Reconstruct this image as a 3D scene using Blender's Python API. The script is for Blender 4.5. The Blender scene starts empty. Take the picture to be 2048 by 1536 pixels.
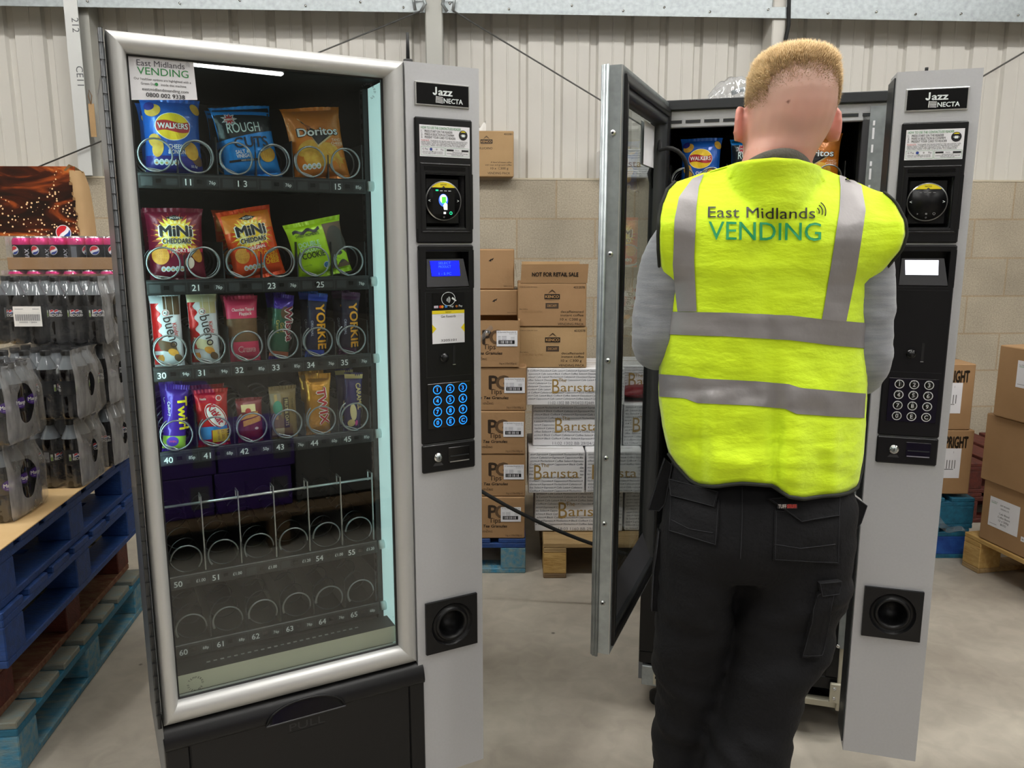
import bpy, bmesh, math, random
from math import sin, cos, pi, radians, sqrt
from mathutils import Matrix, Vector, noise
from mathutils.bvhtree import BVHTree

random.seed(7)
SC = bpy.context.scene
COL = SC.collection

# ------------------------------------------------------------------ camera, world, lights, exposure
CAM_H, PITCH, FPX = 1.4643, .1789, 1608.94
cam_data = bpy.data.cameras.new('camera')
cam_data.sensor_width = 36.0
cam_data.lens = FPX / 2048 * 36.0
cam_data.clip_start = .02
cam = bpy.data.objects.new('camera', cam_data)
cam.location = (0, 0, CAM_H)
cam.rotation_euler = (pi / 2 - PITCH, 0, 0)
COL.objects.link(cam)
SC.camera = cam

SC.view_settings.view_transform = 'Standard'
SC.view_settings.look = 'None'
SC.view_settings.gamma = 1
SC.view_settings.exposure = 0.0
SC.view_settings.use_curve_mapping = False

world = bpy.data.worlds.new('world')
SC.world = world
world.use_nodes = True
world.node_tree.nodes['Background'].inputs[0].default_value = (.9, .95, 1, 1)
world.node_tree.nodes['Background'].inputs[1].default_value = .3

BATTEN_POWER = 75.0       # emission strength of the ceiling tubes


def lin(c):
    c /= 255.0
    return c / 12.92 if c <= .04045 else ((c + .055) / 1.055) ** 2.4


def rgb(h):
    h = h.lstrip('#')
    return tuple(lin(int(h[i:i + 2], 16)) for i in (0, 2, 4))


# ------------------------------------------------------------------ materials
MATS = {}


def mat(name, col, rough=.5, metal=0.0, emit=0.0, emitcol=None, noise_amt=0.0, noise_scale=8.0, col2=None,
        bump=0.0, bump_scale=60.0, stretch=None, coat=0.0, spec=.5, sss=0.0, attr=None, detail=6.0, sheen=0.0):
    m = bpy.data.materials.new(name)
    m.use_nodes = True
    nt = m.node_tree
    b = nt.nodes['Principled BSDF']
    c = rgb(col) if isinstance(col, str) else col
    b.inputs['Base Color'].default_value = (*c, 1)
    b.inputs['Roughness'].default_value = rough
    b.inputs['Metallic'].default_value = metal
    b.inputs['Specular IOR Level'].default_value = spec
    b.inputs['Coat Weight'].default_value = coat
    if sheen:
        b.inputs['Sheen Weight'].default_value = sheen
    if sss:
        b.inputs['Subsurface Weight'].default_value = sss
        b.inputs['Subsurface Radius'].default_value = (.012, .004, .002)
    if emit:
        b.inputs['Emission Color'].default_value = (*(rgb(emitcol) if emitcol else c), 1)
        b.inputs['Emission Strength'].default_value = emit
    tc = None
    if noise_amt or bump or col2:
        tc = nt.nodes.new('ShaderNodeTexCoord')
        src = tc.outputs['Object']
        if stretch:
            mp = nt.nodes.new('ShaderNodeMapping')
            mp.inputs['Scale'].default_value = stretch
            nt.links.new(src, mp.inputs[0])
            src = mp.outputs[0]
    if noise_amt or col2:
        n = nt.nodes.new('ShaderNodeTexNoise')
        n.inputs['Scale'].default_value = noise_scale
        n.inputs['Detail'].default_value = detail
        nt.links.new(src, n.inputs['Vector'])
        rp = nt.nodes.new('ShaderNodeValToRGB')
        rp.color_ramp.elements[0].position = .3
        rp.color_ramp.elements[1].position = .7
        c2 = rgb(col2) if col2 else tuple(x * (1 - noise_amt) for x in c)
        rp.color_ramp.elements[0].color = (*c2, 1)
        rp.color_ramp.elements[1].color = (*c, 1)
        nt.links.new(n.outputs[0], rp.inputs[0])
        nt.links.new(rp.outputs[0], b.inputs['Base Color'])
    if attr:
        a = nt.nodes.new('ShaderNodeAttribute')
        a.attribute_name = attr
        nt.links.new(a.outputs['Color'], b.inputs['Base Color'])
    if bump:
        n2 = nt.nodes.new('ShaderNodeTexNoise')
        n2.inputs['Scale'].default_value = bump_scale
        n2.inputs['Detail'].default_value = 5
        nt.links.new(src, n2.inputs['Vector'])
        bp = nt.nodes.new('ShaderNodeBump')
        bp.inputs['Strength'].default_value = bump
        bp.inputs['Distance'].default_value = .01
        nt.links.new(n2.outputs[0], bp.inputs['Height'])
        nt.links.new(bp.outputs[0], b.inputs['Normal'])
    MATS[name] = m
    return m


def glassy(name, tint=(1, 1, 1), base=.04, rough=0.0, milky=0.0, milkcol=(.8, .8, .8), bump=0.0, bump_scale=30, streak=None):
    """thin clear sheet: transparent + mirror by angle, optionally some milky diffuse"""
    m = bpy.data.materials.new(name)
    m.use_nodes = True
    nt = m.node_tree
    nt.nodes.remove(nt.nodes['Principled BSDF'])
    out = nt.nodes['Material Output']
    tr = nt.nodes.new('ShaderNodeBsdfTransparent')
    tr.inputs[0].default_value = (*tint, 1)
    gl = nt.nodes.new('ShaderNodeBsdfGlossy')
    gl.inputs['Roughness'].default_value = rough
    lw = nt.nodes.new('ShaderNodeLayerWeight')
    lw.inputs['Blend'].default_value = .5
    pw = nt.nodes.new('ShaderNodeMath'); pw.operation = 'POWER'
    nt.links.new(lw.outputs['Facing'], pw.inputs[0]); pw.inputs[1].default_value = 5
    mu = nt.nodes.new('ShaderNodeMath'); mu.operation = 'MULTIPLY_ADD'
    nt.links.new(pw.outputs[0], mu.inputs[0]); mu.inputs[1].default_value = 1 - base; mu.inputs[2].default_value = base
    mx = nt.nodes.new('ShaderNodeMixShader')
    nt.links.new(mu.outputs[0], mx.inputs[0])
    src = tr.outputs[0]
    tc = nt.nodes.new('ShaderNodeTexCoord')
    if milky:
        df = nt.nodes.new('ShaderNodeBsdfDiffuse'); df.inputs[0].default_value = (*milkcol, 1)
        tl = nt.nodes.new('ShaderNodeBsdfTranslucent'); tl.inputs[0].default_value = (*milkcol, 1)
        m2 = nt.nodes.new('ShaderNodeMixShader'); m2.inputs[0].default_value = .4
        nt.links.new(df.outputs[0], m2.inputs[1]); nt.links.new(tl.outputs[0], m2.inputs[2])
        m3 = nt.nodes.new('ShaderNodeMixShader'); m3.inputs[0].default_value = milky
        if streak:
            mp = nt.nodes.new('ShaderNodeMapping'); mp.inputs['Scale'].default_value = streak
            nt.links.new(tc.outputs['Object'], mp.inputs[0])
            nz = nt.nodes.new('ShaderNodeTexNoise'); nz.inputs['Scale'].default_value = 1; nz.inputs['Detail'].default_value = 4
            nt.links.new(mp.outputs[0], nz.inputs['Vector'])
            mr = nt.nodes.new('ShaderNodeMapRange'); mr.inputs[1].default_value = .35; mr.inputs[2].default_value = .7
            mr.inputs[3].default_value = milky * .3; mr.inputs[4].default_value = min(1, milky * 1.7)
            nt.links.new(nz.outputs[0], mr.inputs[0]); nt.links.new(mr.outputs[0], m3.inputs[0])
        nt.links.new(src, m3.inputs[1]); nt.links.new(m2.outputs[0], m3.inputs[2])
        src = m3.outputs[0]
    if bump:
        n2 = nt.nodes.new('ShaderNodeTexNoise'); n2.inputs['Scale'].default_value = bump_scale
        nt.links.new(tc.outputs['Object'], n2.inputs['Vector'])
        bp = nt.nodes.new('ShaderNodeBump'); bp.inputs['Strength'].default_value = bump; bp.inputs['Distance'].default_value = .01
        nt.links.new(n2.outputs[0], bp.inputs['Height']); nt.links.new(bp.outputs[0], gl.inputs['Normal'])
    nt.links.new(src, mx.inputs[1]); nt.links.new(gl.outputs[0], mx.inputs[2])
    nt.links.new(mx.outputs[0], out.inputs[0])
    MATS[name] = m
    return m


P = {}  # flat printing inks, made on demand


def ink(h, rough=.45, metal=0.0):
    k = ('ink', h, rough, metal)
    if k not in P:
        P[k] = mat('print_' + h.lstrip('#'), h, rough, metal)
    return P[k]


# ------------------------------------------------------------------ mesh builder
TEXT_CACHE = {}


def text_geo(s, bold=0.0):
    """glyph triangles at size 1; weight is added by overprinting shifted copies"""
    k = (s, round(bold, 3))
    if k in TEXT_CACHE:
        return TEXT_CACHE[k]
    cu = bpy.data.curves.new('lettering', 'FONT')
    cu.body = s
    cu.size = 1
    cu.align_x = 'LEFT'
    cu.resolution_u = 3
    ob = bpy.data.objects.new('lettering', cu)
    me = ob.to_mesh()
    vs = [tuple(v.co) for v in me.vertices]
    fs = [tuple(p.vertices) for p in me.polygons]
    ob.to_mesh_clear()
    bpy.data.objects.remove(ob)
    bpy.data.curves.remove(cu)
    if vs and bold > .003:
        n0, vb, fb = len(vs), list(vs), list(fs)
        offs = ((-1, 0), (1, 0), (0, -.8), (0, .8)) if bold >= .012 else ((1, 0),)
        for q_, (dx, dy) in enumerate(offs):
            o_ = len(vb)
            vb += [(v[0] + dx * bold, v[1] + dy * bold, q_ + 1) for v in vs]
            fb += [tuple(i + o_ for i in f) for f in fs]
        vs, fs = vb, fb
    if vs:
        x0 = min(v[0] for v in vs); x1 = max(v[0] for v in vs)
    else:
        x0 = x1 = 0
    TEXT_CACHE[k] = (vs, fs, x0, x1)
    return TEXT_CACHE[k]


FRONT = Matrix(((1, 0, 0, 0), (0, 0, -1, 0), (0, 1, 0, 0), (0, 0, 0, 1)))      # text x -> x, text y -> z, faces -y


def at(x, y, z, rz=0.0):
    return Matrix.Translation((x, y, z)) @ Matrix.Rotation(rz, 4, 'Z')


class MB:
    def __init__(self, xf=None):
        self.v, self.f, self.mi, self.sm, self.mats = [], [], [], [], []
        self.xf = xf
        self.warp = None

    def slot(self, m):
        if m not in self.mats:
            self.mats.append(m)
        return self.mats.index(m)

    def add(self, vs, fs, m, smooth=False, xf=None):
        o = len(self.v)
        vs = [Vector(p) for p in vs]
        if xf is not None:
            vs = [xf @ p for p in vs]
        if self.warp:
            vs = [Vector(self.warp(p)) for p in vs]
        if self.xf is not None:
            vs = [self.xf @ p for p in vs]
        self.v += vs
        s = self.slot(m)
        for q in fs:
            self.f.append(tuple(i + o for i in q))
            self.mi.append(s)
            self.sm.append(smooth)
        return self

    def box(self, x0, x1, y0, y1, z0, z1, m, bev=0.0, xf=None):
        if x0 > x1: x0, x1 = x1, x0
        if y0 > y1: y0, y1 = y1, y0
        if z0 > z1: z0, z1 = z1, z0
        if bev <= 0:
            vs = [(x, y, z) for z in (z0, z1) for y in (y0, y1) for x in (x0, x1)]
            fs = [(0, 2, 3, 1), (4, 5, 7, 6), (0, 1, 5, 4), (2, 6, 7, 3), (0, 4, 6, 2), (1, 3, 7, 5)]
            return self.add(vs, fs, m, False, xf)
        b = min(bev, (x1 - x0) * .49, (y1 - y0) * .49, (z1 - z0) * .49)
        vs = []
        idx = {}
        for ix, x in ((0, x0), (1, x1)):
            for iy, y in ((0, y0), (1, y1)):
                for iz, z in ((0, z0), (1, z1)):
                    sx, sy, sz = (b if ix == 0 else -b), (b if iy == 0 else -b), (b if iz == 0 else -b)
                    idx[ix, iy, iz, 'x'] = len(vs); vs.append((x, y + sy, z + sz))
                    idx[ix, iy, iz, 'y'] = len(vs); vs.append((x + sx, y, z + sz))
                    idx[ix, iy, iz, 'z'] = len(vs); vs.append((x + sx, y + sy, z))
        I = lambda a, b_, c, k: idx[a, b_, c, k]
        fs = [(I(0, 0, 0, 'x'), I(0, 0, 1, 'x'), I(0, 1, 1, 'x'), I(0, 1, 0, 'x')), (I(1, 0, 0, 'x'), I(1, 1, 0, 'x'), I(1, 1, 1, 'x'), I(1, 0, 1, 'x')),
              (I(0, 0, 0, 'y'), I(1, 0, 0, 'y'), I(1, 0, 1, 'y'), I(0, 0, 1, 'y')), (I(0, 1, 0, 'y'), I(0, 1, 1, 'y'), I(1, 1, 1, 'y'), I(1, 1, 0, 'y')),
              (I(0, 0, 0, 'z'), I(0, 1, 0, 'z'), I(1, 1, 0, 'z'), I(1, 0, 0, 'z')), (I(0, 0, 1, 'z'), I(1, 0, 1, 'z'), I(1, 1, 1, 'z'), I(0, 1, 1, 'z'))]
        for a in (0, 1):
            for c in (0, 1):
                fs.append((I(0, a, c, 'y'), I(1, a, c, 'y'), I(1, a, c, 'z'), I(0, a, c, 'z')))
                fs.append((I(a, 0, c, 'x'), I(a, 1, c, 'x'), I(a, 1, c, 'z'), I(a, 0, c, 'z')))
                fs.append((I(a, c, 0, 'x'), I(a, c, 1, 'x'), I(a, c, 1, 'y'), I(a, c, 0, 'y')))
                for d in (0, 1):
                    fs.append((I(a, c, d, 'x'), I(a, c, d, 'y'), I(a, c, d, 'z')))
        return self.add(vs, fs, m, False, xf)

    def quad(self, a, b, c, d, m, xf=None):
        return self.add([a, b, c, d], [(0, 1, 2, 3)], m, False, xf)

    def rect(self, x0, x1, z0, z1, y, m, xf=None):           # faces -y
        return self.add([(x0, y, z0), (x1, y, z0), (x1, y, z1), (x0, y, z1)], [(0, 1, 2, 3)], m, False, xf)

    def grid(self, fn, nu, nv, m, smooth=True, close_u=False, xf=None, caps=False):
        vs = [fn(i / (nu if close_u else nu - 1), j / (nv - 1)) for j in range(nv) for i in range(nu)]
        fs = []
        for j in range(nv - 1):
            for i in range(nu if close_u else nu - 1):
                i2 = (i + 1) % nu
                fs.append((j * nu + i, j * nu + i2, (j + 1) * nu + i2, (j + 1) * nu + i))
        if caps and close_u:
            fs.append(tuple(range(nu - 1, -1, -1)))
            fs.append(tuple((nv - 1) * nu + i for i in range(nu)))
        return self.add(vs, fs, m, smooth, xf)

    def lathe(self, prof, m, seg=20, smooth=True, xf=None, caps=True):
        n = len(prof)
        vs = [(r * cos(2 * pi * i / seg), r * sin(2 * pi * i / seg), z) for r, z in prof for i in range(seg)]
        fs = [(j * seg + i, j * seg + (i + 1) % seg, (j + 1) * seg + (i + 1) % seg, (j + 1) * seg + i) for j in range(n - 1) for i in range(seg)]
        if caps:
            fs.append(tuple(range(seg - 1, -1, -1)))
            fs.append(tuple((n - 1) * seg + i for i in range(seg)))
        return self.add(vs, fs, m, smooth, xf)

    def cyl(self, c, r, h, m, axis='z', seg=20, r2=None, xf=None):
        R = {'z': Matrix.Identity(4), 'x': Matrix.Rotation(pi / 2, 4, 'Y'), 'y': Matrix.Rotation(-pi / 2, 4, 'X')}[axis]
        T = Matrix.Translation(c) @ R
        if xf is not None:
            T = xf @ T
        return self.lathe([(r, 0), (r if r2 is None else r2, h)], m, seg, True, T)

    def tube(self, pts, r, m, seg=8, smooth=True, closed=False, xf=None):
        pts = [Vector(p) for p in pts]
        n = len(pts)
        rr = r if isinstance(r, (list, tuple)) else [r] * n
        vs = []
        up = Vector((0, 0, 1))
        t0 = (pts[1] - pts[0]).normalized()
        if abs(t0.dot(up)) > .9:
            up = Vector((1, 0, 0))
        nn = (up - t0 * up.dot(t0)).normalized()
        for i in range(n):
            if closed:
                t = pts[(i + 1) % n] - pts[i - 1]
            else:
                t = pts[min(i + 1, n - 1)] - pts[max(i - 1, 0)]
            t = t.normalized() if t.length > 1e-9 else t0
            nn = nn - t * nn.dot(t)
            nn = nn.normalized() if nn.length > 1e-6 else t.orthogonal().normalized()
            bb = t.cross(nn)
            for k in range(seg):
                a = 2 * pi * k / seg
                vs.append(pts[i] + (nn * cos(a) + bb * sin(a)) * rr[i])
        fs = []
        for i in range(n if closed else n - 1):
            j = (i + 1) % n
            for k in range(seg):
                fs.append((i * seg + k, i * seg + (k + 1) % seg, j * seg + (k + 1) % seg, j * seg + k))
        if not closed:
            fs.append(tuple(range(seg - 1, -1, -1)))
            fs.append(tuple((n - 1) * seg + k for k in range(seg)))
        return self.add(vs, fs, m, smooth, xf)

    def loft(self, rings, m, smooth=True, xf=None, caps=True):
        nu = len(rings[0])
        vs = [p for r in rings for p in r]
        fs = []
        for j in range(len(rings) - 1):
            for i in range(nu):
                i2 = (i + 1) % nu
                fs.append((j * nu + i, j * nu + i2, (j + 1) * nu + i2, (j + 1) * nu + i))
        if caps:
            fs.append(tuple(range(nu - 1, -1, -1)))
            fs.append(tuple((len(rings) - 1) * nu + i for i in range(nu)))
        return self.add(vs, fs, m, smooth, xf)

    def poly(self, pts2, y, m, xf=None):                     # polygon in x,z facing -y
        return self.add([(x, y, z) for x, z in pts2], [tuple(range(len(pts2)))], m, False, xf)

    def prism(self, pts2, y0, y1, m, xf=None, smooth=False):  # outline in x,z (counter clockwise seen from -y), extruded along y
        n = len(pts2)
        vs = [(x, y0, z) for x, z in pts2] + [(x, y1, z) for x, z in pts2]
        fs = [tuple(range(n)), tuple(range(2 * n - 1, n - 1, -1))]
        fs += [(i, i + n, (i + 1) % n + n, (i + 1) % n) for i in range(n)]
        return self.add(vs, fs, m, smooth, xf)

    def blob(self, c, pts2, m, y=0.0, rings=1, xf=None):      # star-shaped decal with rings, faces -y
        n = len(pts2)
        vs = [(c[0], y, c[1])]
        fs = []
        for r in range(1, rings + 1):
            k = r / rings
            vs += [(c[0] + (x - c[0]) * k, y, c[1] + (z - c[1]) * k) for x, z in pts2]
        for i in range(n):
            j = (i + 1) % n
            fs.append((0, 1 + i, 1 + j))
            for r in range(1, rings):
                a = 1 + (r - 1) * n; b = 1 + r * n
                fs.append((a + i, b + i, b + j, a + j))
        return self.add(vs, fs, m, False, xf)

    def ell(self, cx, cz, rx, rz, m, y=0.0, seg=28, rings=1, rot=0.0, xf=None):
        pts = []
        for i in range(seg):
            a = 2 * pi * i / seg
            px, pz = rx * cos(a), rz * sin(a)
            pts.append((cx + px * cos(rot) - pz * sin(rot), cz + px * sin(rot) + pz * cos(rot)))
        return self.blob((cx, cz), pts, m, y, rings, xf)

    def ring(self, cx, cz, r0, r1, m, y=0.0, seg=28, xf=None, a0=0.0, a1=2 * pi, sx=1.0):
        full = abs(a1 - a0 - 2 * pi) < 1e-6
        n = seg if full else seg + 1
        vs = []
        for i in range(n):
            a = a0 + (a1 - a0) * i / seg
            vs.append((cx + r0 * cos(a) * sx, y, cz + r0 * sin(a)))
            vs.append((cx + r1 * cos(a) * sx, y, cz + r1 * sin(a)))
        fs = []
        for i in range(seg):
            j = (i + 1) % n
            fs.append((2 * i, 2 * i + 1, 2 * j + 1, 2 * j))
        return self.add(vs, fs, m, False, xf)

    def text(self, s, x, z, size, m, y=0.0, align='c', bold=0.0, shear=0.0, sx=1.0, rot=0.0, xf=None, fit=None):
        """lettering facing -y; (x, z) is the baseline point; size is cap height"""
        vs, fs, a, b = text_geo(s, bold)
        if not vs:
            return self
        k = size / .70
        w = (b - a) * k * sx
        if fit and w > 0:
            sx *= fit / w
            w = fit
        off = {'l': 0, 'c': -w / 2, 'r': -w}[align]
        ca, sa = cos(rot), sin(rot)
        out = []
        for p in vs:
            px = (p[0] - a) * k * sx + off + p[1] * k * shear
            pz = p[1] * k
            out.append((x + px * ca - pz * sa, y - .00009 * p[2], z + px * sa + pz * ca))
        if self.warp:                                        # refine so that big letters follow the bulge
            o2, f2 = [], []
            st = [tuple(Vector(out[i]) for i in f) for f in fs if len(f) == 3]
            while st:
                t3 = st.pop()
                L = [(t3[i] - t3[(i + 1) % 3]).length for i in range(3)]
                i = L.index(max(L))
                if L[i] > .009:
                    q = (t3[i] + t3[(i + 1) % 3]) / 2
                    st += [(t3[i], q, t3[(i + 2) % 3]), (q, t3[(i + 1) % 3], t3[(i + 2) % 3])]
                else:
                    f2.append((len(o2), len(o2) + 1, len(o2) + 2)); o2 += t3
            out, fs = o2, f2
        return self.add(out, fs, m, False, xf)

    def build(self, name, parent=None, smooth_angle=None, loc=None, rz=None):
        me = bpy.data.meshes.new(name)
        me.from_pydata([tuple(p) for p in self.v], [], self.f)
        for m in self.mats:
            me.materials.append(m)
        me.polygons.foreach_set('material_index', self.mi)
        me.polygons.foreach_set('use_smooth', self.sm)
        me.update()
        o = bpy.data.objects.new(name, me)
        COL.objects.link(o)
        if parent is not None:
            o.parent = parent
        if loc is not None:
            o.location = loc
        if rz is not None:
            o.rotation_euler = (0, 0, rz)
        return o


def thing(name, label, cat, loc=(0, 0, 0), rz=0.0, group=None):
    o = bpy.data.objects.new(name, None)
    o.empty_display_size = .05
    COL.objects.link(o)
    o.location = loc
    o.rotation_euler = (0, 0, rz)
    return tag(o, label, cat, group)


def tag(o, label, cat, group=None):
    o['label'] = label
    o['category'] = cat
    if group:
        o['group'] = group
    return o


def structure(o):
    o['kind'] = 'structure'
    return o


def dup(root, loc, rz=None, label=None, group=None, tilt=None):
    r = root.copy()
    COL.objects.link(r)
    r.location = loc
    if rz is not None:
        r.rotation_euler = (0, 0, rz)
    if tilt is not None:
        r.rotation_euler = tilt
    if label:
        r['label'] = label
    if group:
        r['group'] = group
    for ch in list(root.children):
        c = ch.copy(); COL.objects.link(c); c.parent = r
        for g in list(ch.children):
            d = g.copy(); COL.objects.link(d); d.parent = c
    return r


def ray(px, py):
    c, s = cos(PITCH), sin(PITCH)
    x = (px - 1024) / FPX
    y = -(py - 768) / FPX
    return Vector((x, c + y * s, -s + y * c))


def on_y(px, py, Y):
    r = ray(px, py)
    k = Y / r.y
    return Vector((r.x * k, Y, CAM_H + r.z * k))


def sstep(a, b, x):
    t = max(0.0, min(1.0, (x - a) / (b - a)))
    return t * t * (3 - 2 * t)


def interp(tab, x):
    if x <= tab[0][0]: return tab[0][1:]
    for p, q in zip(tab, tab[1:]):
        if x <= q[0]:
            t = (x - p[0]) / (q[0] - p[0])
            return tuple(a + (b - a) * t for a, b in zip(p[1:], q[1:]))
    return tab[-1][1:]


# ------------------------------------------------------------------ shared materials
mat('concrete', '#b8b1a3', .55, col2='#9a9286', noise_scale=2.1, bump=.3, bump_scale=9, detail=10)


def stain_concrete(m):
    """faint blotches and a few small dark spots on the slab"""
    nt = m.node_tree
    bs = nt.nodes['Principled BSDF']
    src = bs.inputs['Base Color'].links[0].from_socket
    tc = [n for n in nt.nodes if n.type == 'TEX_COORD'][0]
    n = nt.nodes.new('ShaderNodeTexNoise'); n.inputs['Scale'].default_value = 13; n.inputs['Detail'].default_value = 8
    n.inputs['Distortion'].default_value = .8
    nt.links.new(tc.outputs['Object'], n.inputs['Vector'])
    mr = nt.nodes.new('ShaderNodeMapRange')
    mr.inputs[1].default_value = .35; mr.inputs[2].default_value = .65; mr.inputs[3].default_value = .91; mr.inputs[4].default_value = 1.05
    nt.links.new(n.outputs[0], mr.inputs[0])
    v = nt.nodes.new('ShaderNodeTexVoronoi'); v.inputs['Scale'].default_value = 5.5
    nt.links.new(tc.outputs['Object'], v.inputs['Vector'])
    gt = nt.nodes.new('ShaderNodeMapRange')
    gt.inputs[1].default_value = .025; gt.inputs[2].default_value = .05; gt.inputs[3].default_value = .3; gt.inputs[4].default_value = 1
    nt.links.new(v.outputs['Distance'], gt.inputs[0])
    mu = nt.nodes.new('ShaderNodeMath'); mu.operation = 'MULTIPLY'
    nt.links.new(mr.outputs[0], mu.inputs[0]); nt.links.new(gt.outputs[0], mu.inputs[1])
    vm = nt.nodes.new('ShaderNodeVectorMath'); vm.operation = 'SCALE'
    nt.links.new(src, vm.inputs[0]); nt.links.new(mu.outputs[0], vm.inputs['Scale'])
    nt.links.new(vm.outputs[0], bs.inputs['Base Color'])


stain_concrete(MATS['concrete'])
mat('alu', '#c4c4c2', .42, .45, noise_amt=.04, noise_scale=3)
mat('alu_bright', '#d8d8d6', .28, .85)
mat('silver_paint', '#bcbdc0', .45, .2, noise_amt=.04, noise_scale=180, bump=.03, bump_scale=400)
mat('galv', '#aab1b3', .42, .7, noise_amt=.25, noise_scale=40)
mat('black_plastic', '#0d0d0f', .4, spec=.35, bump=.05, bump_scale=500)
mat('black_gloss', '#08080a', .22)
mat('black_matt', '#0c0c0d', .75)
mat('dark_inside', '#08090a', .6)
mat('shelf_dark', '#0c0e0f', .4)
mat('dark_edge', '#3a3c3e', .4, .4)
mat('charcoal', '#3a3a3d', .45)
mat('chrome', '#dedede', .18, 1.0)
mat('steel_wire', '#9a9ea1', .3, 1.0)
mat('paper_white', '#eceae6', .6)
mat('label_white', '#e4e4e8', .5, noise_amt=.04, noise_scale=20)
mat('card', '#a5825c', .75, col2='#987650', noise_scale=5, bump=.08, bump_scale=60)
mat('card_light', '#b4946a', .75, col2='#a6875e', noise_scale=5, bump=.08, bump_scale=60)
mat('card_dark', '#8a6740', .8, noise_amt=.15)
mat('card_edge', '#a07a4c', .85, bump=.3, bump_scale=200)
mat('card_sheet', '#d9b987', .75, col2='#cda974', noise_scale=6, bump=.08, bump_scale=40)
mat('wood', '#b79b6d', .75, col2='#94774d', noise_scale=6, stretch=(1, 9, 9), bump=.3, bump_scale=20)
mat('wood_old', '#8a7152', .8, col2='#66523b', noise_scale=6, stretch=(1, 9, 9), bump=.3, bump_scale=20)
mat('wood_pale', '#c8a566', .72, col2='#ad8748', noise_scale=7, stretch=(2, 7, 7), bump=.3, bump_scale=20)
mat('chipboard', '#a5854f', .85, col2='#7c6138', noise_scale=60, bump=.4, bump_scale=90)
mat('blue_wood', '#1c4487', .62, col2='#163668', noise_scale=7, stretch=(2, 6, 6), bump=.25, bump_scale=30)
mat('blue_worn', '#2d66b8', .6, col2='#123a86', noise_scale=12, bump=.4, bump_scale=25)
mat('teal_wood', '#1f6f8c', .65, col2='#175672', noise_scale=7, stretch=(2, 6, 6), bump=.25, bump_scale=30)
mat('teal_worn', '#2c7da0', .68, col2='#7f8f8a', noise_scale=9, stretch=(2, 5, 5), bump=.35, bump_scale=30)
mat('grey_board', '#787468', .8, col2='#575549', noise_scale=6, stretch=(2, 8, 8), bump=.3, bump_scale=30)
mat('grey_teal', '#6d7f80', .8, col2='#7d7868', noise_scale=8, stretch=(2, 8, 8), bump=.3, bump_scale=30)
mat('maroon_wood', '#642a1e', .7, col2='#471c14', noise_scale=7, stretch=(2, 6, 6), bump=.3, bump_scale=30)
mat('maroon_worn', '#6f3a2a', .75, col2='#8a6c50', noise_scale=9, stretch=(2, 5, 5), bump=.35, bump_scale=30)
mat('rubber', '#151515', .7)
glassy('clear_glass', (.93, .97, .96), .045)
glassy('door_glass', (.9, .93, .92), .05)
glassy('clear_film', (.97, .97, .98), .07, .10, .05, (.8, .82, .85), .5, 40, (25, 25, 8))
glassy('milky_film', (.97, .97, .97), .08, .2, .42, (.80, .81, .83), .6, 30, (20, 20, 7))
glassy('clear_bag', (.95, .95, .96), .09, .08, .22, (.8, .82, .84), .8, 25, (30, 30, 30))
glassy('clear_plastic', (.9, .92, .93), .05, .1, .05, (.5, .52, .55))
# ================================================================== the setting
WALL_Y, WALL_S = 4.6684, .0582
WALL_A = math.atan(WALL_S)
WX = Matrix.Translation((0, WALL_Y, 0)) @ Matrix.Rotation(WALL_A, 4, 'Z')    # wall frame: x along wall, y into wall

b = MB()
b.box(-5.2, 10.2, -11.2, 6.0, -.1, 0, MATS['concrete'])
structure(b.build('floor'))


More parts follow.
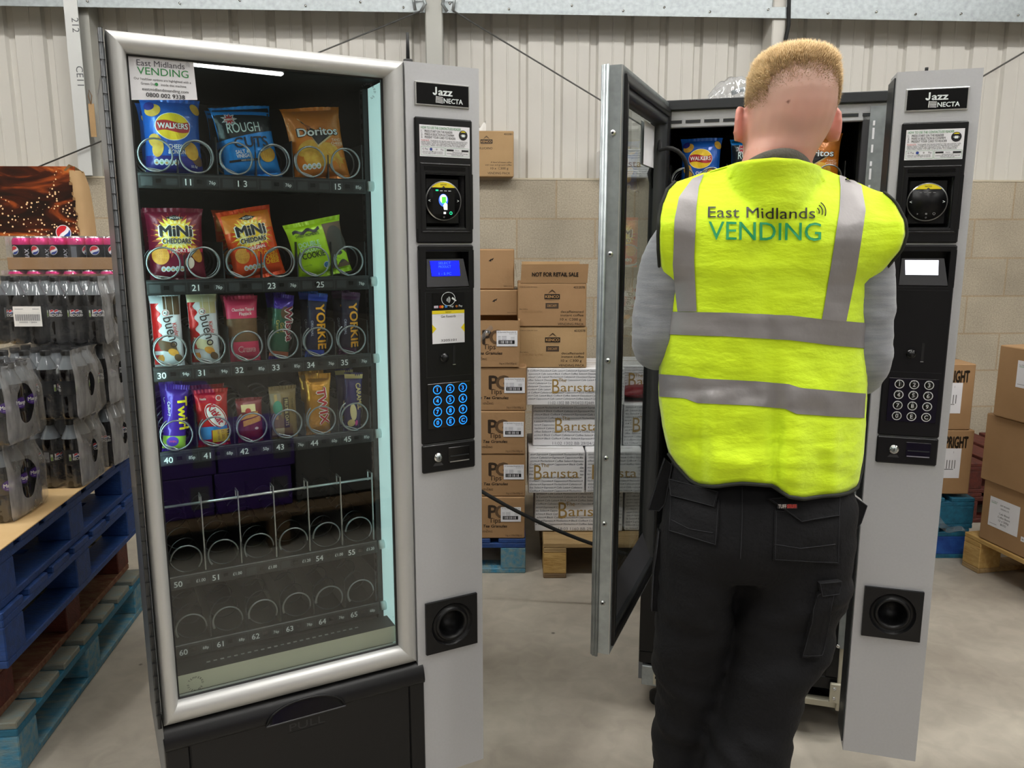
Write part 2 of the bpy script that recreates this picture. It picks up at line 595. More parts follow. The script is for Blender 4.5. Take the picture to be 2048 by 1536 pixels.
def block_material():
    m = bpy.data.materials.new('concrete_blocks')
    m.use_nodes = True
    nt = m.node_tree
    bs = nt.nodes['Principled BSDF']
    bs.inputs['Roughness'].default_value = .85
    tc = nt.nodes.new('ShaderNodeTexCoord')
    sp = nt.nodes.new('ShaderNodeSeparateXYZ'); nt.links.new(tc.outputs['Object'], sp.inputs[0])
    cb = nt.nodes.new('ShaderNodeCombineXYZ')
    nt.links.new(sp.outputs['X'], cb.inputs['X']); nt.links.new(sp.outputs['Z'], cb.inputs['Y'])
    mp = nt.nodes.new('ShaderNodeMapping'); mp.inputs['Location'].default_value = (.198, 0, 0)
    nt.links.new(cb.outputs[0], mp.inputs[0])
    br = nt.nodes.new('ShaderNodeTexBrick')
    br.offset = .5
    br.inputs['Scale'].default_value = 1
    br.inputs['Brick Width'].default_value = .45
    br.inputs['Row Height'].default_value = .225
    br.inputs['Mortar Size'].default_value = .0055
    br.inputs['Mortar Smooth'].default_value = .2
    br.inputs['Bias'].default_value = 0
    br.inputs['Color1'].default_value = (*rgb('#a59b89'), 1)
    br.inputs['Color2'].default_value = (*rgb('#b2a895'), 1)
    br.inputs['Mortar'].default_value = (*rgb('#a8977d'), 1)
    nt.links.new(mp.outputs[0], br.inputs[0])
    n = nt.nodes.new('ShaderNodeTexNoise'); n.inputs['Scale'].default_value = 130; n.inputs['Detail'].default_value = 6
    nt.links.new(tc.outputs['Object'], n.inputs['Vector'])
    n3 = nt.nodes.new('ShaderNodeTexNoise'); n3.inputs['Scale'].default_value = 3
    nt.links.new(tc.outputs['Object'], n3.inputs['Vector'])
    rp = nt.nodes.new('ShaderNodeMapRange'); rp.inputs[1].default_value = .3; rp.inputs[2].default_value = .7
    rp.inputs[3].default_value = .78; rp.inputs[4].default_value = 1.16
    nt.links.new(n.outputs[0], rp.inputs[0])
    rp3 = nt.nodes.new('ShaderNodeMapRange'); rp3.inputs[1].default_value = .3; rp3.inputs[2].default_value = .7
    rp3.inputs[3].default_value = .85; rp3.inputs[4].default_value = 1.08
    nt.links.new(n3.outputs[0], rp3.inputs[0])
    mm = nt.nodes.new('ShaderNodeMath'); mm.operation = 'MULTIPLY'
    nt.links.new(rp.outputs[0], mm.inputs[0]); nt.links.new(rp3.outputs[0], mm.inputs[1])
    vm = nt.nodes.new('ShaderNodeVectorMath'); vm.operation = 'SCALE'
    nt.links.new(br.outputs['Color'], vm.inputs[0]); nt.links.new(mm.outputs[0], vm.inputs['Scale'])
    nt.links.new(vm.outputs[0], bs.inputs['Base Color'])
    iv = nt.nodes.new('ShaderNodeMath'); iv.operation = 'MULTIPLY_ADD'
    nt.links.new(br.outputs['Fac'], iv.inputs[0]); iv.inputs[1].default_value = -1.2; nt.links.new(n.outputs[0], iv.inputs[2])
    bp = nt.nodes.new('ShaderNodeBump'); bp.inputs['Strength'].default_value = .4; bp.inputs['Distance'].default_value = .004
    nt.links.new(iv.outputs[0], bp.inputs['Height']); nt.links.new(bp.outputs[0], bs.inputs['Normal'])
    return m


MATS['blocks'] = block_material()
mat('cladding', '#d0cdc6', .45, noise_amt=.05, noise_scale=1.5)
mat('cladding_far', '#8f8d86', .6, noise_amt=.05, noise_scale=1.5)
mat('ledge', '#c9bfa8', .8, noise_amt=.1, noise_scale=20)

# block wall with a ledge on top; the frame of the object is the wall's own
b = MB()
b.box(-4.9, 10.6, 0, .3, 0, 1.79, MATS['blocks'])
b.box(-4.9, 10.6, -.003, .3, 1.79, 1.8, MATS['ledge'])
o = b.build('wall_back'); o.matrix_world = WX; structure(o)

# trapezoid sheet cladding above
prof = []
x = -4.9
while x < 10.5:
    prof += [(x, .13), (x + .075, .13), (x + .078, .127), (x + .084, .127), (x + .087, .13), (x + .145, .13), (x + .157, .152), (x + .188, .152)]
    x += .2
b = MB()
vs = [(px, py, z) for z in (1.78, 5.0) for px, py in prof]
n = len(prof)
b.add(vs, [(i, i + 1, n + i + 1, n + i) for i in range(n - 1)], MATS['cladding'])
b.add([(px, py + .01, z) for z in (1.78, 5.0) for px, py in ((-4.9, .17), (10.6, .17))], [(0, 1, 3, 2)], MATS['cladding'])
o = b.build('wall_cladding'); o.matrix_world = WX; structure(o)

# sheeting rail (Z purlin) with screws, posts, wind bracing
b = MB()
b.box(-4.9, 10.6, -.045, .125, 2.70, 2.712, MATS['galv'])
b.box(-4.9, 10.6, -.05, -.042, 2.655, 2.712, MATS['galv'])
b.box(-4.9, 10.6, -.02, -.01, 2.712, 2.86, MATS['galv'])
b.box(-4.9, 10.6, -.02, .1, 2.85, 2.86, MATS['galv'])
for i in range(26):
    b.cyl((-3.4 + i * .283 + .05 * sin(i * 5), -.056, 2.69 + .012 * sin(i * 3)), .006, .007, MATS['chrome'], 'y', 8)
o = b.build('trim_1'); o.matrix_world = WX; structure(o)
mat('post_grey', '#aaaaa4', .5, .2)
mat('post_light', '#cfd1d0', .45, .2)
mat('brace', '#5c5c5a', .5, .4)
for k, (x0, x1, y0, y1, z0, mm) in enumerate([(-.47, -.375, -.055, .12, 0, 'post_grey'), (1.437, 1.512, -.035, .12, 1.8, 'cladding')]):
    b = MB()
    b.box(x0, x1, y0, y1, z0, 4.9, MATS[mm], .006)
    o = b.build('trim_%d' % (k + 2)); o.matrix_world = WX; structure(o)
b = MB()   # open galvanised channel at the left with marker writing
b.box(-2.345, -2.33, -.05, .12, 1.8, 4.9, MATS['galv'])
b.box(-2.345, -2.275, -.055, -.05, 1.8, 4.9, MATS['post_light'])
b.box(-2.30, -2.245, .0, .12, 1.8, 4.9, MATS['post_grey'])
for s, z in (('212', 2.6), ('CE11', 2.36)):
    b.text(s, -2.31, z, .035, ink('#55585c'), -.0556, 'l', rot=-pi / 2)
o = b.build('trim_4'); o.matrix_world = WX; structure(o)
b = MB()   # paper tag hung on the channel
b.box(-2.262, -2.232, -.062, -.06, 2.0, 2.17, MATS['card_light'])
b.tube([(-2.247, -.061, 2.165), (-2.24, -.06, 2.21), (-2.252, -.06, 2.24), (-2.258, -.06, 2.21), (-2.247, -.061, 2.165)], .002, MATS['card_dark'], 5)
o = b.build('paper_tag'); o.matrix_world = WX
tag(o, 'brown paper tag hanging on the galvanised channel of the back wall', 'tag')
b = MB()
top = 2.66
b.tube([(-.42 - .06, -.075, top), (-2.55, -.075, 1.66 + .18)], .0042, MATS['brace'], 6)
b.tube([(-.42 + .1, -.075, top), (1.9, -.075, 1.42)], .0042, MATS['brace'], 6)
b.tube([(2.4, -.055, 2.215), (5.2, -.055, 3.85)], .0048, MATS['brace'], 6)
for sx in (-1, 1):
    b.tube([(-.42 + sx * .07, -.075, top - .005), (-.42 + sx * .045, -.08, top + .03), (-.42 + sx * .06, -.08, top + .075), (-.42 + sx * .11, -.08, top + .06), (-.42 + sx * .1, -.075, top)], .009, MATS['galv'], 6)
o = b.build('trim_5'); o.matrix_world = WX; structure(o)
b = MB()   # black cable dropping beside the right post
b.tube([(1.51, -.06, 4.9), (1.512, -.06, 2.75), (1.52, -.055, 2.62), (1.505, -.05, 2.52), (1.5, -.045, 2.46)], .011, MATS['rubber'], 8)
o = b.build('wall_cable'); o.matrix_world = WX
tag(o, 'short black cable hanging down the pale post behind the blond head', 'cable')

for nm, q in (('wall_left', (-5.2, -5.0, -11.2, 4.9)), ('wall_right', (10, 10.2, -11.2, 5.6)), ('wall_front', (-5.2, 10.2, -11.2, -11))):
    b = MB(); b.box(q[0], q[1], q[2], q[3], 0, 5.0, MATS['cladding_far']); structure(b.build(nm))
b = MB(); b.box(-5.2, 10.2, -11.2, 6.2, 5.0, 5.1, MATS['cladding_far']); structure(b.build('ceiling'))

# ceiling battens
mat('tube_light', (1, 1, 1), .5, emit=BATTEN_POWER, emitcol='#fffdf9')
mat('batten_body', '#dddddd', .5)


def batten(name_label, x, y, z, rz, L=1.5, group='ceiling batten lights'):
    t = thing('ceiling_light', name_label, 'light', (x, y, z), rz, group)
    m = MB(); m.box(-L / 2, L / 2, -.05, .05, .02, .1, MATS['batten_body'], .01)
    m.tube([(-L / 2 + .1, 0, .1), (-L / 2 + .1, 0, 5.0 - z)], .006, MATS['galv'], 5)
    m.tube([(L / 2 - .1, 0, .1), (L / 2 - .1, 0, 5.0 - z)], .006, MATS['galv'], 5)
    m.build('housing', t)
    m = MB(); m.box(-L / 2 + .02, L / 2 - .02, -.06, .06, -.03, .02, MATS['tube_light'], .02)
    m.build('diffuser', t)
    return t


first = batten('white ceiling batten light nearest the block wall, above the tea granule cartons', -.6, 1.8, 4.2, 0, 1.8)
for x, y, rz, lab in [(-3.0, 1.8, 0, 'white ceiling batten light near the block wall, above the bottle packs'), (2.0, 1.8, 0, 'white ceiling batten light near the block wall, above the opened machine'),
                      (4.6, 1.8, 0, 'white ceiling batten light near the block wall, above the large cartons'), (-2.2, .2, 90, 'white ceiling batten light left of the camera'), (.9, .4, 90, 'white ceiling batten light overhead, above the man'),
                      (4.0, .2, 90, 'white ceiling batten light right of the camera'), (-2.2, -4, 90, 'white ceiling batten light behind the camera to the left'), (1.0, -4.6, 90, 'white ceiling batten light behind the camera'),
                      (4.2, -4, 90, 'white ceiling batten light behind the camera to the right')]:
    dup(first, (x, y, 4.2), radians(rz), lab)
dup(first, (7.3, -8.55, 4.2), math.atan2(.5, 1.2), 'white ceiling batten light far behind, mirrored at the top of the lit window')
# ================================================================== vending machines
LMX = (-.7217, 1.5106, .4891)
RMX = (.3203, 2.0478, -.2804)
RV = .205                               # the right cabinet stands this far behind its pulled-forward control column
mat('cabinet_black', '#17181a', .4, bump=.05, bump_scale=300)
mat('cabinet_side', '#74797f', .32, .5)
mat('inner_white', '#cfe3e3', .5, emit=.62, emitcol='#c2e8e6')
mat('pale_sill', '#bdbca6', .45)
mat('fill_tube_glow', (1, 1, 1), .5, emit=26, emitcol='#c8f4f2')  # glow of the unseen tube added to the lit cabinet
mat('slider_white', '#cfe0e0', .5)
mat('lcd_blue', '#0a12ff', .3, emit=1.6, emitcol='#0c1cff')
mat('lcd_white', '#f4f4ff', .3, emit=1.3, emitcol='#eef0ff')
mat('key_blue', '#1a8cff', .4, emit=1.7, emitcol='#1c86ff')
mat('key_white', '#cfcfcf', .45)
mat('screen_green', '#40ff40', .4, emit=1.2, emitcol='#52f03c')
mat('screen_teal', '#20d0a0', .4, emit=1.0, emitcol='#22d08a')
mat('screen_white', '#ffffff', .4, emit=.9, emitcol='#ffffff')
mat('screen_blue', '#3c6cff', .4, emit=.8, emitcol='#4a78ff')
mat('yellow_print', '#e6d21c', .5)
mat('reader_face', '#070709', .4, spec=.25)
mat('tab_grey', '#2a2d2f', .5)

TEXTW = ink('#dfe6e6')
INKB = ink('#17171a')
INKG = ink('#2f8a4a')


def frame_sweep(b, x0, x1, z0, z1, prof, m, ws=None):
    """mitred rectangular frame; prof = (inset, y); ws scales the inset per side: left, right, bottom, top"""
    L, R, Bo, To = ws or (1, 1, 1, 1)
    cor = lambda s: ((x0 + s * L, z0 + s * Bo), (x1 - s * R, z0 + s * Bo), (x1 - s * R, z1 - s * To), (x0 + s * L, z1 - s * To))
    k = len(prof)
    for q in range(4):
        vs = []
        for c in (q, (q + 1) % 4):
            for s, y in prof:
                p = cor(s)[c]
                vs.append((p[0], y, p[1]))
        b.add(vs, [(i, k + i, k + i + 1, i + 1) for i in range(k - 1)], m, True)


def coil_mesh(r=.0315, L=.40, turns=7, wire=.0020):
    b = MB()
    n = turns * 28
    pts = [(r * cos(-pi / 2 - 2 * pi * turns * i / n), L * i / n, r * sin(-pi / 2 - 2 * pi * turns * i / n)) for i in range(n + 1)]
    flat = [(r * cos(-pi / 2 + 2 * pi * i / 28), 0, r * sin(-pi / 2 + 2 * pi * i / 28)) for i in range(26, 0, -1)]
    # a nearly flat first ring as the photo shows, then the helix
    first = [(r * cos(a), -.004 + .004 * k / 27, r * sin(a)) for k, a in enumerate([-pi / 2 + .35 + 2 * pi - (2 * pi - .0) * i / 27 for i in range(28)])]
    b.tube(first + pts[3:], wire, MATS['steel_wire'], 6)
    return b


def open_coil_mesh(r=.0315, L=.38, turns=5):
    """emptied spiral: bold open front arc, thinner turns behind coloured dark for shade"""
    b = MB()
    arc = [(r * cos(a), 0, r * sin(a)) for a in [radians(-20 + 215 * i / 22) for i in range(23)]]
    b.tube(arc, [.0017] * 12 + [.0017 + .0009 * i / 10 for i in range(11)], MATS['steel_wire'], 6)
    n = turns * 26
    b.tube([(r * cos(-radians(20) - 2 * pi * turns * i / n), L * i / n, r * sin(-radians(20) - 2 * pi * turns * i / n)) for i in range(n + 1)], .0014, MATS['shaded_wire'], 5)
    return b


mat('shaded_wire', '#55595c', .35, 1.0)  # steel wire again, coloured dark to stand for the shade deep inside
COIL = None
COIL_EMPTY = None
LANE0, LANEW = .041, .0765
ROWS = [  # strip top z, numbers {lane: text or (offset, text)}, prices
    (1.593, {1: '11', 2: (.045, '1 3'), 5: '15'}, {1: '76p', 3: '76p', 5: '85p'}),
    (1.382, {1: '21', 3: '23', 4: (.045, '25')}, {1: '76p', 3: '76p', 5: '76p'}),
    (1.205, {i: '3%d' % i for i in range(6)}, dict(enumerate(('94p', '94p', '85p', '85p', '76p', '76p')))),
    (1.026, {i: '4%d' % i for i in range(6)}, dict(enumerate(('85p', '68p', '50p', '76p', '60p', '85p')))),
    (.750, {0: '50', 1: '51', 4: '54', 5: '55'}, dict(enumerate(('£1.00', '£1.00', '£1.00', '£1.20', '£1.00', '£1.20')))),
    (.592, {i: '6%d' % i for i in range(6)}, dict(enumerate(('68p', '68p', '76p', '76p', '76p', '68p')))),
]
SV = .10


def shelf(root, r, coils=True):
    global COIL, COIL_EMPTY
    zt, nums, prices = ROWS[r]
    b = MB()
    x0, x1 = LANE0 - .004, LANE0 + 6 * LANEW + .004
    b.box(x0, x1, SV + .012, .56, zt - .012, zt - .006, MATS['shelf_dark'])
    b.box(x0, x1, SV, SV + .012, zt - .031, zt, MATS['shelf_dark'], .002)
    b.rect(x0 + .002, x1 - .002, zt - .006, zt - .0035, SV - .0004, MATS['dark_edge'])
    for k in range(7):
        x = LANE0 + k * LANEW
        b.box(x - .001, x + .001, SV + .012, .5, zt - .006, zt + .075, MATS['shelf_dark'])
        b.box(x - .0012, x + .0012, SV + .010, SV + .013, zt - .006, zt + .05, MATS['dark_edge'])
        b.rect(x - .0008, x + .0008, zt - .028, zt - .006, SV - .0004, MATS['dark_edge'])
    for k in range(6):
        xa = LANE0 + k * LANEW
        b.rect(xa + .033, xa + .043, zt - .02, zt - .012, SV - .0005, MATS['black_gloss'])
        b.rect(xa + .052, xa + .073, zt - .024, zt - .011, SV - .0005, MATS['tab_grey'])
        b.rect(xa + .006, xa + .027, zt - .026, zt - .009, SV - .0005, MATS['tab_grey'])
        if k in nums:
            t = nums[k]
            dx, t = t if isinstance(t, tuple) else (.0165, t)
            b.text(t, xa + dx, zt - .0235, .0125, TEXTW, SV - .0009, 'c', bold=.012)
        if k in prices:
            b.text(prices[k], xa + .0625, zt - .0205, .0068, TEXTW, SV - .0009, 'c', bold=.008, sx=.9)
    # side slider end
    b.cyl((x1 + .006, SV + .006, zt - .014), .011, .012, MATS['slider_white'], 'x', 14)
    s = b.build('shelf_tray', root)
    if coils:
        for k in range(6):
            cx = LANE0 + (k + .5) * LANEW - .002
            if r >= 4:
                if COIL_EMPTY is None:
                    c = open_coil_mesh().build('spiral_coil', s); COIL_EMPTY = c
                else:
                    c = COIL_EMPTY.copy(); COL.objects.link(c); c.parent = s
            elif COIL is None:
                c = coil_mesh().build('spiral_coil', s)
                COIL = c
            else:
                c = COIL.copy(); COL.objects.link(c); c.parent = s
            c.location = (cx, SV + .004, zt + .033)
            c.rotation_euler = (0, [.0, 2.2, .3, 2.5, .2, .4][k] if r < 2 else ([.3, .2, .35, .1, .25, .15][k] if r < 4 else [.35, -.45, -.3, -.25, .2, .3][k] if r == 4 else [-.25, -.15, .05, -.1, .15, -.3][k]), 0)
    if r == 4:   # tall wire dividers with a bar across
        g = MB()
        for k in range(7):
            x = LANE0 + k * LANEW - .001
            g.box(x - .0012, x + .0012, SV + .01, SV + .016, zt, zt + .165, MATS['alu_bright'])
            g.box(x - .0012, x + .0012, SV + .01, SV + .045, zt + .163, zt + .167, MATS['alu_bright'])
            g.box(x - .0012, x + .0012, SV + .041, SV + .045, zt + .14, zt + .167, MATS['alu_bright'])
        g.cyl((LANE0 - .002, SV + .02, zt + .151), .0032, 6 * LANEW + .002, MATS['alu_bright'], 'x', 8)
        g.build('divider_rail', s)
    return s


def rivet(b, x, y, z, axis='y', r=.005):
    d = {'y': (0, -.003, 0), 'x': (-.003, 0, 0)}[axis]
    b.cyl((x + d[0], y + d[1], z + d[2]), r, .003, MATS['chrome'], axis, 10)
    b.cyl((x + d[0] * 1.05, y + d[1] * 1.05, z), r * .45, .003, MATS['black_matt'], axis, 8)


def build_door(root, W, zb, zt, closed):
    """door in its own frame: x from hinge 0 to W, front face y=0, body to y=.06"""
    d = MB()
    fw = .034
    gx0, gx1, gz0, gz1 = (.032, W - .0435, .5135, 1.794) if closed else (fw, W - fw, zb + fw, zt - fw)
    if closed:
        prof = [(0, .06), (0, .010), (.003, .003), (.008, -.002), (.015, -.005), (.022, -.004), (.028, .001), (.032, .008), (fw, .016), (fw, .035)]
    else:
        prof = [(0, .06), (0, .024), (.003, .018), (.010, .014), (.022, .014), (.03, .019), (fw, .022), (fw, .035)]
    wsc = (gx0 / fw, (W - gx1) / fw, (gz0 - zb) / fw, (zt - gz1) / fw)
    frame_sweep(d, 0, W, zb, zt, prof, MATS['alu'], wsc)
    if not closed:
        # inner face of the door: black channel, then grey inner frame
        frame_sweep(d, .0, W, zb, zt, [(0, .06), (.016, .06), (.016, .05)], MATS['galv'])
        frame_sweep(d, .004, W - .004, zb + .004, zt - .004, [(.012, .052), (.012, .066), (.034, .066), (.034, .058)], MATS['black_plastic'])
        frame_sweep(d, .036, W - .036, zb + .036, zt - .036, [(0, .02), (0, .062), (.022, .062), (.026, .03)], MATS['dark_edge'])
    door = d.build('door', root)
    g = MB()
    gx0 -= .006; gx1 += .006; gz0 -= .006; gz1 += .006
    for yy, od in ((.022, (0, 1, 2, 3)), (.026, (3, 2, 1, 0))):
        g.add([(gx0, yy, gz0), (gx1, yy, gz0), (gx1, yy, gz1), (gx0, yy, gz1)], [od], MATS['door_glass'])
    if closed:
        for cx, cz in ((.487, 1.766), (.068, .537)):
            for k, ch in enumerate('TEMPERED EN 12150'):
                a = pi / 2 + .9 - k * (2 * pi - .3) / 17
                g.text(ch, cx + .0125 * cos(a), cz + .0125 * sin(a), .0042, INKB, .0214, 'c', rot=a - pi / 2, bold=.01)
    g.build('glass_pane', door)
    k = MB()   # gasket round the pane
    frame_sweep(k, gx0 + .003, gx1 - .003, gz0 + .003, gz1 - .003, [(0, .012), (.0, .0165), (.006, .0165), (.006, .021)], MATS['rubber'])
    k.build('gasket', door)
    return door


def card_label(b, x0, x1, z0, z1, y):
    """the how-to-pay label"""
    w, h = x1 - x0, z1 - z0
    b.rect(x0, x1, z0, z1, y, MATS['label_white'])
    X = lambda f: x0 + f * w
    Z = lambda f: z0 + f * h
    y2 = y - .0005
    b.text('HOW TO USE THE CONTACTLESS READER', X(.03), Z(.875), .0052, INKG, y2, 'l', bold=.01, fit=w * .79)
    for i, s in enumerate(('PRESS START ON THE READER', 'MAKE A SELECTION & CONFIRM', 'PRESENT YOUR CARD TO READER')):
        b.text('%d.' % (i + 1), X(.03), Z(.765 - i * .095), .0048, INKB, y2, 'l')
        b.text(s, X(.10), Z(.765 - i * .095), .0048, INKB, y2, 'l', bold=.006, fit=w * (.55 + .03 * i))
    b.text('PLEASE NOTE:', X(.03), Z(.49), .003, ink('#c02a2a'), y2, 'l', fit=w * .16)
    for i, s in enumerate(('YOUR BANK MAY BLOCK FUNDS IF YOU USE CONTACTLESS', 'MORE THAN 5 TIMES IN A ROW DUE TO PREVENTATIVE FRAUD', 'MEASURES. NOT ALL BANKS WILL BLOCK CARDS.', 'YOU MAY NEED TO USE CHIP & PIN TO UNBLOCK')):
        xo = .21 if i == 0 else .03
        b.text(s, X(xo), Z(.49 - i * .05), .0027, INKB, y2, 'l', fit=w * (.95 - xo - .02 * i))
    cx, cz = X(.865), Z(.73)
    b.ell(cx, cz, .0105, .0105, INKB, y2)
    b.add([(cx + .009 * cos(a), y2 - .0003, cz + .009 * sin(a)) for a in [pi * (.25 + .5 * i / 8) for i in range(9)]], [tuple(range(9))], MATS['yellow_print'])
    b.rect(cx - .0035, cx + .0035, cz - .0035, cz + .002, y2 - .0003, TEXTW)
    b.text('<    >', cx, cz - .0025, .004, TEXTW, y2 - .0003)
    b.ring(X(.25), Z(.17), 0, .001, INKG, y2)
    for (fa, fb) in ((.02, .49), (.51, .98)):
        for z in (.04, .30):
            b.rect(X(fa), X(fb), Z(z), Z(z) + .0005, y2, INKG)
        b.rect(X(fa), X(fa) + .0005, Z(.04), Z(.30), y2, INKG)
        b.rect(X(fb), X(fb) + .0005, Z(.04), Z(.30), y2, INKG)
    b.text('G Pay', X(.05), Z(.21), .004, INKB, y2, 'l')
    b.ell(X(.22), Z(.235), .0032, .0032, ink('#27408c'), y2)
    b.ell(X(.33), Z(.235), .002, .002, ink('#aaaaaa'), y2)
    b.text('Pay', X(.44), Z(.21), .0036, INKB, y2)
    b.rect(X(.53), X(.67), Z(.205), Z(.26), y2, INKB)
    b.text('Store', X(.74), Z(.215), .003, ink('#777777'), y2)
    b.rect(X(.83), X(.97), Z(.20), Z(.26), y2, INKB)
    for i, (s, f) in enumerate((('APPLE PAY CONTACTLESS ACCEPTED', .25), ('YOU MAY NEED TO VERIFY ON DEVICE', .25))):
        b.text(s, X(f), Z(.135 - .05 * i), .0024, INKB, y2, 'c', fit=w * .4)
    for i, s in enumerate(('WWW.NAYAX.COM', 'DOWNLOAD AND PAY WITH THE FREE', 'DIGITAL WALLET APP')):
        b.text(s, X(.745), Z(.15 - .043 * i), .0024, INKB, y2, 'c', fit=w * (.2, .42, .24)[i])


def build_column(root, lit, dv=0.0):
    """payment column on the right of the machine; dv moves it along depth"""
    u0, u1 = .563, .735
    b = MB()
    sp = MATS['silver_paint']
    b.box(u0, u1, dv + .06, dv + .10, .154, 1.83, sp, .0035)
    holes = [(.590, .711, .488, .606), (.600, .704, 1.357, 1.436), (.602, .697, 1.488, 1.601)]
    zz = .154
    for hx0, hx1, hz0, hz1 in holes:
        b.box(u0, u1, dv, dv + .07, zz, hz0, sp)
        b.box(u0, hx0, dv, dv + .07, hz0, hz1, sp)
        b.box(hx1, u1, dv, dv + .07, hz0, hz1, sp)
        zz = hz1
    b.box(u0, u1, dv, dv + .07, zz, 1.83, sp)
    b.box(u0 + .002, u1 - .004, dv + .02, dv + .102, 1.8302, 1.8325, MATS['galv'])
    if lit is False:
        b.box(u0 - .003, u0 + .01, dv + .015, dv + .10, .17, 1.82, MATS['dark_edge'])
    col = b.build('control_column', root)
    y = dv
    # maker's plate
    b = MB()
    b.box(.5837, .7106, y - .004, y, 1.7436, 1.792, MATS['alu_bright'], .001)
    b.rect(.5865, .7078, 1.7464, 1.7892, y - .0043, MATS['black_gloss'])
    b.text('azz', .636, 1.7665, .0148, TEXTW, y - .0048, 'l', bold=.03, fit=.0335)
    b.rect(.6296, .6332, 1.7705, 1.7828, y - .0048, TEXTW)
    b.ring(.6283, 1.7710, .0013, .0049, TEXTW, y - .0048, 14, a0=pi, a1=2 * pi)
    b.text('NECTA', .671, 1.7512, .0098, TEXTW, y - .0048, bold=.022)
    for k in range(5):
        z = 1.7505 + k * .0028
        b.poly([(.632, z + .0006), (.6465, z - .0004), (.6475, z + .0012), (.633, z + .0022)], y - .0048, ink('#c8c8c8'))
    b.poly([(.630, 1.7515), (.6315, 1.7498), (.6325, 1.764), (.631, 1.7655)], y - .0048, ink('#c8c8c8'))
    b.build('name_plate', col)
    # upper black panel with reader
    b = MB()
    f = y - .007
    def panel(x0, x1, z0, z1, holes, m):
        """front plate with rectangular holes, given as list; simple split"""
        b.box(x0, x1, f + .001, y + .002, z0, z1, m, .003)
    X0, X1, Z0, Z1 = .5806, .7153, 1.4543, 1.7196
    rx0, rx1, rz0, rz1 = .602, .697, 1.488, 1.601
    # plate as four strips around the recess
    b.box(X0, X1, f, y + .002, rz1, Z1, MATS['black_plastic'], .003)
    b.box(X0, X1, f, y + .002, Z0, rz0, MATS['black_plastic'], .003)
    b.box(X0, rx0, f, y + .002, rz0 - .003, rz1 + .003, MATS['black_plastic'])
    b.box(rx1, X1, f, y + .002, rz0 - .003, rz1 + .003, MATS['black_plastic'])
    b.box(rx0, rx1, y + .030, y + .031, rz0, rz1, MATS['black_matt'])
    for q in ((rx0 - .002, rx0, rz0, rz1), (rx1, rx1 + .002, rz0, rz1), (rx0, rx1, rz0 - .002, rz0), (rx0, rx1, rz1, rz1 + .002)):
        b.box(q[0], q[1], f + .001, y + .03, q[2], q[3], MATS['black_plastic'])
    frame_sweep(b, rx0 - .012, rx1 + .012, rz0 - .012, rz1 + .024, [(0, f - .0002), (.002, f - .002), (.004, f - .0002)], MATS['black_plastic'])
    b.box(.600, .697, f - .001, f, 1.6105, 1.618, MATS['black_gloss'])
    b.rect(.6, .697, rz0 + .0002, rz0 + .0012, y - .0012, MATS['dark_edge'])
    b.build('reader_panel', col)
    b = MB(); card_label(b, .590, .708, 1.638, 1.7035, f - .0008); b.build('instruction_label', col)
    # round card reader
    b = MB()
    cx, cz, R = .646, 1.5455, .0425
    y = y + .012
    b.box(.606, .690, y - .004, y + .018, 1.494, 1.597, MATS['black_plastic'], .004)
    b.cyl((cx, y - .014, cz), R, .012, MATS['black_gloss'], 'y', 40)
    b.cyl((cx, y - .0145, cz), R, .003, MATS['alu_bright'], 'y', 40)
    b.cyl((cx, y - .0150, cz), R - .0022, .003, MATS['reader_face'], 'y', 40)
    yy = y - .0154
    pts = [(cx + (R - .0024) * cos(a), yy, cz + (R - .0024) * sin(a)) for a in [pi / 2 - .78 + 1.56 * i / 16 for i in range(17)]]
    pts += [(cx - .004, yy, cz + .0285), (cx, yy, cz + .032), (cx + .004, yy, cz + .0285)]
    b.add(pts, [tuple(range(len(pts)))], MATS['yellow_print'])
    b.text('NAYAX', cx, cz + .0335, .003, INKB, yy - .0003, bold=.01)
    if lit:
        b.rect(cx - .026, cx + .026, cz - .028, cz + .028, yy + .0001, MATS['reader_face'])
        for k in range(4):
            b.rect(cx - .019 + k * .010, cx - .0125 + k * .010, cz + .021, cz + (.024 if k == 0 else .0222), yy - .0003, MATS['screen_teal'] if k == 0 else TEXTW)
        b.ell(cx - .001, cz + .0015, .011, .0135, MATS['screen_blue'], yy - .0003)
        b.ell(cx - .001, cz + .0045, .0085, .0095, MATS['screen_white'], yy - .0005)
        b.rect(cx - .005, cx + .005, cz - .005, cz + .009, yy - .0007, MATS['screen_green'])
        b.poly([(cx, cz - .019), (cx + .008, cz - .019), (cx + .008, cz - .007), (cx + .003, cz - .003), (cx - .002, cz - .010)], yy - .0009, MATS['screen_white'])
        b.rect(cx - .001, cx + .0045, cz - .028, cz - .0235, yy - .0005, MATS['screen_white'])
        b.ring(cx + .0165, cz - .026, .002, .0036, MATS['screen_teal'], yy - .0005)
    else:
        for k in range(4):
            b.rect(cx - .018 + k * .0095, cx - .0125 + k * .0095, cz + .0205, cz + .0215, yy - .0003, ink('#8f8f8f'))
        b.text('x', cx - .018, cz - .0275, .0045, ink('#8f8f8f'), yy - .0004)
        b.rect(cx - .002, cx + .002, cz - .028, cz - .024, yy - .0003, ink('#666666'))
        b.ring(cx + .016, cz - .026, .0022, .0028, ink('#8f8f8f'), yy - .0004)
    for s, dx in (('<', -.034), ('>', .034)):
        b.text(s, cx + dx, cz - .003, .007, TEXTW, yy - .0004, bold=.01)
    b.ring(cx, cz - .0345, .0012, .0018, ink('#777777'), yy - .0004)
    b.build('card_reader', col)
    y = dv
    # selection panel
    b = MB()
    f = y - .006
    X0, X1, Z0, Z1 = .583, .7164, 1.0005, 1.4500
    hx0, hx1, hz0, hz1 = .600, .704, 1.357, 1.436
    b.box(X0, X1, f, y + .002, hz1, Z1, MATS['black_plastic'], .003)
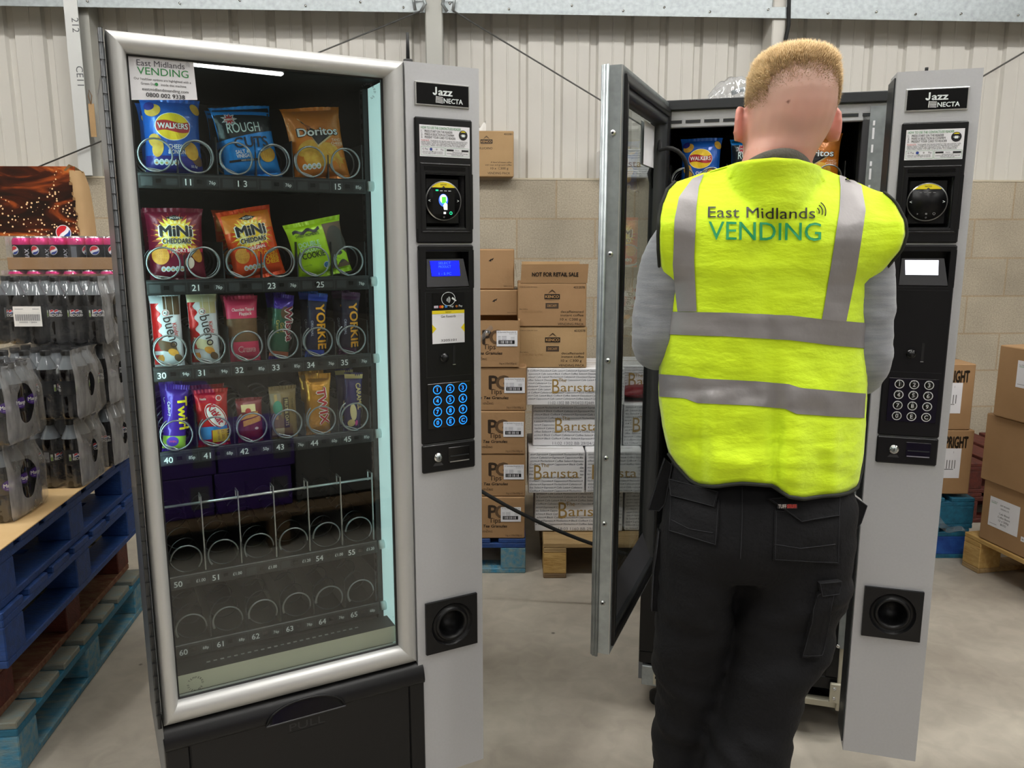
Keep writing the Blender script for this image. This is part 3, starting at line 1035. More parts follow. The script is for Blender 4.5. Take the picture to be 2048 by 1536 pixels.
    b.box(X0, X1, f, y + .002, Z0, hz0, MATS['black_plastic'], .003)
    b.box(X0, hx0, f, y + .002, hz0 - .003, hz1 + .003, MATS['black_plastic'])
    b.box(hx1, X1, f, y + .002, hz0 - .003, hz1 + .003, MATS['black_plastic'])
    b.quad((hx0, y + .03, hz0), (hx1, y + .03, hz0), (hx1, y + .03, hz1), (hx0, y + .03, hz1), MATS['black_gloss'])
    for q in ((hx0 - .002, hx0 + .0005, hz0, hz1), (hx1 - .0005, hx1 + .002, hz0, hz1), (hx0, hx1, hz0 - .002, hz0 + .0005), (hx0, hx1, hz1 - .0005, hz1 + .002)):
        b.box(q[0], q[1], f + .001, y + .03, q[2], q[3], MATS['black_plastic'])
    b.box(.596, .7085, f - .0006, f, 1.155, 1.1555, MATS['dark_edge'])
    b.box(.5965, .5972, f - .0006, f, 1.155, 1.347, MATS['dark_edge'])
    b.box(.596, .7085, f - .0006, f, 1.3465, 1.347, MATS['dark_edge'])
    b.build('selection_panel', col)
    b = MB()   # display
    dz0, dz1 = 1.3585, 1.4195
    b.add([(.601, f - .001, dz0), (.7035, f - .001, dz0), (.692, f + .004, dz1), (.6035, f + .004, dz1), (.7035, y + .02, dz0), (.692, y + .02, dz1), (.6035, y + .02, dz1), (.601, y + .02, dz0)],
          [(0, 1, 2, 3), (1, 4, 5, 2), (3, 2, 5, 6), (0, 3, 6, 7), (0, 7, 4, 1)], MATS['charcoal'])
    fy = lambda z: f - .001 + (z - dz0) / (dz1 - dz0) * .005 - .0012
    lcd = MATS['lcd_blue' if lit else 'lcd_white']
    b.add([(.6135, fy(1.382), 1.382), (.682, fy(1.382), 1.382), (.6805, fy(1.4155), 1.4155), (.6105, fy(1.4155), 1.4155)], [(0, 1, 2, 3)], lcd)
    if lit:
        for s, z in (('SELECT', 1.408), ('PRODUCT', 1.400), ('1 - 5 PC', 1.3845)):
            b.text(s, .645, z, .0055, MATS['screen_blue'], fy(z) - .001, fit=.03)
    b.build('display', col)
    if lit:
        b = MB()   # card-scheme sticker above a rewards label
        b.rect(.613, .691, 1.306, 1.344, f - .0006, MATS['black_gloss'])
        for r in (.003, .0055, .008, .0105):
            b.ring(.645, 1.329, r, r + .0011, TEXTW, f - .0011, 10, a0=-.7, a1=.7)
        b.ring(.652, 1.331, .0145, .0155, TEXTW, f - .0011, 30, sx=1.1)
        b.poly([(.660, 1.331), (.670, 1.325), (.672, 1.327), (.662, 1.335)], f - .0011, TEXTW)
        b.rect(.617, .627, 1.3115, 1.3165, f - .0011, ink('#d8d8e8'))
        b.text('VISA', .622, 1.3125, .003, ink('#b02a2a'), f - .0014, fit=.008)
        b.ell(.6325, 1.314, .0032, .0032, ink('#c8321e'), f - .0011)
        b.ell(.637, 1.314, .0032, .0032, ink('#e09a2a'), f - .0013)
        b.rect(.643, .649, 1.3115, 1.317, f - .0011, ink('#3b7fc4'))
        b.text('Pay', .660, 1.3122, .0048, TEXTW, f - .0011)
        b.ring(.672, 1.314, .0014, .0024, ink('#e0862a'), f - .0011)
        b.text('Pay', .682, 1.3122, .0048, TEXTW, f - .0011)
        b.build('payment_sticker', col)
        b = MB()
        b.rect(.612, .691, 1.231, 1.3055, f - .0008, MATS['label_white'])
        b.rect(.612, .691, 1.298, 1.3055, f - .0012, MATS['yellow_print'])
        b.text('NAYAX', .6515, 1.3003, .003, INKB, f - .0016, bold=.01)
        b.poly([(.612, 1.255), (.622, 1.265), (.612, 1.275)], f - .0012, MATS['yellow_print'])
        b.poly([(.691, 1.275), (.682, 1.265), (.691, 1.255)], f - .0012, MATS['yellow_print'])
        b.text('Get Rewards', .6515, 1.2895, .0055, INKB, f - .0012, fit=.036)
        b.text('3205101', .6515, 1.2355, .005, INKB, f - .0012, fit=.038)
        b.build('rewards_label', col)
    b = MB()
    b.cyl((.640, f - .010, 1.1985), .0075, .010, MATS['black_plastic'], 'y', 18)
    b.cyl((.640, f - .003, 1.1985), .0105, .003, MATS['black_gloss'], 'y', 18)
    b.build('return_button', col)
    b = MB()
    b.box(.6615, .667, f - .0008, f, 1.182, 1.224, MATS['black_matt'])
    b.box(.661, .6675, f - .002, f, 1.1805, 1.182, MATS['alu_bright'])
    b.build('coin_slot', col)
    # keypad
    b = MB()
    b.box(.598, .7055, f - .0015, f, 1.0355, 1.1405, MATS['black_gloss'], .001)
    kp = b.build('keypad', root)
    km = MATS['key_blue' if lit else 'key_white']
    for i, s in enumerate('1234567890EC'):
        x = .6205 + (i % 3) * .0317
        z = 1.1265 - (i // 3) * .0255
        k = MB()
        k.cyl((x, f - .003, z), .0112, .0015, MATS['black_gloss'], 'y', 24)
        k.ring(x, z, .0088, .0105, km, f - .0034, 24)
        k.text(s, x, z - .0046, .0092, km, f - .0034, bold=.012)
        k.build('key', kp)
    # lock and change slot panel
    b = MB()
    b.box(.583, .7164, f, y + .002, .9318, .9985, MATS['black_plastic'], .003)
    b.box(.647, .701, f - .0015, f, .952, .987, MATS['black_gloss'], .001)
    b.box(.651, .698, f - .004, f - .001, .9655, .9675, MATS['dark_edge'])
    b.box(.650, .699, f - .003, f - .001, .952, .954, MATS['alu_bright'])
    b.poly([(.608, .9475), (.634, .9475), (.629, .9545), (.613, .9545)], f - .0006, MATS['charcoal'])
    b.build('change_panel', col)
    b = MB()
    b.cyl((.6205, f - .006, .968), .0105, .006, MATS['chrome'], 'y', 24)
    b.cyl((.6205, f - .0075, .968), .0072, .003, MATS['galv'], 'y', 20)
    b.rect(.6195, .6215, .9645, .9715, f - .0079, MATS['black_matt'])
    b.build('lock', col)
    # coin return cup
    b = MB()
    cx, cz = .6505, .5475
    X0, X1, Z0, Z1 = .5832, .7175, .4815, .6124
    n = 40
    pr = [(.053, 0), (.050, .004), (.044, .010), (.041, .001), (.038, -.002), (.034, .0), (.031, .010), (.029, .045), (.0, .047)]
    ring = lambda r, yy: [(cx + r * cos(2 * pi * i / n), f - .001 + yy, cz + r * sin(2 * pi * i / n)) for i in range(n)]
    sq = []
    for i in range(n):
        a = 2 * pi * i / n
        k = 1 / max(abs(cos(a)), abs(sin(a)))
        sq.append((max(X0, min(X1, cx + .0672 * cos(a) * k)), f - .001, max(Z0, min(Z1, cz + .0672 * sin(a) * k))))
    sqb = [(p[0], y + .001, p[2]) for p in sq]
    b.loft([sqb, sq, ring(.0535, 0)], MATS['black_plastic'], False, caps=False)
    b.loft([ring(r, yy) for r, yy in pr], MATS['black_plastic'], True, caps=False)
    b.build('coin_return_cup', col)
    return col


def build_machine(M, lit, label):
    x, y, t = M
    if lit:
        loc = (x, y, 0)
    else:
        loc = (x - RV * sin(t), y + RV * cos(t), 0)
    root = thing('vending_machine', label, 'vending machine', loc, t)
    Dp = .78
    b = MB()
    CV = .062 if lit else .09           # front of the carcass
    zb, zt = .10, 1.832
    # carcass: sides, top, back, floor, partition beside the column
    b.box(.006 if lit else -.004, .018, CV, Dp, zb, zt, MATS['cabinet_side'])
    b.box(.72, .735, CV + .05, Dp, zb, zt, MATS['cabinet_side'])
    b.box(.006 if lit else -.004, .735, CV, Dp, zt - .012, zt, MATS['cabinet_side'])
    b.box(.006, .735, Dp - .015, Dp, zb, zt, MATS['cabinet_side'])
    b.box(.014, .72, CV + .02, Dp - .015, .44, .47, MATS['dark_inside'])
    b.box(.014, .72, CV + .02, Dp - .015, zb, zb + .02, MATS['cabinet_black'])
    b.box(.53, .545, CV + .045, Dp - .015, .47, zt - .012, MATS['dark_inside'])
    b.box(.014, .022, CV + .02, Dp - .015, .47, zt - .02, MATS['dark_inside'])
    b.box(.014, .545, .60, .605, .47, zt - .02, MATS['dark_inside'])
    b.box(.014, .545, CV + .01, .60, zt - .03, zt - .012, MATS['dark_inside'])
    cabm = b.build('cabinet', root)
    if lit:
        k = MB()    # bright lining strip on the right of the window and its sill
        k.box(.5225, .528, .028, .125, .50, 1.79, MATS['inner_white'])
        for i in range(52):
            k.cyl((.5219, .052 + .0013 * (i % 2), .57), .0005, .001, MATS['dark_edge'], 'x', 4)
        k.build('light_diffuser', root)
        k = MB()
        k.quad((.030, .040, .512), (.5225, .040, .512), (.5225, .0405, .553), (.030, .0405, .553), MATS['pale_sill'])
        k.box(.030, .5225, .0405, .10, .545, .553, MATS['dark_inside'])
        k.build('sill', root)
        k = MB()
        k.box(.015, .53, .10, .58, .5305, .5325, MATS['shelf_dark'])
        for i in range(24):
            a = .10 + i * .0145
            k.box(a, a + .0075, .070 + .001 * (i % 2), .0735, .553, .5545, MATS['alu_bright'])
        k.build('floor_plate', root)
        k = MB()
        k.cyl((.029, .060, .98), .005, .80, MATS['fill_tube_glow'], 'z', 10)  # unseen tube added behind the left frame to light the upper snacks
        k.build('added_fill_tube', root)
        k = MB()   # slotted rack rail behind the lining
        k.box(.512, .522, .13, .155, .5, 1.79, MATS['shelf_dark'])
        for i in range(60):
            k.box(.5115, .5125, .138, .146, .53 + i * .021, .541 + i * .021, MATS['black_matt'])
        k.build('rack_rail', root)
    for r in range(6):
        if lit or r < 3:
            shelf(root, r)
    build_column(root, lit, 0 if lit else -RV)
    # lower front with the delivery flap
    b = MB()
    x0, x1, zf = .000, .575, .4215
    fv = 0.0
    if not lit:
        fv = .085
        x0, x1, zf = -.003, .60, .44
    n = 10
    bp = [(.064, .468), (.02, .466), (.004, .462), (-.006, .452), (-.011, .438), (-.013, zf + .004), (-.011, zf - .004), (-.004, zf - .006)]
    rings = [[(x0, fv + yy, zz) for yy, zz in bp], [(x1, fv + yy, zz) for yy, zz in bp]]
    if lit:
        b.add(rings[0] + rings[1], [(i, len(bp) + i, len(bp) + i + 1, i + 1) for i in range(len(bp) - 1)], MATS['black_plastic'], True)
        b.box(x0, x1, fv - .003, fv + .05, .11, zf - .004, MATS['black_plastic'], .004)
        b.box(x0, .047, fv - .007, fv, .11, zf - .004, MATS['black_plastic'], .003)
        b.box(.537, x1, fv - .007, fv, .11, zf - .004, MATS['black_plastic'], .003)
    else:
        b.box(x0, x1, fv - .003, fv + .05, .16, .60, MATS['black_plastic'], .004)
        b.box(x0, x1, fv - .006, fv, .16, .20, MATS['black_plastic'], .004)
        b.box(x0, .06, fv - .009, fv, .20, .60, MATS['black_plastic'], .003)
        b.box(.54, x1, fv - .009, fv, .20, .60, MATS['black_plastic'], .003)
    lf = b.build('lower_front', root)
    if lit:
        b = MB()
        b.box(.049, .535, fv - .0085, fv - .002, .13, zf - .003, MATS['black_plastic'], .002)
        b.rect(.05, .534, zf - .0055, zf - .0035, fv - .0088, MATS['dark_edge'])
        b.text('PULL', .293, .386, .0175, ink('#222226'), fv - .0088, bold=.0, sx=1.5)
        b.box(.25, .33, fv - .0092, fv - .008, .382, .3828, MATS['black_matt'])
        flap = b.build('delivery_flap', root)
        b = MB()   # scooped grip
        cx, hw, zt2 = .291, .088, .457
        N = 24
        def scoop(i, j):
            u = -1 + 2 * i
            zz = zf - .004 + (zt2 - zf + .004) * (1 - abs(u) ** 2.4) ** .6 * (1 - j)
            prof_y = -.0135 + (zz - zf) * .12
            dep = .024 * sin(pi * min(1, j * 1.0)) * (1 - abs(u) ** 4)
            return (cx + hw * u, fv + prof_y - .0012 + dep * 0 - .004 * j, zz)
        b.grid(scoop, 25, 8, MATS['black_gloss'])
        rim = [scoop(i / 24, 0) for i in range(25)]
        b.tube([(p[0], p[1] - .001, p[2]) for p in rim], .0025, MATS['black_plastic'], 6)
        b.tube([(cx - hw + 2 * hw * i / 24, fv - .018, zf - .004) for i in range(25)], .0022, MATS['charcoal'], 6)
        b.build('grip', flap)
    # feet / castors
    for fx in (.06, .67):
        for fyv in (.14, Dp - .1):
            k = MB()
            k.lathe([(.0, 0), (.028, 0), (.032, .008), (.032, .03), (.02, .036), (.012, .04), (.012, .10)], MATS['rubber'], 16, xf=Matrix.Translation((fx, fyv, 0)))
            k.build('foot', root)
    # door
    if lit:
        door = build_door(root, .5615, .466, 1.83, True)
        door.location = (.002, 0, 0)
        k = MB()
        k.box(-.0085, -.0015, .002, .055, .466, 1.832, MATS['black_matt'])
        k.cyl((-.006, -.001, .47), .004, 1.36, MATS['dark_edge'], 'z', 8)
        for i in range(46):
            k.box(-.0105, -.0015, -.0055, .0, .50 + i * .029, .501 + i * .029, MATS['black_matt'])
        k.build('hinge', root)
        s = MB()
        X0, X1, Z0, Z1 = .0315, .1465, 1.7145, 1.7935
        s.add([(X0, .0205, Z0), (X1 + .003, .0205, Z0 + .009), (X1, .0205, Z1), (X0, .0205, Z1)], [(0, 1, 2, 3)], MATS['label_white'])
        yy = .0200
        s.text('East Midlands', .0895, 1.7765, .0105, ink('#55545c'), yy, fit=.082, bold=.004)
        for k in range(3):
            s.ring(.1315, 1.7835, .003 + .0022 * k, .0037 + .0022 * k, ink('#9a9aa0'), yy, 8, a0=-.3, a1=1.2)
        s.text('VENDING', .0925, 1.7615, .0130, INKG, yy, fit=.088, bold=.008)
        s.text('Our healthier options are highlighted with a', .091, 1.7515, .0042, INKB, yy, fit=.098)
        s.text('Green Dot     inside this machine', .092, 1.7435, .0042, INKB, yy, fit=.078)
        s.ell(.0795, 1.7455, .0029, .0029, INKG, yy - .0003)
        s.text('eastmidlandsvending.com', .0945, 1.7335, .0052, INKB, yy, fit=.080, bold=.004)
        s.text('0800 002 9338', .094, 1.7225, .0074, INKB, yy, fit=.067, bold=.014)
        s.build('window_sticker', door)
        k = MB()   # aerial
        k.cyl((.59, .05, 1.832), .010, .012, MATS['rubber'], 'z', 12)
        k.cyl((.59, .05, 1.844), .0042, .055, MATS['rubber'], 'z', 10, r2=.0032)
        k.build('aerial', root)
        k = MB()   # screws on the cabinet side
        for z in (.52, .56, .70, .95, 1.25, 1.5):
            k.cyl((-.0075, .075, z), .004, .004, MATS['chrome'], 'x', 8)
        k.build('screw', root)
    return root


left_m = build_machine(LMX, True, 'closed snack vending machine with lit window full of snacks and silver door frame')
right_m = build_machine(RMX, False, 'snack vending machine standing open before the man, glass door swung out to the left')

# -- right machine extras, in its own frame (front v = RV)
k = MB()   # top rail over the opening
k.box(-.002, .60, .082, .10, 1.765, 1.81, MATS['silver_paint'], .002)
k.box(-.004, .735, .07, .10, 1.81, 1.836, MATS['dark_edge'], .002)
for i in range(11):
    k.box(.03 + i * .05, .07 + i * .05, .0805, .083, 1.776, 1.784, MATS['dark_edge'])
    k.rect(.03 + i * .05, .07 + i * .05, 1.784, 1.786, .0803, MATS['alu_bright'])
k.build('top_rail', right_m)
k = MB()
k.box(.004, .028, .082, .10, .60, 1.765, MATS['alu'], .002)
k.build('side_rail', right_m)
k = MB()   # perforated galvanised bracket on the right
k.box(.548, .602, .078, .10, .60, 1.80, MATS['galv'])
k.box(.532, .548, .082, .10, .60, 1.78, MATS['charcoal'])
for i in range(34):
    k.box(.556, .561, .0772, .0785, .63 + i * .034, .63 + i * .034 + .012 + .008 * ((i * 7) % 3), MATS['label_white'])
k.build('bracket', right_m)
mat('bracket_cream', '#b9b4a2', .5, .2)
k = MB()   # cream hinge work beside the column, low down
k.box(.575, .60, .07, .085, .10, .60, MATS['bracket_cream'], .002)
k.box(.567, .61, .062, .07, .30, .46, MATS['galv'], .002)
k.box(.585, .589, .0605, .062, .32, .42, MATS['black_matt'])
k.box(.555, .61, .058, .07, .13, .19, MATS['bracket_cream'], .002)
k.box(.595, .615, .07, .08, .20, .25, MATS['yellow_print'])
k.box(.03, .60, .075, .10, .105, .125, MATS['bracket_cream'], .002)
for z in (.145, .175, .31, .45):
    k.cyl((.567, .056, z), .005, .003, MATS['chrome'], 'y', 10)
k.build('lower_hinge', right_m)
k = MB()   # corner bracket above the left castor
k.box(.008, .075, .072, .086, .09, .155, MATS['galv'], .002)
k.box(.045, .074, .066, .072, .10, .15, MATS['bracket_cream'])
for dx, dz in ((.05, .12), (.06, .108), (.066, .125)):
    k.box(dx, dx + .004, .065, .067, dz, dz + .008, MATS['black_matt'])
k.build('corner_bracket', right_m)
k = MB()   # cable loop hanging at the hinge corner
pts = [(.02 + .052 * sin(a) + .02, .05 - .03 * cos(a), 1.70 - .055 + .06 * cos(a)) for a in [2 * pi * i / 20 - .4 for i in range(17)]]
k.tube([(.012, .075, 1.76)] + pts + [(.02, .09, 1.74)], .006, MATS['rubber'], 7)
k.build('cable_loop', right_m)

# open door
hx, hy = .4400, 2.3300
fxw, fyw = .2405, 1.8200
dW = sqrt((hx - fxw) ** 2 + (hy - fyw) ** 2)
ang = math.atan2(fyw - hy, fxw - hx)
dr = build_door(right_m, dW + .012, .468, 1.830, False)
bpy.context.view_layer.update()
# door frame: inner face (y=.06) lies on the hinge-to-edge line
nx, ny = -sin(ang), cos(ang)                    # local +y (inner side)
ox, oy = hx - nx * .06, hy - ny * .06
Wd = Matrix.Translation((ox, oy, 0)) @ Matrix.Rotation(ang, 4, 'Z')
dr.matrix_local = right_m.matrix_world.inverted() @ Wd
DW = dW + .012
k = MB()   # free edge: aluminium extrusion with rivets and a rounded outer lip
k.box(DW - .001, DW + .001, .03, .058, .468, 1.83, MATS['galv'])
k.tube([(DW + .003, .028, .46), (DW + .003, .028, 1.832)], .004, MATS['galv'], 8)
k.tube([(DW + .001, .021, .46), (DW + .001, .021, 1.832)], .0045, MATS['galv'], 8)
k.tube([(DW - .004, .016, .46), (DW - .004, .016, 1.832)], .004, MATS['galv'], 8)
for z in (1.69, 1.43, 1.19, .96, .80, .60):
    k.cyl((DW, .042, z), .006, .004, MATS['alu_bright'], 'x', 12)
    k.cyl((DW + .003, .042, z), .0028, .0015, MATS['black_matt'], 'x', 8)
k.build('edge_strip', dr)
k = MB()   # back of the window sticker seen through the glass
k.add([(.055, .0292, 1.655), (.19, .0292, 1.655), (.19, .0292, 1.765), (.055, .0292, 1.765)], [(3, 2, 1, 0)], MATS['label_white'])
k.add([(.055, .0205, 1.655), (.19, .0205, 1.655), (.19, .0205, 1.765), (.055, .0205, 1.765)], [(0, 1, 2, 3)], MATS['label_white'])
k.build('window_sticker', dr)
k = MB()   # dark inner kick strip along the bottom of the door
k.add([(.04, .062, .506), (DW - .03, .062, .506), (DW - .03, .03, .60), (.04, .03, .60)], [(3, 2, 1, 0)], MATS['charcoal'])
k.build('kick_strip', dr)
# ================================================================== snacks in the machines
mat('foil_blue', '#1f62c4', .25, .15, spec=.8, bump=.35, bump_scale=28)
mat('foil_navy', '#2a2f86', .25, .15, bump=.3, bump_scale=30)
mat('foil_black', '#141c22', .3, .1, bump=.3, bump_scale=30)
mat('foil_sky', '#1787dd', .25, .15, bump=.35, bump_scale=28)
mat('foil_orange', '#d27a1e', .28, .15, bump=.35, bump_scale=28)
mat('foil_tan', '#c4762e', .28, .15, bump=.35, bump_scale=28)
mat('foil_maroon', '#6d0f2c', .28, .15, bump=.35, bump_scale=28)
mat('foil_fire', '#dd4a14', .28, .15, bump=.35, bump_scale=28)
mat('foil_lime', '#a7d40e', .3, .1, bump=.3, bump_scale=30)
mat('foil_white', '#dfe4ea', .3, .1, bump=.25, bump_scale=30)
mat('foil_cream', '#d8cfa8', .3, .1, bump=.25, bump_scale=30)
mat('foil_red', '#c41a1c', .25, .15, bump=.4, bump_scale=30)
mat('foil_pink', '#d43a62', .35, .05, bump=.2, bump_scale=30)
mat('foil_purple', '#4a2a9c', .25, .2, bump=.3, bump_scale=30)
mat('foil_green', '#2c5c46', .3, .1, bump=.3, bump_scale=30)
mat('foil_gold', '#d9962e', .22, .5, bump=.5, bump_scale=35)
mat('foil_wine', '#7c1220', .3, .1, bump=.3, bump_scale=30)
mat('foil_brown', '#8c7448', .35, .1, bump=.25, bump_scale=30)
mat('foil_violet', '#2c1c5c', .28, .15, bump=.3, bump_scale=30)
mat('cocoa', '#6d5238', .5, col2='#584028', noise_scale=20)
mat('flapjack', '#7a5a3c', .5, col2='#604428', noise_scale=60)
mat('crisp', '#e0b848', .6, col2='#c89428', noise_scale=90)
mat('biscuit', '#e0a23c', .6, col2='#c8842a', noise_scale=120)
CY, CR = ink('#f0c81c'), ink('#b01822')
CWH, CBK = ink('#f2f2ee'), ink('#101014')


class Pack(MB):
    """pillow pack: local x across, z up from 0, art facing -y, printed on the bulging front"""
    def __init__(self, w, h, d, base, seal=.008, pinch=.05, top=None, flat=2.6, crumple=.0022, back=None):
        super().__init__()
        self.w, self.h, self.d, self.pinch, self.flat, self.cr = w, h, d, pinch, flat, crumple
        self.sd = random.random() * 90
        nu, nv = 26, 30
        def srf(side):
            def f(a, c):
                s, t = a * 2 - 1, c * 2 - 1
                x = s * self.hw(c * h)
                return (x, side * self.depth(x, c * h), c * h)
            return f
        self.grid(srf(-1), nu, nv, base)
        self.grid(lambda a, c: srf(1)(1 - a, c), nu, nv, back or base)
        if seal:
            for zz, sgn in ((0, -1), (h, 1)):
                W = self.hw(zz)
                self.grid(lambda a, c: ((a * 2 - 1) * W * (1 + .04 * c), .0012 * sin(a * 60) + .004 * sin(a * 7 + zz * 50) * c, zz + sgn * c * seal), 40, 3, top or base)
        self.lvl = 0

    def hw(self, z):
        t = z / self.h * 2 - 1
        return self.w / 2 * (1 - self.pinch * (1 - t * t) ** 1.0 + .035 * max(0, t) ** 6)

    def depth(self, x, z):
        s = max(-1, min(1, x / max(1e-6, self.hw(z))))
        t = max(-1, min(1, z / self.h * 2 - 1))
        k = max(0, 1 - abs(s) ** self.flat) ** .6 * max(0, 1 - abs(t) ** 3.0) ** .7
        n = noise.noise(Vector((x * 45 + self.sd, z * 40, 1))) + .6 * noise.noise(Vector((x * 90, z * 25 + self.sd, 4)))
        return self.d / 2 * k + n * self.cr * k

    def art(self, lvl=1):
        e = .0006 + .00035 * lvl
        self.warp = lambda p: (p[0], p[1] - self.depth(p[0], p[2]) - e, p[2])
        return self

    def band(self, x0, x1, z0, z1, m, lvl=1, nx=14, nz=10, fn=None):
        self.art(lvl)
        def f(a, c):
            x = x0 + (x1 - x0) * a
            z = z0 + (z1 - z0) * c
            if fn:
                x, z = fn(x, z, a, c)
            lim = self.hw(z) * .99
            return (max(-lim, min(lim, x)), 0, z)
        self.grid(f, nx, nz, m, True)
        self.warp = None

    def oval(self, cx, cz, rx, rz, m, lvl=1, rot=0, rings=5, seg=28):
        self.art(lvl); self.ell(cx, cz, rx, rz, m, 0, seg, rings, rot); self.warp = None

    def star(self, cx, cz, r1, r2, n, m, lvl=1, rings=4, sx=1.0):
        pts = []
        for i in range(2 * n):
            a = pi * i / n; r = r1 if i % 2 else r2
            pts.append((cx + r * cos(a) * sx, cz + r * sin(a)))
        self.art(lvl); self.blob((cx, cz), pts, m, 0, rings); self.warp = None

    def shape(self, pts, m, lvl=1, rings=4):
        cx = sum(p[0] for p in pts) / len(pts); cz = sum(p[1] for p in pts) / len(pts)
        self.art(lvl); self.blob((cx, cz), pts, m, 0, rings); self.warp = None

    def word(self, s, x, z, size, m, lvl=4, **k):
        self.art(lvl); self.text(s, x, z, size, m, 0, **k); self.warp = None


def traffic(p, x, z, n=5, r=.0048, m='#d8e4ea'):
    for i in range(n):
        p.oval(x + i * r * 1.9, z, r, r * 1.2, ink(m), 2, rings=2, seg=14)
        p.oval(x + i * r * 1.9, z - r * .3, r * .55, r * .4, ink('#8fae6a' if i % 2 else '#c99a52'), 3, rings=1, seg=10)
        p.word('%d%%' % (3 + i * 2), x + i * r * 1.9, z + r * .1, r * .55, ink('#334455'), 4)


def walkers():
    p = Pack(.108, .138, .046, MATS['foil_blue'])
    p.band(-.06, .06, .0, .03, MATS['foil_navy'], 1)
    p.oval(-.034, .118, .015, .012, MATS['crisp'], 2, .5)
    p.oval(-.040, .126, .010, .008, MATS['foil_navy'], 3, .5)
    p.oval(.045, .125, .008, .012, MATS['crisp'], 2, .5)
    p.oval(.0, .087, .0325, .0275, CWH, 2)
    p.oval(.0, .087, .031, .0262, CY, 3)
    p.band(-.0315, .0315, .077, .0965, CR, 4, 20, 6, lambda x, z, a, c: (x * sqrt(max(.05, 1 - ((z - .087) / .028) ** 2)) * .99, z + .0025 * sin(a * 6.3)))
    p.word('WALKERS', 0, .0825, .0105, CWH, 6, fit=.056, bold=.022)
    p.word('Crinkle', -.004, .054, .0045, ink('#1a2c70'), 4, shear=.2)
    p.word('CHEESE', .004, .0435, .0085, CWH, 4, fit=.030, bold=.015)
    p.word('& ONION', .004, .0335, .0085, CWH, 4, fit=.032, bold=.015)
    p.oval(-.034, .058, .011, .014, MATS['crisp'], 2, .3)
    p.oval(-.030, .044, .010, .017, MATS['crisp'], 3, -.2)
    p.oval(.032, .041, .013, .018, MATS['crisp'], 3, .3)
    p.oval(.042, .025, .009, .014, MATS['cocoa'], 2, .6)
    traffic(p, -.034, .018)
    p.word('32.5g', .036, .010, .004, CWH, 4)
    return p


def rough():
    p = Pack(.118, .132, .044, MATS['foil_sky'], top=MATS['foil_sky'])
    p.band(-.058, .058, .078, .134, MATS['foil_black'], 1, 18, 10, lambda x, z, a, c: (x, z - (1 - c) * (.008 - .016 * a) ))
    p.band(-.058, .058, .124, .132, MATS['foil_sky'], 2, fn=lambda x, z, a, c: (x, z - .008 * a))
    p.star(-.030, .112, .009, .0165, 9, ink('#c9d4d8'), 2)
    p.star(-.030, .112, .006, .012, 9, CR, 3)
    p.word('SEABROOK', -.030, .1095, .004, CWH, 5, fit=.02, bold=.02)
    p.word('ROUGH', -.006, .0835, .020, ink('#cfe6e6'), 4, fit=.066, bold=.01)
    p.word('CUTS', .004, .0525, .021, ink('#0c1c30'), 4, fit=.07, bold=.02)
    p.word('SALT &', -.018, .041, .0072, CWH, 4, fit=.026, bold=.014)
    p.word('VINEGAR', -.016, .0325, .0072, CWH, 4, fit=.030, bold=.014)
    p.band(-.046, .016, .025, .0295, CBK, 2)
    p.word('HAND COOKED', -.01, .0258, .003, CWH, 4, fit=.026)
    p.oval(.034, .036, .017, .015, MATS['crisp'], 3, .3)
    for i in range(6):
        p.band(.022 + i * .005, .0232 + i * .005, .028, .046, MATS['biscuit'], 4, 2, 4)
    return p


def doritos():
    p = Pack(.124, .14, .046, MATS['foil_orange'])
    p.band(-.06, .06, .10, .141, MATS['foil_tan'], 1)
    p.oval(.0, .045, .04, .024, MATS['crisp'], 1, .2)
    p.oval(-.03, .06, .022, .014, MATS['crisp'], 2, .6)
    p.shape([(-.038, .124), (.030, .083), (-.006, .060)], ink('#cdb98a'), 2)
    p.shape([(-.0335, .118), (.024, .083), (-.0055, .065)], CBK, 3)
    p.shape([(-.029, .112), (-.014, .104), (-.019, .096)], ink('#8a4c16'), 4)
    p.word('Doritos', .0, .0845, .0175, CBK, 5, fit=.092, bold=.06)
    p.word('Doritos', .0, .085, .0165, ink('#e3ecec'), 7, fit=.088, bold=.02)
    p.word('TANGY', .040, .071, .0058, ink('#f0dcc0'), 4, fit=.025, bold=.01)
    p.word('CHEESE', .039, .0635, .0058, ink('#f0dcc0'), 4, fit=.029, bold=.01)
    p.band(.026, .052, .061, .0616, ink('#f0dcc0'), 4, 4, 2)
    p.shape([(-.046, .050), (-.012, .074), (-.006, .048)], MATS['crisp'], 3)
    p.shape([(.014, .040), (.050, .022), (.036, .052)], MATS['crisp'], 3)
    p.shape([(.01, .05), (.04, .012), (.055, .036)], MATS['biscuit'], 2)
    traffic(p, -.040, .022, 4, .0052)
    return p


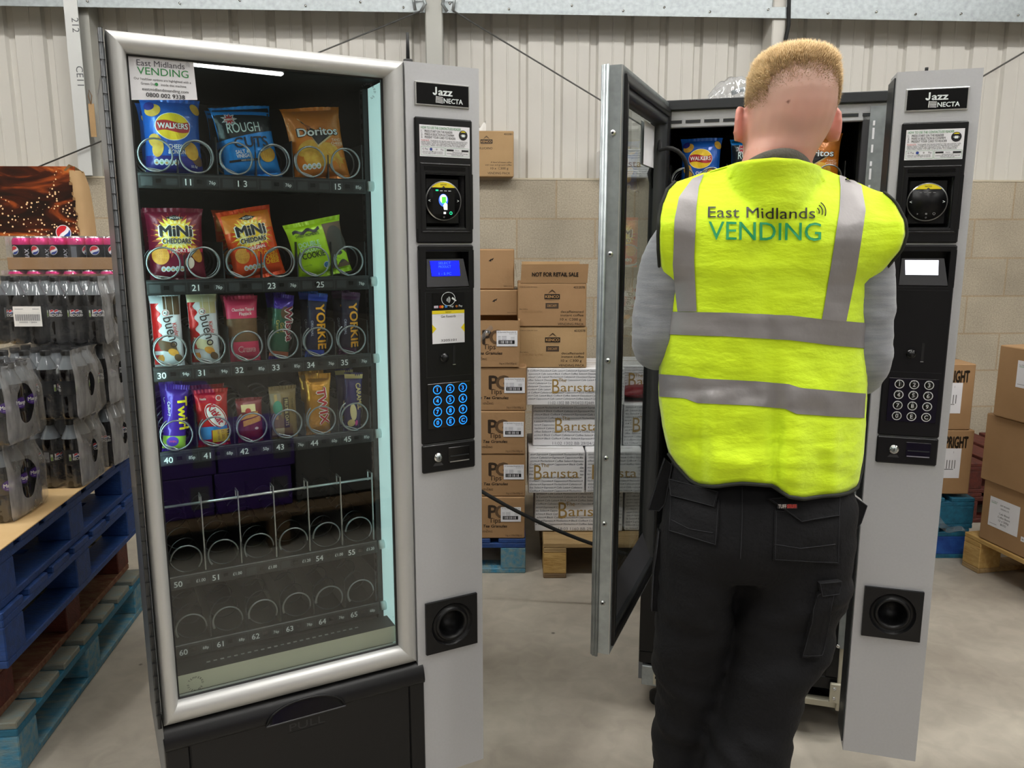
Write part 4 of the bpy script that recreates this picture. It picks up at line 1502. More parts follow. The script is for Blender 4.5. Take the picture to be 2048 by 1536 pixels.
def cheddar(orange):
    p = Pack(.108, .134, .042, MATS['foil_fire' if orange else 'foil_maroon'])
    if orange:
        p.band(-.05, .05, .095, .132, MATS['foil_orange'], 1)
        p.star(0, .088, .036, .052, 24, MATS['foil_orange'], 1, sx=.9)
    else:
        p.star(0, .086, .033, .048, 24, ink('#a8442a'), 1)
    p.star(0, .087, .029, .040, 26, ink('#f0d040'), 2)
    p.star(0, .087, .022, .030, 20, ink('#f6ec9c'), 3)
    p.oval(0, .093, .02, .016, ink('#f6cf26'), 4)
    p.shape([(-.018, .121), (0, .127), (.018, .121), (0, .115)], CBK, 4, 2)
    p.word("JACOB'S", 0, .119, .0042, CWH, 6, fit=.02, bold=.01)
    p.word('MiNi', 0, .083, .0225, CWH, 5, fit=.066, bold=.07)
    p.word('MiNi', 0, .0835, .0215, CBK, 7, fit=.062, bold=.045)
    p.word('CHEDDARS', 0, .0685, .0105, CWH, 5, fit=.057, bold=.06)
    p.word('CHEDDARS', 0, .069, .0098, CBK, 7, fit=.054, bold=.025)
    if orange:
        p.band(-.020, .026, .050, .060, ink('#d8342a'), 3, fn=lambda x, z, a, c: (x, z + .004 * a))
        p.word('ORIGINAL', .004, .0535, .0068, CWH, 6, fit=.036, bold=.02, rot=.07)
        for i, s in enumerate(('CHUNKY', 'CHEESE', 'CHEESE')):
            p.word(s, .030, .038 - i * .0095, .0085, ink('#ffc21e'), 4, fit=.030, bold=.03)
        p.oval(-.030, .044, .014, .016, MATS['biscuit'], 3)
    else:
        p.band(-.03, .05, .048, .059, ink('#c0284a'), 2, fn=lambda x, z, a, c: (x, z + .004 * a))
        p.word('SMOKY BBQ', .012, .0515, .0072, CWH, 6, fit=.045, bold=.015, rot=.05)
        p.oval(-.032, .045, .016, .018, MATS['biscuit'], 3)
        p.oval(.036, .048, .010, .018, MATS['biscuit'], 3, .4)
        p.oval(.022, .030, .009, .012, ink('#e0c8b8'), 2)
    for i in range(5):
        for j in range(4):
            p.oval(-.038 + i * .004, .038 + j * .005, .0006, .0006, ink('#9c6a1c'), 5, rings=1, seg=6)
    traffic(p, -.028, .018, 5, .0046, '#c9d0d4')
    return p


def cookie():
    p = Pack(.122, .108, .030, MATS['foil_lime'], seal=.009, pinch=.03)
    p.band(.018, .062, .004, .104, MATS['cocoa'], 1)
    p.oval(.04, .055, .022, .042, ink('#3a342c'), 2)
    p.band(.030, .058, .008, .03, MATS['foil_lime'], 2, fn=lambda x, z, a, c: (x, z + .012 * sin(a * 3)))
    p.band(-.05, .01, .092, .099, CBK, 2, 16, 4, lambda x, z, a, c: (x, z + .003 * sin(a * 14)))
    p.word('SWEET MOMENTS', -.02, .084, .0065, CBK, 4, fit=.052, bold=.012)
    p.word('DOUBLE', -.022, .062, .0105, ink('#b9e6c0'), 4, fit=.046, bold=.018)
    p.word('CHOCOLATE', -.021, .0505, .0095, ink('#c8eccc'), 4, fit=.048, bold=.018)
    p.word('COOKIE', -.018, .0365, .0125, CBK, 4, fit=.050, bold=.018)
    p.word('1 cookie 50g', -.038, .021, .003, ink('#5c7a10'), 4)
    p.oval(.006, .016, .0072, .0072, CWH, 3)
    p.oval(.006, .016, .006, .006, ink('#3c78b4'), 4)
    return p


def bueno(white):
    p = Pack(.058, .142, .024, MATS['foil_white'], pinch=.03)
    sd = 1 if white else 0
    p.band(-.03, -.012, .03, .128, MATS['foil_red'], 1, 6, 24, lambda x, z, a, c: (x + a * .004 * sin(c * 26) - a * .004 * c, z))
    p.band(-.005, .026, .104, .142, ink('#cdbf8e') if white else MATS['cocoa'], 1, fn=lambda x, z, a, c: (x, z))
    p.band(.0, .001, .104, .142, CWH, 3, 2, 8); p.band(.013, .014, .104, .142, CWH, 3, 2, 8)
    if white:
        p.band(-.03, .03, .128, .144, MATS['foil_cream'], 2)
    p.oval(-.002, .108, .0075, .0075, CWH, 4); p.oval(-.002, .108, .0065, .0065, ink('#c84040'), 5); p.oval(-.002, .108, .0054, .0054, CWH, 6)
    p.word('x2', -.002, .1055, .006, ink('#303048'), 8, rot=-.3, bold=.02)
    p.word('bueno', -.008, .098, .0205, ink('#2a1814'), 6, align='l', rot=-1.38, fit=.064, bold=.01)
    p.word('Kinder', .009, .086, .0085, ink('#c8281e'), 5, align='l', rot=-1.40, fit=.030, bold=.012)
    p.band(-.022, .012, .022, .045, MATS['cocoa'] if not white else MATS['foil_cream'], 3, fn=lambda x, z, a, c: (x + .006 * (1 - c), z + .01 * (1 - a)))
    p.oval(.008, .026, .011, .007, MATS['biscuit'], 4, -.5)
    p.oval(.017, .014, .009, .007, MATS['cocoa'], 5, -.8)
    p.band(-.03, -.012, .002, .022, MATS['foil_red'], 2)
    p.oval(-.016, .014, .006, .008, MATS['biscuit'], 3)
    return p


def crave():
    p = Pack(.068, .128, .030, MATS['flapjack'], pinch=.08, top=MATS['foil_pink'])
    p.band(-.04, .04, .088, .129, MATS['foil_pink'], 1)
    p.band(-.04, .04, .0, .038, MATS['foil_pink'], 1)
    p.word('Chocolate Topped', .002, .104, .0068, CWH, 4, fit=.046, shear=.1, bold=.006, rot=.03)
    p.word('Flapjack', .006, .095, .0068, CWH, 4, fit=.026, shear=.1, bold=.006, rot=.03)
    p.word('Crave', .005, .016, .012, CWH, 4, fit=.036, bold=.055)
    p.word('Crave', .005, .0165, .0112, ink('#d43a62'), 6, fit=.034, bold=.015)
    return p


def bar(w, h, base, words, col, top=None, rot=-1.45, extra=None, d=.024, shadow=None, wx=0.0):
    p = Pack(w, h, d, base, pinch=.04, top=top, seal=.01)
    if shadow:
        p.word(words[0], wx - .0012, h * .88, words[1] * 1.12, shadow, 4, align='l', rot=rot, fit=words[2] * 1.02, bold=.07)
    p.word(words[0], wx, h * .88, words[1], col, 6, align='l', rot=rot, fit=words[2], bold=.03)
    if extra:
        extra(p)
    return p


def wispa_x(p):
    p.band(-.03, .03, .105, .13, MATS['foil_purple'], 2)
    p.oval(.004, .098, .010, .014, MATS['cocoa'], 2)
    p.word('Gold', -.006, .075, .008, ink('#c9a24a'), 5, align='l', rot=-1.5, fit=.02)
    p.word('Caramel', -.014, .08, .006, ink('#d8c060'), 5, align='l', rot=-1.5, fit=.028)
    p.band(-.03, .02, .0, .012, ink('#a8583a'), 2)


def yorkie_x(p, end='#3050c8'):
    p.band(-.03, .03, .0, .010, ink(end), 3)
    p.band(-.03, .03, .12, .135, ink(end), 3)
    p.word('ORIGINAL', -.015, .075, .005, ink('#c9d0e6'), 5, align='l', rot=-1.5, fit=.035)


def twirl_x(p):
    p.band(-.03, .03, .0, .028, ink('#9cc43c'), 2)
    p.oval(-.004, .016, .012, .011, ink('#5a3cc0'), 3)
    p.word('WIN', -.004, .0135, .005, ink('#e05a8c'), 6, bold=.02)
    p.word('Cadbury', -.018, .10, .005, CWH, 5, align='l', rot=-1.45, fit=.03)


def caramel_x(p):
    p.band(-.03, .03, .118, .128, ink('#d8bc7c'), 2)
    p.oval(-.001, .040, .008, .020, ink('#e6cf98'), 3, .15)
    p.oval(-.004, .014, .009, .009, ink('#d8bc7c'), 3)
    p.oval(.008, .014, .003, .007, ink('#d84c9c'), 4)


def twix_x(p):
    p.band(-.03, -.015, .01, .12, ink('#8c4a14'), 2)
    p.band(.008, .02, .01, .03, MATS['foil_gold'], 2)


def twix():
    p = Pack(.056, .124, .026, MATS['foil_gold'], pinch=.05, seal=.012)
    p.word('TWIX', -.008, .104, .021, CWH, 4, align='l', rot=-1.45, fit=.088, bold=.085)
    p.word('TWIX', -.007, .1025, .0195, ink('#c41e2c'), 6, align='l', rot=-1.45, fit=.085, bold=.03)
    return p


def kitkat():
    p = Pack(.066, .112, .024, MATS['foil_red'], pinch=.05)
    p.oval(.006, .062, .031, .018, CWH, 2, -1.0)
    p.oval(.006, .062, .0295, .0165, ink('#c41a1c'), 3, -1.0)
    p.oval(.006, .062, .027, .0145, CWH, 4, -1.0)
    p.word('KitKat', -.0125, .0835, .0145, ink('#c41a1c'), 6, align='l', rot=-1.05, fit=.048, bold=.03)
    p.band(-.031, -.006, .012, .04, ink('#3c8ccc'), 2)
    p.band(-.004, .032, .004, .032, ink('#e6c030'), 3)
    p.band(-.010, .028, .032, .04, ink('#2f86c8'), 3)
    p.word('WIN', .026, .031, .009, CBK, 6, align='l', rot=-1.5, fit=.022, bold=.03)
    p.word('£1,000', .014, .030, .006, ink('#7a4a10'), 6, align='l', rot=-1.5, fit=.02)
    p.word('EVERY HOUR', .006, .030, .004, ink('#7a4a10'), 6, align='l', rot=-1.5, fit=.022)
    p.word('Nestle', -.018, .098, .005, CWH, 5, fit=.012)
    p.oval(.014, .1, .006, .006, CWH, 3); p.oval(.014, .1, .0045, .0045, ink('#c41a1c'), 4)
    return p


def ginger():
    p = Pack(.054, .088, .020, MATS['foil_wine'], pinch=.02, seal=.006)
    p.band(-.018, .012, .064, .080, ink('#ecd8a0'), 2)
    p.oval(-.004, .066, .006, .006, CR, 3)
    p.band(-.021, .016, .046, .056, MATS['biscuit'], 3, fn=lambda x, z, a, c: (x, z + .008 * a))
    p.band(-.016, .022, .032, .044, MATS['biscuit'], 4, fn=lambda x, z, a, c: (x, z + .010 * a))
    p.oval(.012, .026, .004, .003, ink('#e0c8c0'), 3)
    return p


def nutbar():
    p = Pack(.058, .106, .022, MATS['foil_brown'], pinch=.02)
    p.band(-.028, -.006, .05, .098, ink('#9a8c74'), 2)
    p.band(-.020, -.014, .04, .096, ink('#c9a86c'), 3)
    p.oval(-.014, .066, .010, .016, ink('#4c9a80'), 4)
    p.band(-.002, .010, .02, .088, ink('#3c2c1c'), 2)
    p.word('FRUIT & OATS', .001, .085, .007, ink('#d8c890'), 5, align='l', rot=-1.57, fit=.06)
    p.word('Cereal bar', .016, .085, .006, ink('#4c3c20'), 5, align='l', rot=-1.57, fit=.035)
    p.band(-.028, -.002, .004, .02, ink('#cdbd98'), 2)
    return p


MROOT = {'L': left_m.matrix_world, 'R': right_m.matrix_world}


def local_to(which, u, v, z):
    M = {'L': (LMX, 0), 'R': (RMX, RV)}[which]
    (x, y, t), dv = M
    v += dv
    return (x + u * cos(t) - v * sin(t), y + u * sin(t) + v * cos(t), z), t


def put(p, name, label, cat, which, u, zb, lean=.06, yaw=0.0, roll=0.0, v=.128, group=None):
    o = p.build(name) if isinstance(p, MB) else p.copy()
    if not isinstance(p, MB):
        COL.objects.link(o)
    loc, t = local_to(which, u, v, zb)
    o.matrix_world = Matrix.Translation(loc) @ Matrix.Rotation(t + yaw, 4, 'Z') @ Matrix.Rotation(-lean, 4, 'X') @ Matrix.Rotation(roll, 4, 'Y')
    return tag(o, label, cat, group)


Z1, Z2, Z3, Z4 = [r[0] - .004 for r in ROWS[:4]]
S = {}
S['w'] = put(walkers(), 'crisp_packet', 'blue cheese and onion crisp packet with a red and yellow oval, below the window sticker', 'crisps', 'L', .114, Z1 + .006, .08)
S['r'] = put(rough(), 'crisp_packet', 'black and bright blue salt and vinegar crisp packet in the middle of the top shelf', 'crisps', 'L', .267, Z1 + .008, .12, .05, -.12)
S['d'] = put(doritos(), 'crisp_packet', 'orange tangy cheese tortilla chip packet on the top shelf of the lit machine', 'crisps', 'L', .415, Z1 + .008, .10, .05, -.12)
S['c'] = put(cheddar(False), 'biscuit_packet', 'maroon smoky bbq mini cheese biscuit packet on the second shelf', 'biscuits', 'L', .106, Z2 + .006, .08)
S['o'] = put(cheddar(True), 'biscuit_packet', 'orange original mini cheese biscuit packet in the middle of the second shelf', 'biscuits', 'L', .270, Z2 + .010, .10, .04, -.18)
S['k'] = put(cookie(), 'cookie_packet', 'lime green double chocolate cookie packet', 'cookie', 'L', .411, Z2 + .012, .08, 0, -.20)
S['b'] = put(bueno(False), 'chocolate_bar', 'red and white hazelnut chocolate bar at the left end of the third shelf', 'chocolate bar', 'L', .077, Z3 + .004, .06)
S['bw'] = put(bueno(True), 'chocolate_bar', 'red and white bar with cream wrapper top, second on the third shelf', 'chocolate bar', 'L', .148, Z3 + .004, .06)
S['cr'] = put(crave(), 'flapjack_bar', 'pink ended brown chocolate topped flapjack on the third shelf', 'snack bar', 'L', .227, Z3 + .006, .06)
S['wi'] = put(bar(.043, .128, MATS['foil_green'], ('Wispa', .017, .078), ink('#8c1e34'), MATS['foil_purple'], extra=wispa_x, shadow=CWH, wx=.002), 'chocolate_bar', 'green and purple chocolate bar with red lettering, nearest the glass', 'chocolate bar', 'L', .300, Z3 + .006, .06, 0, .15)
S['y'] = put(bar(.043, .128, ink('#17163c'), ('YORKIE', .0200, .102), ink('#f6ae1e'), MATS['foil_blue'], extra=yorkie_x, wx=-.007), 'chocolate_bar', 'dark blue and yellow chocolate bar, fifth on the third shelf', 'chocolate bar', 'L', .380, Z3 + .006, .05, 0, .11)
S['y2'] = put(bar(.042, .128, ink('#1e1230'), ('YORKIE', .0190, .102), ink('#e8a024'), ink('#5c2458'), extra=lambda p: yorkie_x(p, '#4a1e48'), wx=-.007), 'chocolate_bar', 'purple topped yellow lettered chocolate bar at the right end of the third shelf', 'chocolate bar', 'L', .456, Z3 + .006, .05, 0, .11)
S['t'] = put(bar(.046, .126, MATS['foil_purple'], ('Twirl', .019, .07), ink('#f4e21c'), MATS['foil_purple'], extra=twirl_x), 'chocolate_bar', 'purple chocolate bar with yellow lettering at the left end of the fourth shelf', 'chocolate bar', 'L', .072, Z4 + .004, .05, 0, .12)
S['kk'] = put(kitkat(), 'chocolate_bar', 'bright red chocolate wafer packet with a yellow and blue win panel', 'chocolate bar', 'L', .154, Z4 + .004, .06)
S['g'] = put(ginger(), 'biscuit_packet', 'small dark red biscuit packet, third on the fourth shelf', 'biscuits', 'L', .231, Z4 + .004, .05)
S['n'] = put(nutbar(), 'cereal_bar', 'brown cereal bar wrapper with a green leaf, fourth on the fourth shelf', 'cereal bar', 'L', .305, Z4 + .004, .06)
S['tw'] = put(twix(), 'chocolate_bar', 'shiny gold chocolate bar with red lettering on white', 'chocolate bar', 'L', .381, Z4 + .004, .06, 0, .05)
S['ca'] = put(bar(.042, .122, MATS['foil_violet'], ('CARAMEL', .0115, .062), ink('#d8bc7c'), MATS['foil_violet'], extra=caramel_x, wx=.002), 'chocolate_bar', 'dark purple caramel bar at the right end of the fourth shelf', 'chocolate bar', 'L', .460, Z4 + .004, .05, 0, .08)
# items waiting behind the front ones
GB = 'spare snacks queueing in the spirals'
for key, u, z, row, what in (('w', .114, Z1, 2, 'blue crisp packet waiting behind the front blue one in the lit machine'), ('r', .255, Z1, 2, 'black and blue crisp packet waiting behind the front one'),
                       ('b', .079, Z3, 1, 'red and white bar waiting behind the front bar at the left of the third shelf'), ('bw', .158, Z3, 1, 'cream topped bar waiting behind the second front bar of the third shelf'),
                       ('cr', .229, Z3, 1, 'pink flapjack waiting behind the front flapjack'), ('wi', .312, Z3, 1, 'green chocolate bar waiting behind the front green bar'),
                       ('y', .386, Z3, 1, 'blue and yellow bar waiting behind the fifth bar of the third shelf'), ('y2', .462, Z3, 1, 'purple topped yellow bar waiting behind the last bar of the third shelf'),
                       ('t', .080, Z4, 1, 'purple bar waiting behind the first bar of the fourth shelf'), ('kk', .154, Z4, 1, 'red wafer packet waiting behind the front red one'),
                       ('tw', .384, Z4, 1, 'gold bar waiting behind the front gold bar'), ('ca', .462, Z4, 1, 'purple caramel bar waiting behind the front caramel bar'),
                       ('c', .104, Z2, 2, 'maroon biscuit packet waiting behind the front maroon one'), ('o', .250, Z2, 2, 'orange biscuit packet waiting behind the front orange one')):
    src = S[key]
    put(src, src.name.split('.')[0], what, src['category'], 'L', u, z + .006, .05, 0, 0, .128 + .0445 * row + .006)
# the few packets seen in the opened machine
put(S['w'], 'crisp_packet', "blue crisp packet inside the opened machine, left of the man's neck", 'crisps', 'R', .122, Z1 + .006, .06)
put(S['r'], 'crisp_packet', "black and blue crisp packet inside the opened machine, behind the man's head", 'crisps', 'R', .262, Z1 + .006, .06)
put(S['d'], 'crisp_packet', "orange tortilla chip packet inside the opened machine, right of the man's neck", 'crisps', 'R', .425, Z1 + .006, .06)
put(S['o'], 'biscuit_packet', 'orange biscuit packet in the opened machine, mirrored in its glass door', 'biscuits', 'R', .106, Z2 + .006, .06)
put(S['b'], 'chocolate_bar', 'red and white chocolate bar in the opened machine, mirrored in its glass door', 'chocolate bar', 'R', .077, Z3 + .006, .06)
# ================================================================== pallets
def make_pallet(label, L, W, mats, n_deck=7, group=None, loc=(0, 0, 0), rz=0.0, bk=.055):
    """deck boards run along x (L), stringers along y (W); origin at the middle of its base"""
    deck, strg, block, base = mats
    t = thing('pallet', label, 'pallet', loc, rz, group)
    bw = W / n_deck * .80
    cache = {}
    def part(nm, x0, x1, y0, y1, z0, z1, m, key):
        if key in cache:
            o = cache[key].copy(); COL.objects.link(o); o.parent = t
        else:
            b = MB(); b.box(-(x1 - x0) / 2, (x1 - x0) / 2, -(y1 - y0) / 2, (y1 - y0) / 2, 0, z1 - z0, m, .003)
            o = b.build(nm, t); cache[key] = o
        o.location = ((x0 + x1) / 2, (y0 + y1) / 2, z0)
        return o
    for k in range(n_deck):
        y = -W / 2 + bw / 2 + (W - bw) * k / (n_deck - 1)
        part('deck_board', -L / 2, L / 2, y - bw / 2, y + bw / 2, .140, .161, deck, 'd')
    for x in (-L / 2 + .05, 0, L / 2 - .05):
        part('stringer_board', x - .05, x + .05, -W / 2, W / 2, .118, .140, strg, 's')
        part('base_board', x - .05, x + .05, -W / 2, W / 2, 0, .022, base, 'b')
        for y in (-W / 2 + bk, 0, W / 2 - bk):
            part('block', x - .05, x + .05, y - bk, y + bk, .022, .118, block, 'k')
    return t


SA = radians(96.87) - pi / 2            # the left stack's heading
SO = Vector((-1.362, 2.046, 0))         # a point at the foot of its visible side
SD = Vector((cos(SA + pi / 2), sin(SA + pi / 2), 0))
SN = Vector((-cos(SA), -sin(SA), 0))    # into the stack
B = MATS
stack = [
    ((B['grey_teal'], B['teal_wood'], B['teal_worn'], B['teal_worn']), 'weathered teal pallet lying on the floor, bottom of the left pallet stack', .0, .0),
    ((B['grey_board'], B['maroon_worn'], B['maroon_wood'], B['maroon_worn']), 'worn maroon pallet second from the floor in the left stack', .012, .055),
    ((B['blue_wood'], B['blue_wood'], B['blue_wood'], B['blue_wood']), 'blue pallet third from the floor in the left stack', -.006, .0),
    ((B['blue_wood'], B['blue_wood'], B['blue_wood'], B['blue_wood']), 'topmost blue pallet of the left stack, carrying the bottle packs', -.004, .01),
]
for k, (ms, lab, ds, dn) in enumerate(stack):
    c = SO + SD * (.48 + ds) + SN * (.60 + dn)
    make_pallet(lab, 1.2, 1.05, ms, 7, 'pallets in the left stack', (c.x, c.y, .161 * k + (.0 if k < 2 else .001 * (k - 1))), SA)
b = MB()
b.box(-.585, .62, -.535, .53, 0, .004, MATS['card_sheet'], .001)
c = SO + SD * .48 + SN * .62
o = b.build('cardboard_sheet', loc=(c.x, c.y, .6465), rz=SA)
tag(o, 'tan cardboard sheet spread over the top blue pallet under the bottles', 'cardboard')
PT = .6507

# ================================================================== bottles and cans
mat('cola', '#0d0a0a', .12, spec=.6, coat=.5)
mat('empty_neck', '#6c7276', .12, spec=.8, coat=.5)
mat('cap_black', '#161616', .4)
mat('bottle_label', '#101216', .35)
mat('cap_pink', '#d6246c', .35)
mat('can_black', '#16161c', .25, .5)
mat('can_pink', '#d82a7c', .25, .4)
mat('can_lid', '#c8c8c8', .25, .9)


def pepsi_disc(b, cx, cz, r, y, rot=0.0, warp=True):
    def half(a0, a1, wave):
        pts = []
        for i in range(15):
            a = a0 + (a1 - a0) * i / 14
            pts.append((r * cos(a), r * sin(a)))
        n = 8
        for i in range(1, n):
            x = pts[14][0] + (pts[0][0] - pts[14][0]) * i / n
            z = pts[14][1] + (pts[0][1] - pts[14][1]) * i / n
            pts.append((x, z + wave * sin(2 * pi * i / n) * r))
        R = lambda p: (cx + p[0] * cos(rot) - p[1] * sin(rot), cz + p[0] * sin(rot) + p[1] * cos(rot))
        return [R(p) for p in pts]
    b.ell(cx, cz, r * 1.1, r * 1.1, ink('#e8e8ec'), y, 24, 2)
    b.blob((cx + sin(-rot) * r * .6, cz + cos(rot) * r * .6), half(.12, pi - .12, .12), ink('#c8202c'), y - .0004, 2)
    b.blob((cx - sin(-rot) * r * .65, cz - cos(rot) * r * .65), half(pi + .42, 2 * pi - .42, -.10), ink('#1c3c8c'), y - .0004, 2)


BOT = {}


def bottle_proto(kind):
    b = MB()
    prof = [(.0, .006), (.018, .003), (.024, .0), (.030, .004), (.0325, .016), (.0315, .026), (.0325, .036), (.0322, .075), (.0305, .082), (.0305, .128), (.0322, .134),
            (.0322, .150), (.0300, .1655)]
    b.lathe(prof, MATS['cola'], 18, True, caps=False)
    b.lathe([(.0300, .1655), (.024, .182), (.017, .196), (.0135, .205), (.0135, .212), (.0, .212)], MATS['empty_neck'], 18, True, caps=False)
    bd = b.build('body')
    b = MB()
    b.lathe([(.0, .211), (.0148, .210), (.0152, .2125), (.0152, .224), (.0142, .2262), (0, .2262)], MATS['cap_black'], 18, True, caps=False)
    cp = b.build('cap')
    b = MB()
    b.lathe([(.0309, .083), (.0311, .084), (.0311, .127), (.0309, .128)], MATS['bottle_label'], 18, True, caps=False)
    R = .0316
    b.warp = lambda p: ((R - p[1]) * sin(p[0] / R), -(R - p[1]) * cos(p[0] / R), p[2])
    if kind == 'max':
        for a0 in (0, .099):
            b.text('1', -.018 + a0, .1035, .013, CWH, 0, bold=.04)
            pepsi_disc(b, -.0095 + a0, .1105, .0065, 0, .5)
            pepsi_disc(b, .0045 + a0, .1105, .0065, 0, .5)
            b.text('%', .016 + a0, .1055, .009, CWH, 0, bold=.03)
            b.text('RECYCLED', 0 + a0, .0945, .0078, CWH, 0, fit=.042, bold=.04)
            b.grid(lambda a, c: (-.032 + a0 + a * .007, 0, .093 + c * .022), 3, 2, ink('#cfd8c8'))
            b.grid(lambda a, c: (-.031 + a0 + a * .005, -.0003, .094 + c * .012), 3, 2, ink('#86a83c'))
        b.grid(lambda a, c: (.045 + a * .018, 0, .089 + c * .034), 5, 2, ink('#8c9096'))
        b.text('31', .054, .092, .008, CBK, -.0004, bold=.03)
    else:
        b.oval = None
        b.ell(0, .109, .021, .016, ink('#4a2684'), 0, 24, 3)
        b.text('Mango', 0, .105, .011, CWH, -.0005, fit=.034, bold=.03)
        b.text('MAX TASTE', 0, .098, .004, ink('#c8b4e8'), -.0005, fit=.02)
    b.warp = None
    lb = b.build('label')
    return bd, cp, lb


def bottle_pack(label, loc, rz, nx, ny, kind='max', hole=None, ship=False, turn=0.0, front_loose=False):
    """shrink-wrapped pack; origin at the middle of its base; x across, -y front"""
    t = thing('bottle_pack', label, 'bottles', loc, rz, 'shrink wrapped bottle packs')
    D = .0665
    if kind not in BOT:
        BOT[kind] = bottle_proto(kind)
        used = False
    else:
        used = True
    bd, cp, lb = BOT[kind]
    rnd = random.Random(int(abs(loc[0] * 1000) + abs(loc[1] * 777) + loc[2] * 100))
    for i in range(nx):
        for j in range(ny):
            x, y = (i - (nx - 1) / 2) * D, (j - (ny - 1) / 2) * D
            if not used:
                bb, used = bd, True
                cc, ll = cp, lb
            else:
                bb, cc, ll = bd.copy(), cp.copy(), lb.copy()
                for o in (bb, cc, ll):
                    COL.objects.link(o)
            bb.name = 'bottle'
            bb.parent = t
            bb.location = (x, y, .001)
            a = rnd.uniform(-.5, .5) + turn + rnd.choice((0, 0, 3.1))
            if kind == 'mango': a = turn - .35 + rnd.uniform(-.2, .2)
            bb.rotation_euler = (0, 0, a)
            cc.parent = bb; ll.parent = bb
    hx, hy = nx * D / 2 + .0025, ny * D / 2 + .0025
    # film: clear around, milky on the gathered ends
    N = 22
    levels = [(0.0, .010), (.008, .002), (.03, 0), (.07, .001), (.13, .0005), (.155, .002), (.175, .010), (.195, .0165), (.212, .019), (.229, .0195)]
    f = MB()
    for sgn in (-1, 1):
        def side(a, c, sgn=sgn):
            k = c * (len(levels) - 1); i = min(int(k), len(levels) - 2); fr = k - i
            z = levels[i][0] + (levels[i + 1][0] - levels[i][0]) * fr
            ins = levels[i][1] + (levels[i + 1][1] - levels[i][1]) * fr
            sc = .0035 * (1 - cos(a * nx * 2 * pi)) * .5 + .002 * noise.noise(Vector((a * 14, z * 30, loc[0] * 9)))
            return (sgn * -1 * (a * 2 - 1) * (hx - ins * .6), sgn * (hy - ins - sc), z)
        f.grid(side, nx * 8 + 1, 24, MATS['clear_film'])
    def topf(a, c):
        x, y = (a * 2 - 1) * (hx - .012), (c * 2 - 1) * (hy - .0195)
        return (x, y, .2295 + .0012 * noise.noise(Vector((x * 40, y * 40, loc[1] * 7))))
    f.grid(topf, 20, 14, MATS['clear_film'])
    f.build('shrink_film', t)
    for sgn in (-1, 1):
        e = MB()
        def pt(y, z):
            ins = 0
            for (z0, i0), (z1, i1) in zip(levels, levels[1:]):
                if z0 <= z <= z1:
                    ins = i0 + (i1 - i0) * (z - z0) / (z1 - z0)
            yy = y * (hy - ins) / hy
            w = .002 * noise.noise(Vector((y * 30, z * 22, loc[2] * 5))) + .003 * (1 - abs(y) / hy)
            return (sgn * (hx - ins * .9 + w + .001), yy, z)
        M = 36
        out, inn = [], []
        cz = hole[1] if hole else .1
        for i in range(M):
            a = 2 * pi * i / M
            ca, sa = cos(a), sin(a)
            k = min(hy / max(1e-6, abs(ca)), ((.229 - cz) if sa > 0 else cz) / max(1e-6, abs(sa)))
            out.append((k * ca, cz + k * sa))
            hr = (hole[2] * (1 + .1 * sin(3 * a + 1)), hole[3] * (1 + .06 * sin(2 * a))) if hole else (.0, .0)
            inn.append((hr[0] * ca, cz + hr[1] * sa))
        rows = 7
        vs = []
        for r in range(rows):
            q = r / (rows - 1)
            vs += [pt(p0[0] + (p1[0] - p0[0]) * q, p0[1] + (p1[1] - p0[1]) * q) for p0, p1 in zip(inn, out)]
        fs = [(r * M + i, r * M + (i + 1) % M, (r + 1) * M + (i + 1) % M, (r + 1) * M + i) for r in range(rows - 1) for i in range(M)]
        e.add(vs, fs, MATS['milky_film'], True)
        e.build('film_end', t)
    if ship:
        s = MB()
        sx = ship
        yy = -hy - .003
        s.box(sx - .046, sx + .046, yy - .0008, yy, .063, .130, MATS['paper_white'])
        yy -= .0012
        for i in range(34):
            w = .0009 if (i * 7) % 3 else .0016
            x = sx - .040 + i * .00238
            s.rect(x, x + w, .082, .104, yy, ink('#50505a'))
        s.text('5000000 128404', sx, .0745, .005, ink('#60606a'), yy, fit=.058)
        s.rect(sx - .040, sx - .012, .1205, .1225, yy, ink('#a4a4aa'))
        s.rect(sx + .018, sx + .040, .1205, .1225, yy, ink('#a4a4aa'))
        s.rect(sx - .042, sx + .042, .108, .1084, yy, ink('#a0a0a6'))
        s.rect(sx - .04, sx + .04, .069, .0693, yy, ink('#a0a0a6'))
        s.build('barcode_label', t)
    return t


HB = .2305
# bottom and second layer; the rows face the room
ra = SA * .35
hole = (0, .105, .022, .040)
bottle_pack('dark cola bottle pack on the cardboard, right behind the lower purple labelled pack', (-1.56, 2.65, PT), ra, 4, 3, 'max', hole, turn=.9)
bottle_pack('dark cola bottle pack in the second layer, behind the upper purple labelled pack', (-1.55, 2.65, PT + HB), ra, 4, 3, 'max', hole, turn=2.2)
bottle_pack('cola bottle pack at the far end of the bottom layer, against the silver machine', (-1.575, 2.90, PT), ra, 4, 3, 'max', hole)
bottle_pack('cola bottle pack at the far end of the second layer, against the silver machine', (-1.565, 2.89, PT + HB), ra, 4, 3, 'max', hole)
mh = (0, .108, .042, .058)
bottle_pack('purple labelled mango bottle pack standing on the cardboard at the left edge', (-1.585, 2.315, PT), ra, 4, 3, 'mango', mh, turn=1.57)
bottle_pack('purple labelled mango bottle pack stacked on another at the left edge', (-1.566, 2.31, PT + HB), ra, 4, 3, 'mango', mh, turn=1.57)
bottle_pack('cola bottle pack with a white barcode label, on the third layer', (-1.575, 2.79, PT + 2 * HB), ra * .6, 6, 3, 'max', (0, .11, .030, .052), ship=-.045, turn=0.1)

# trays of pink topped cans
CAN = []


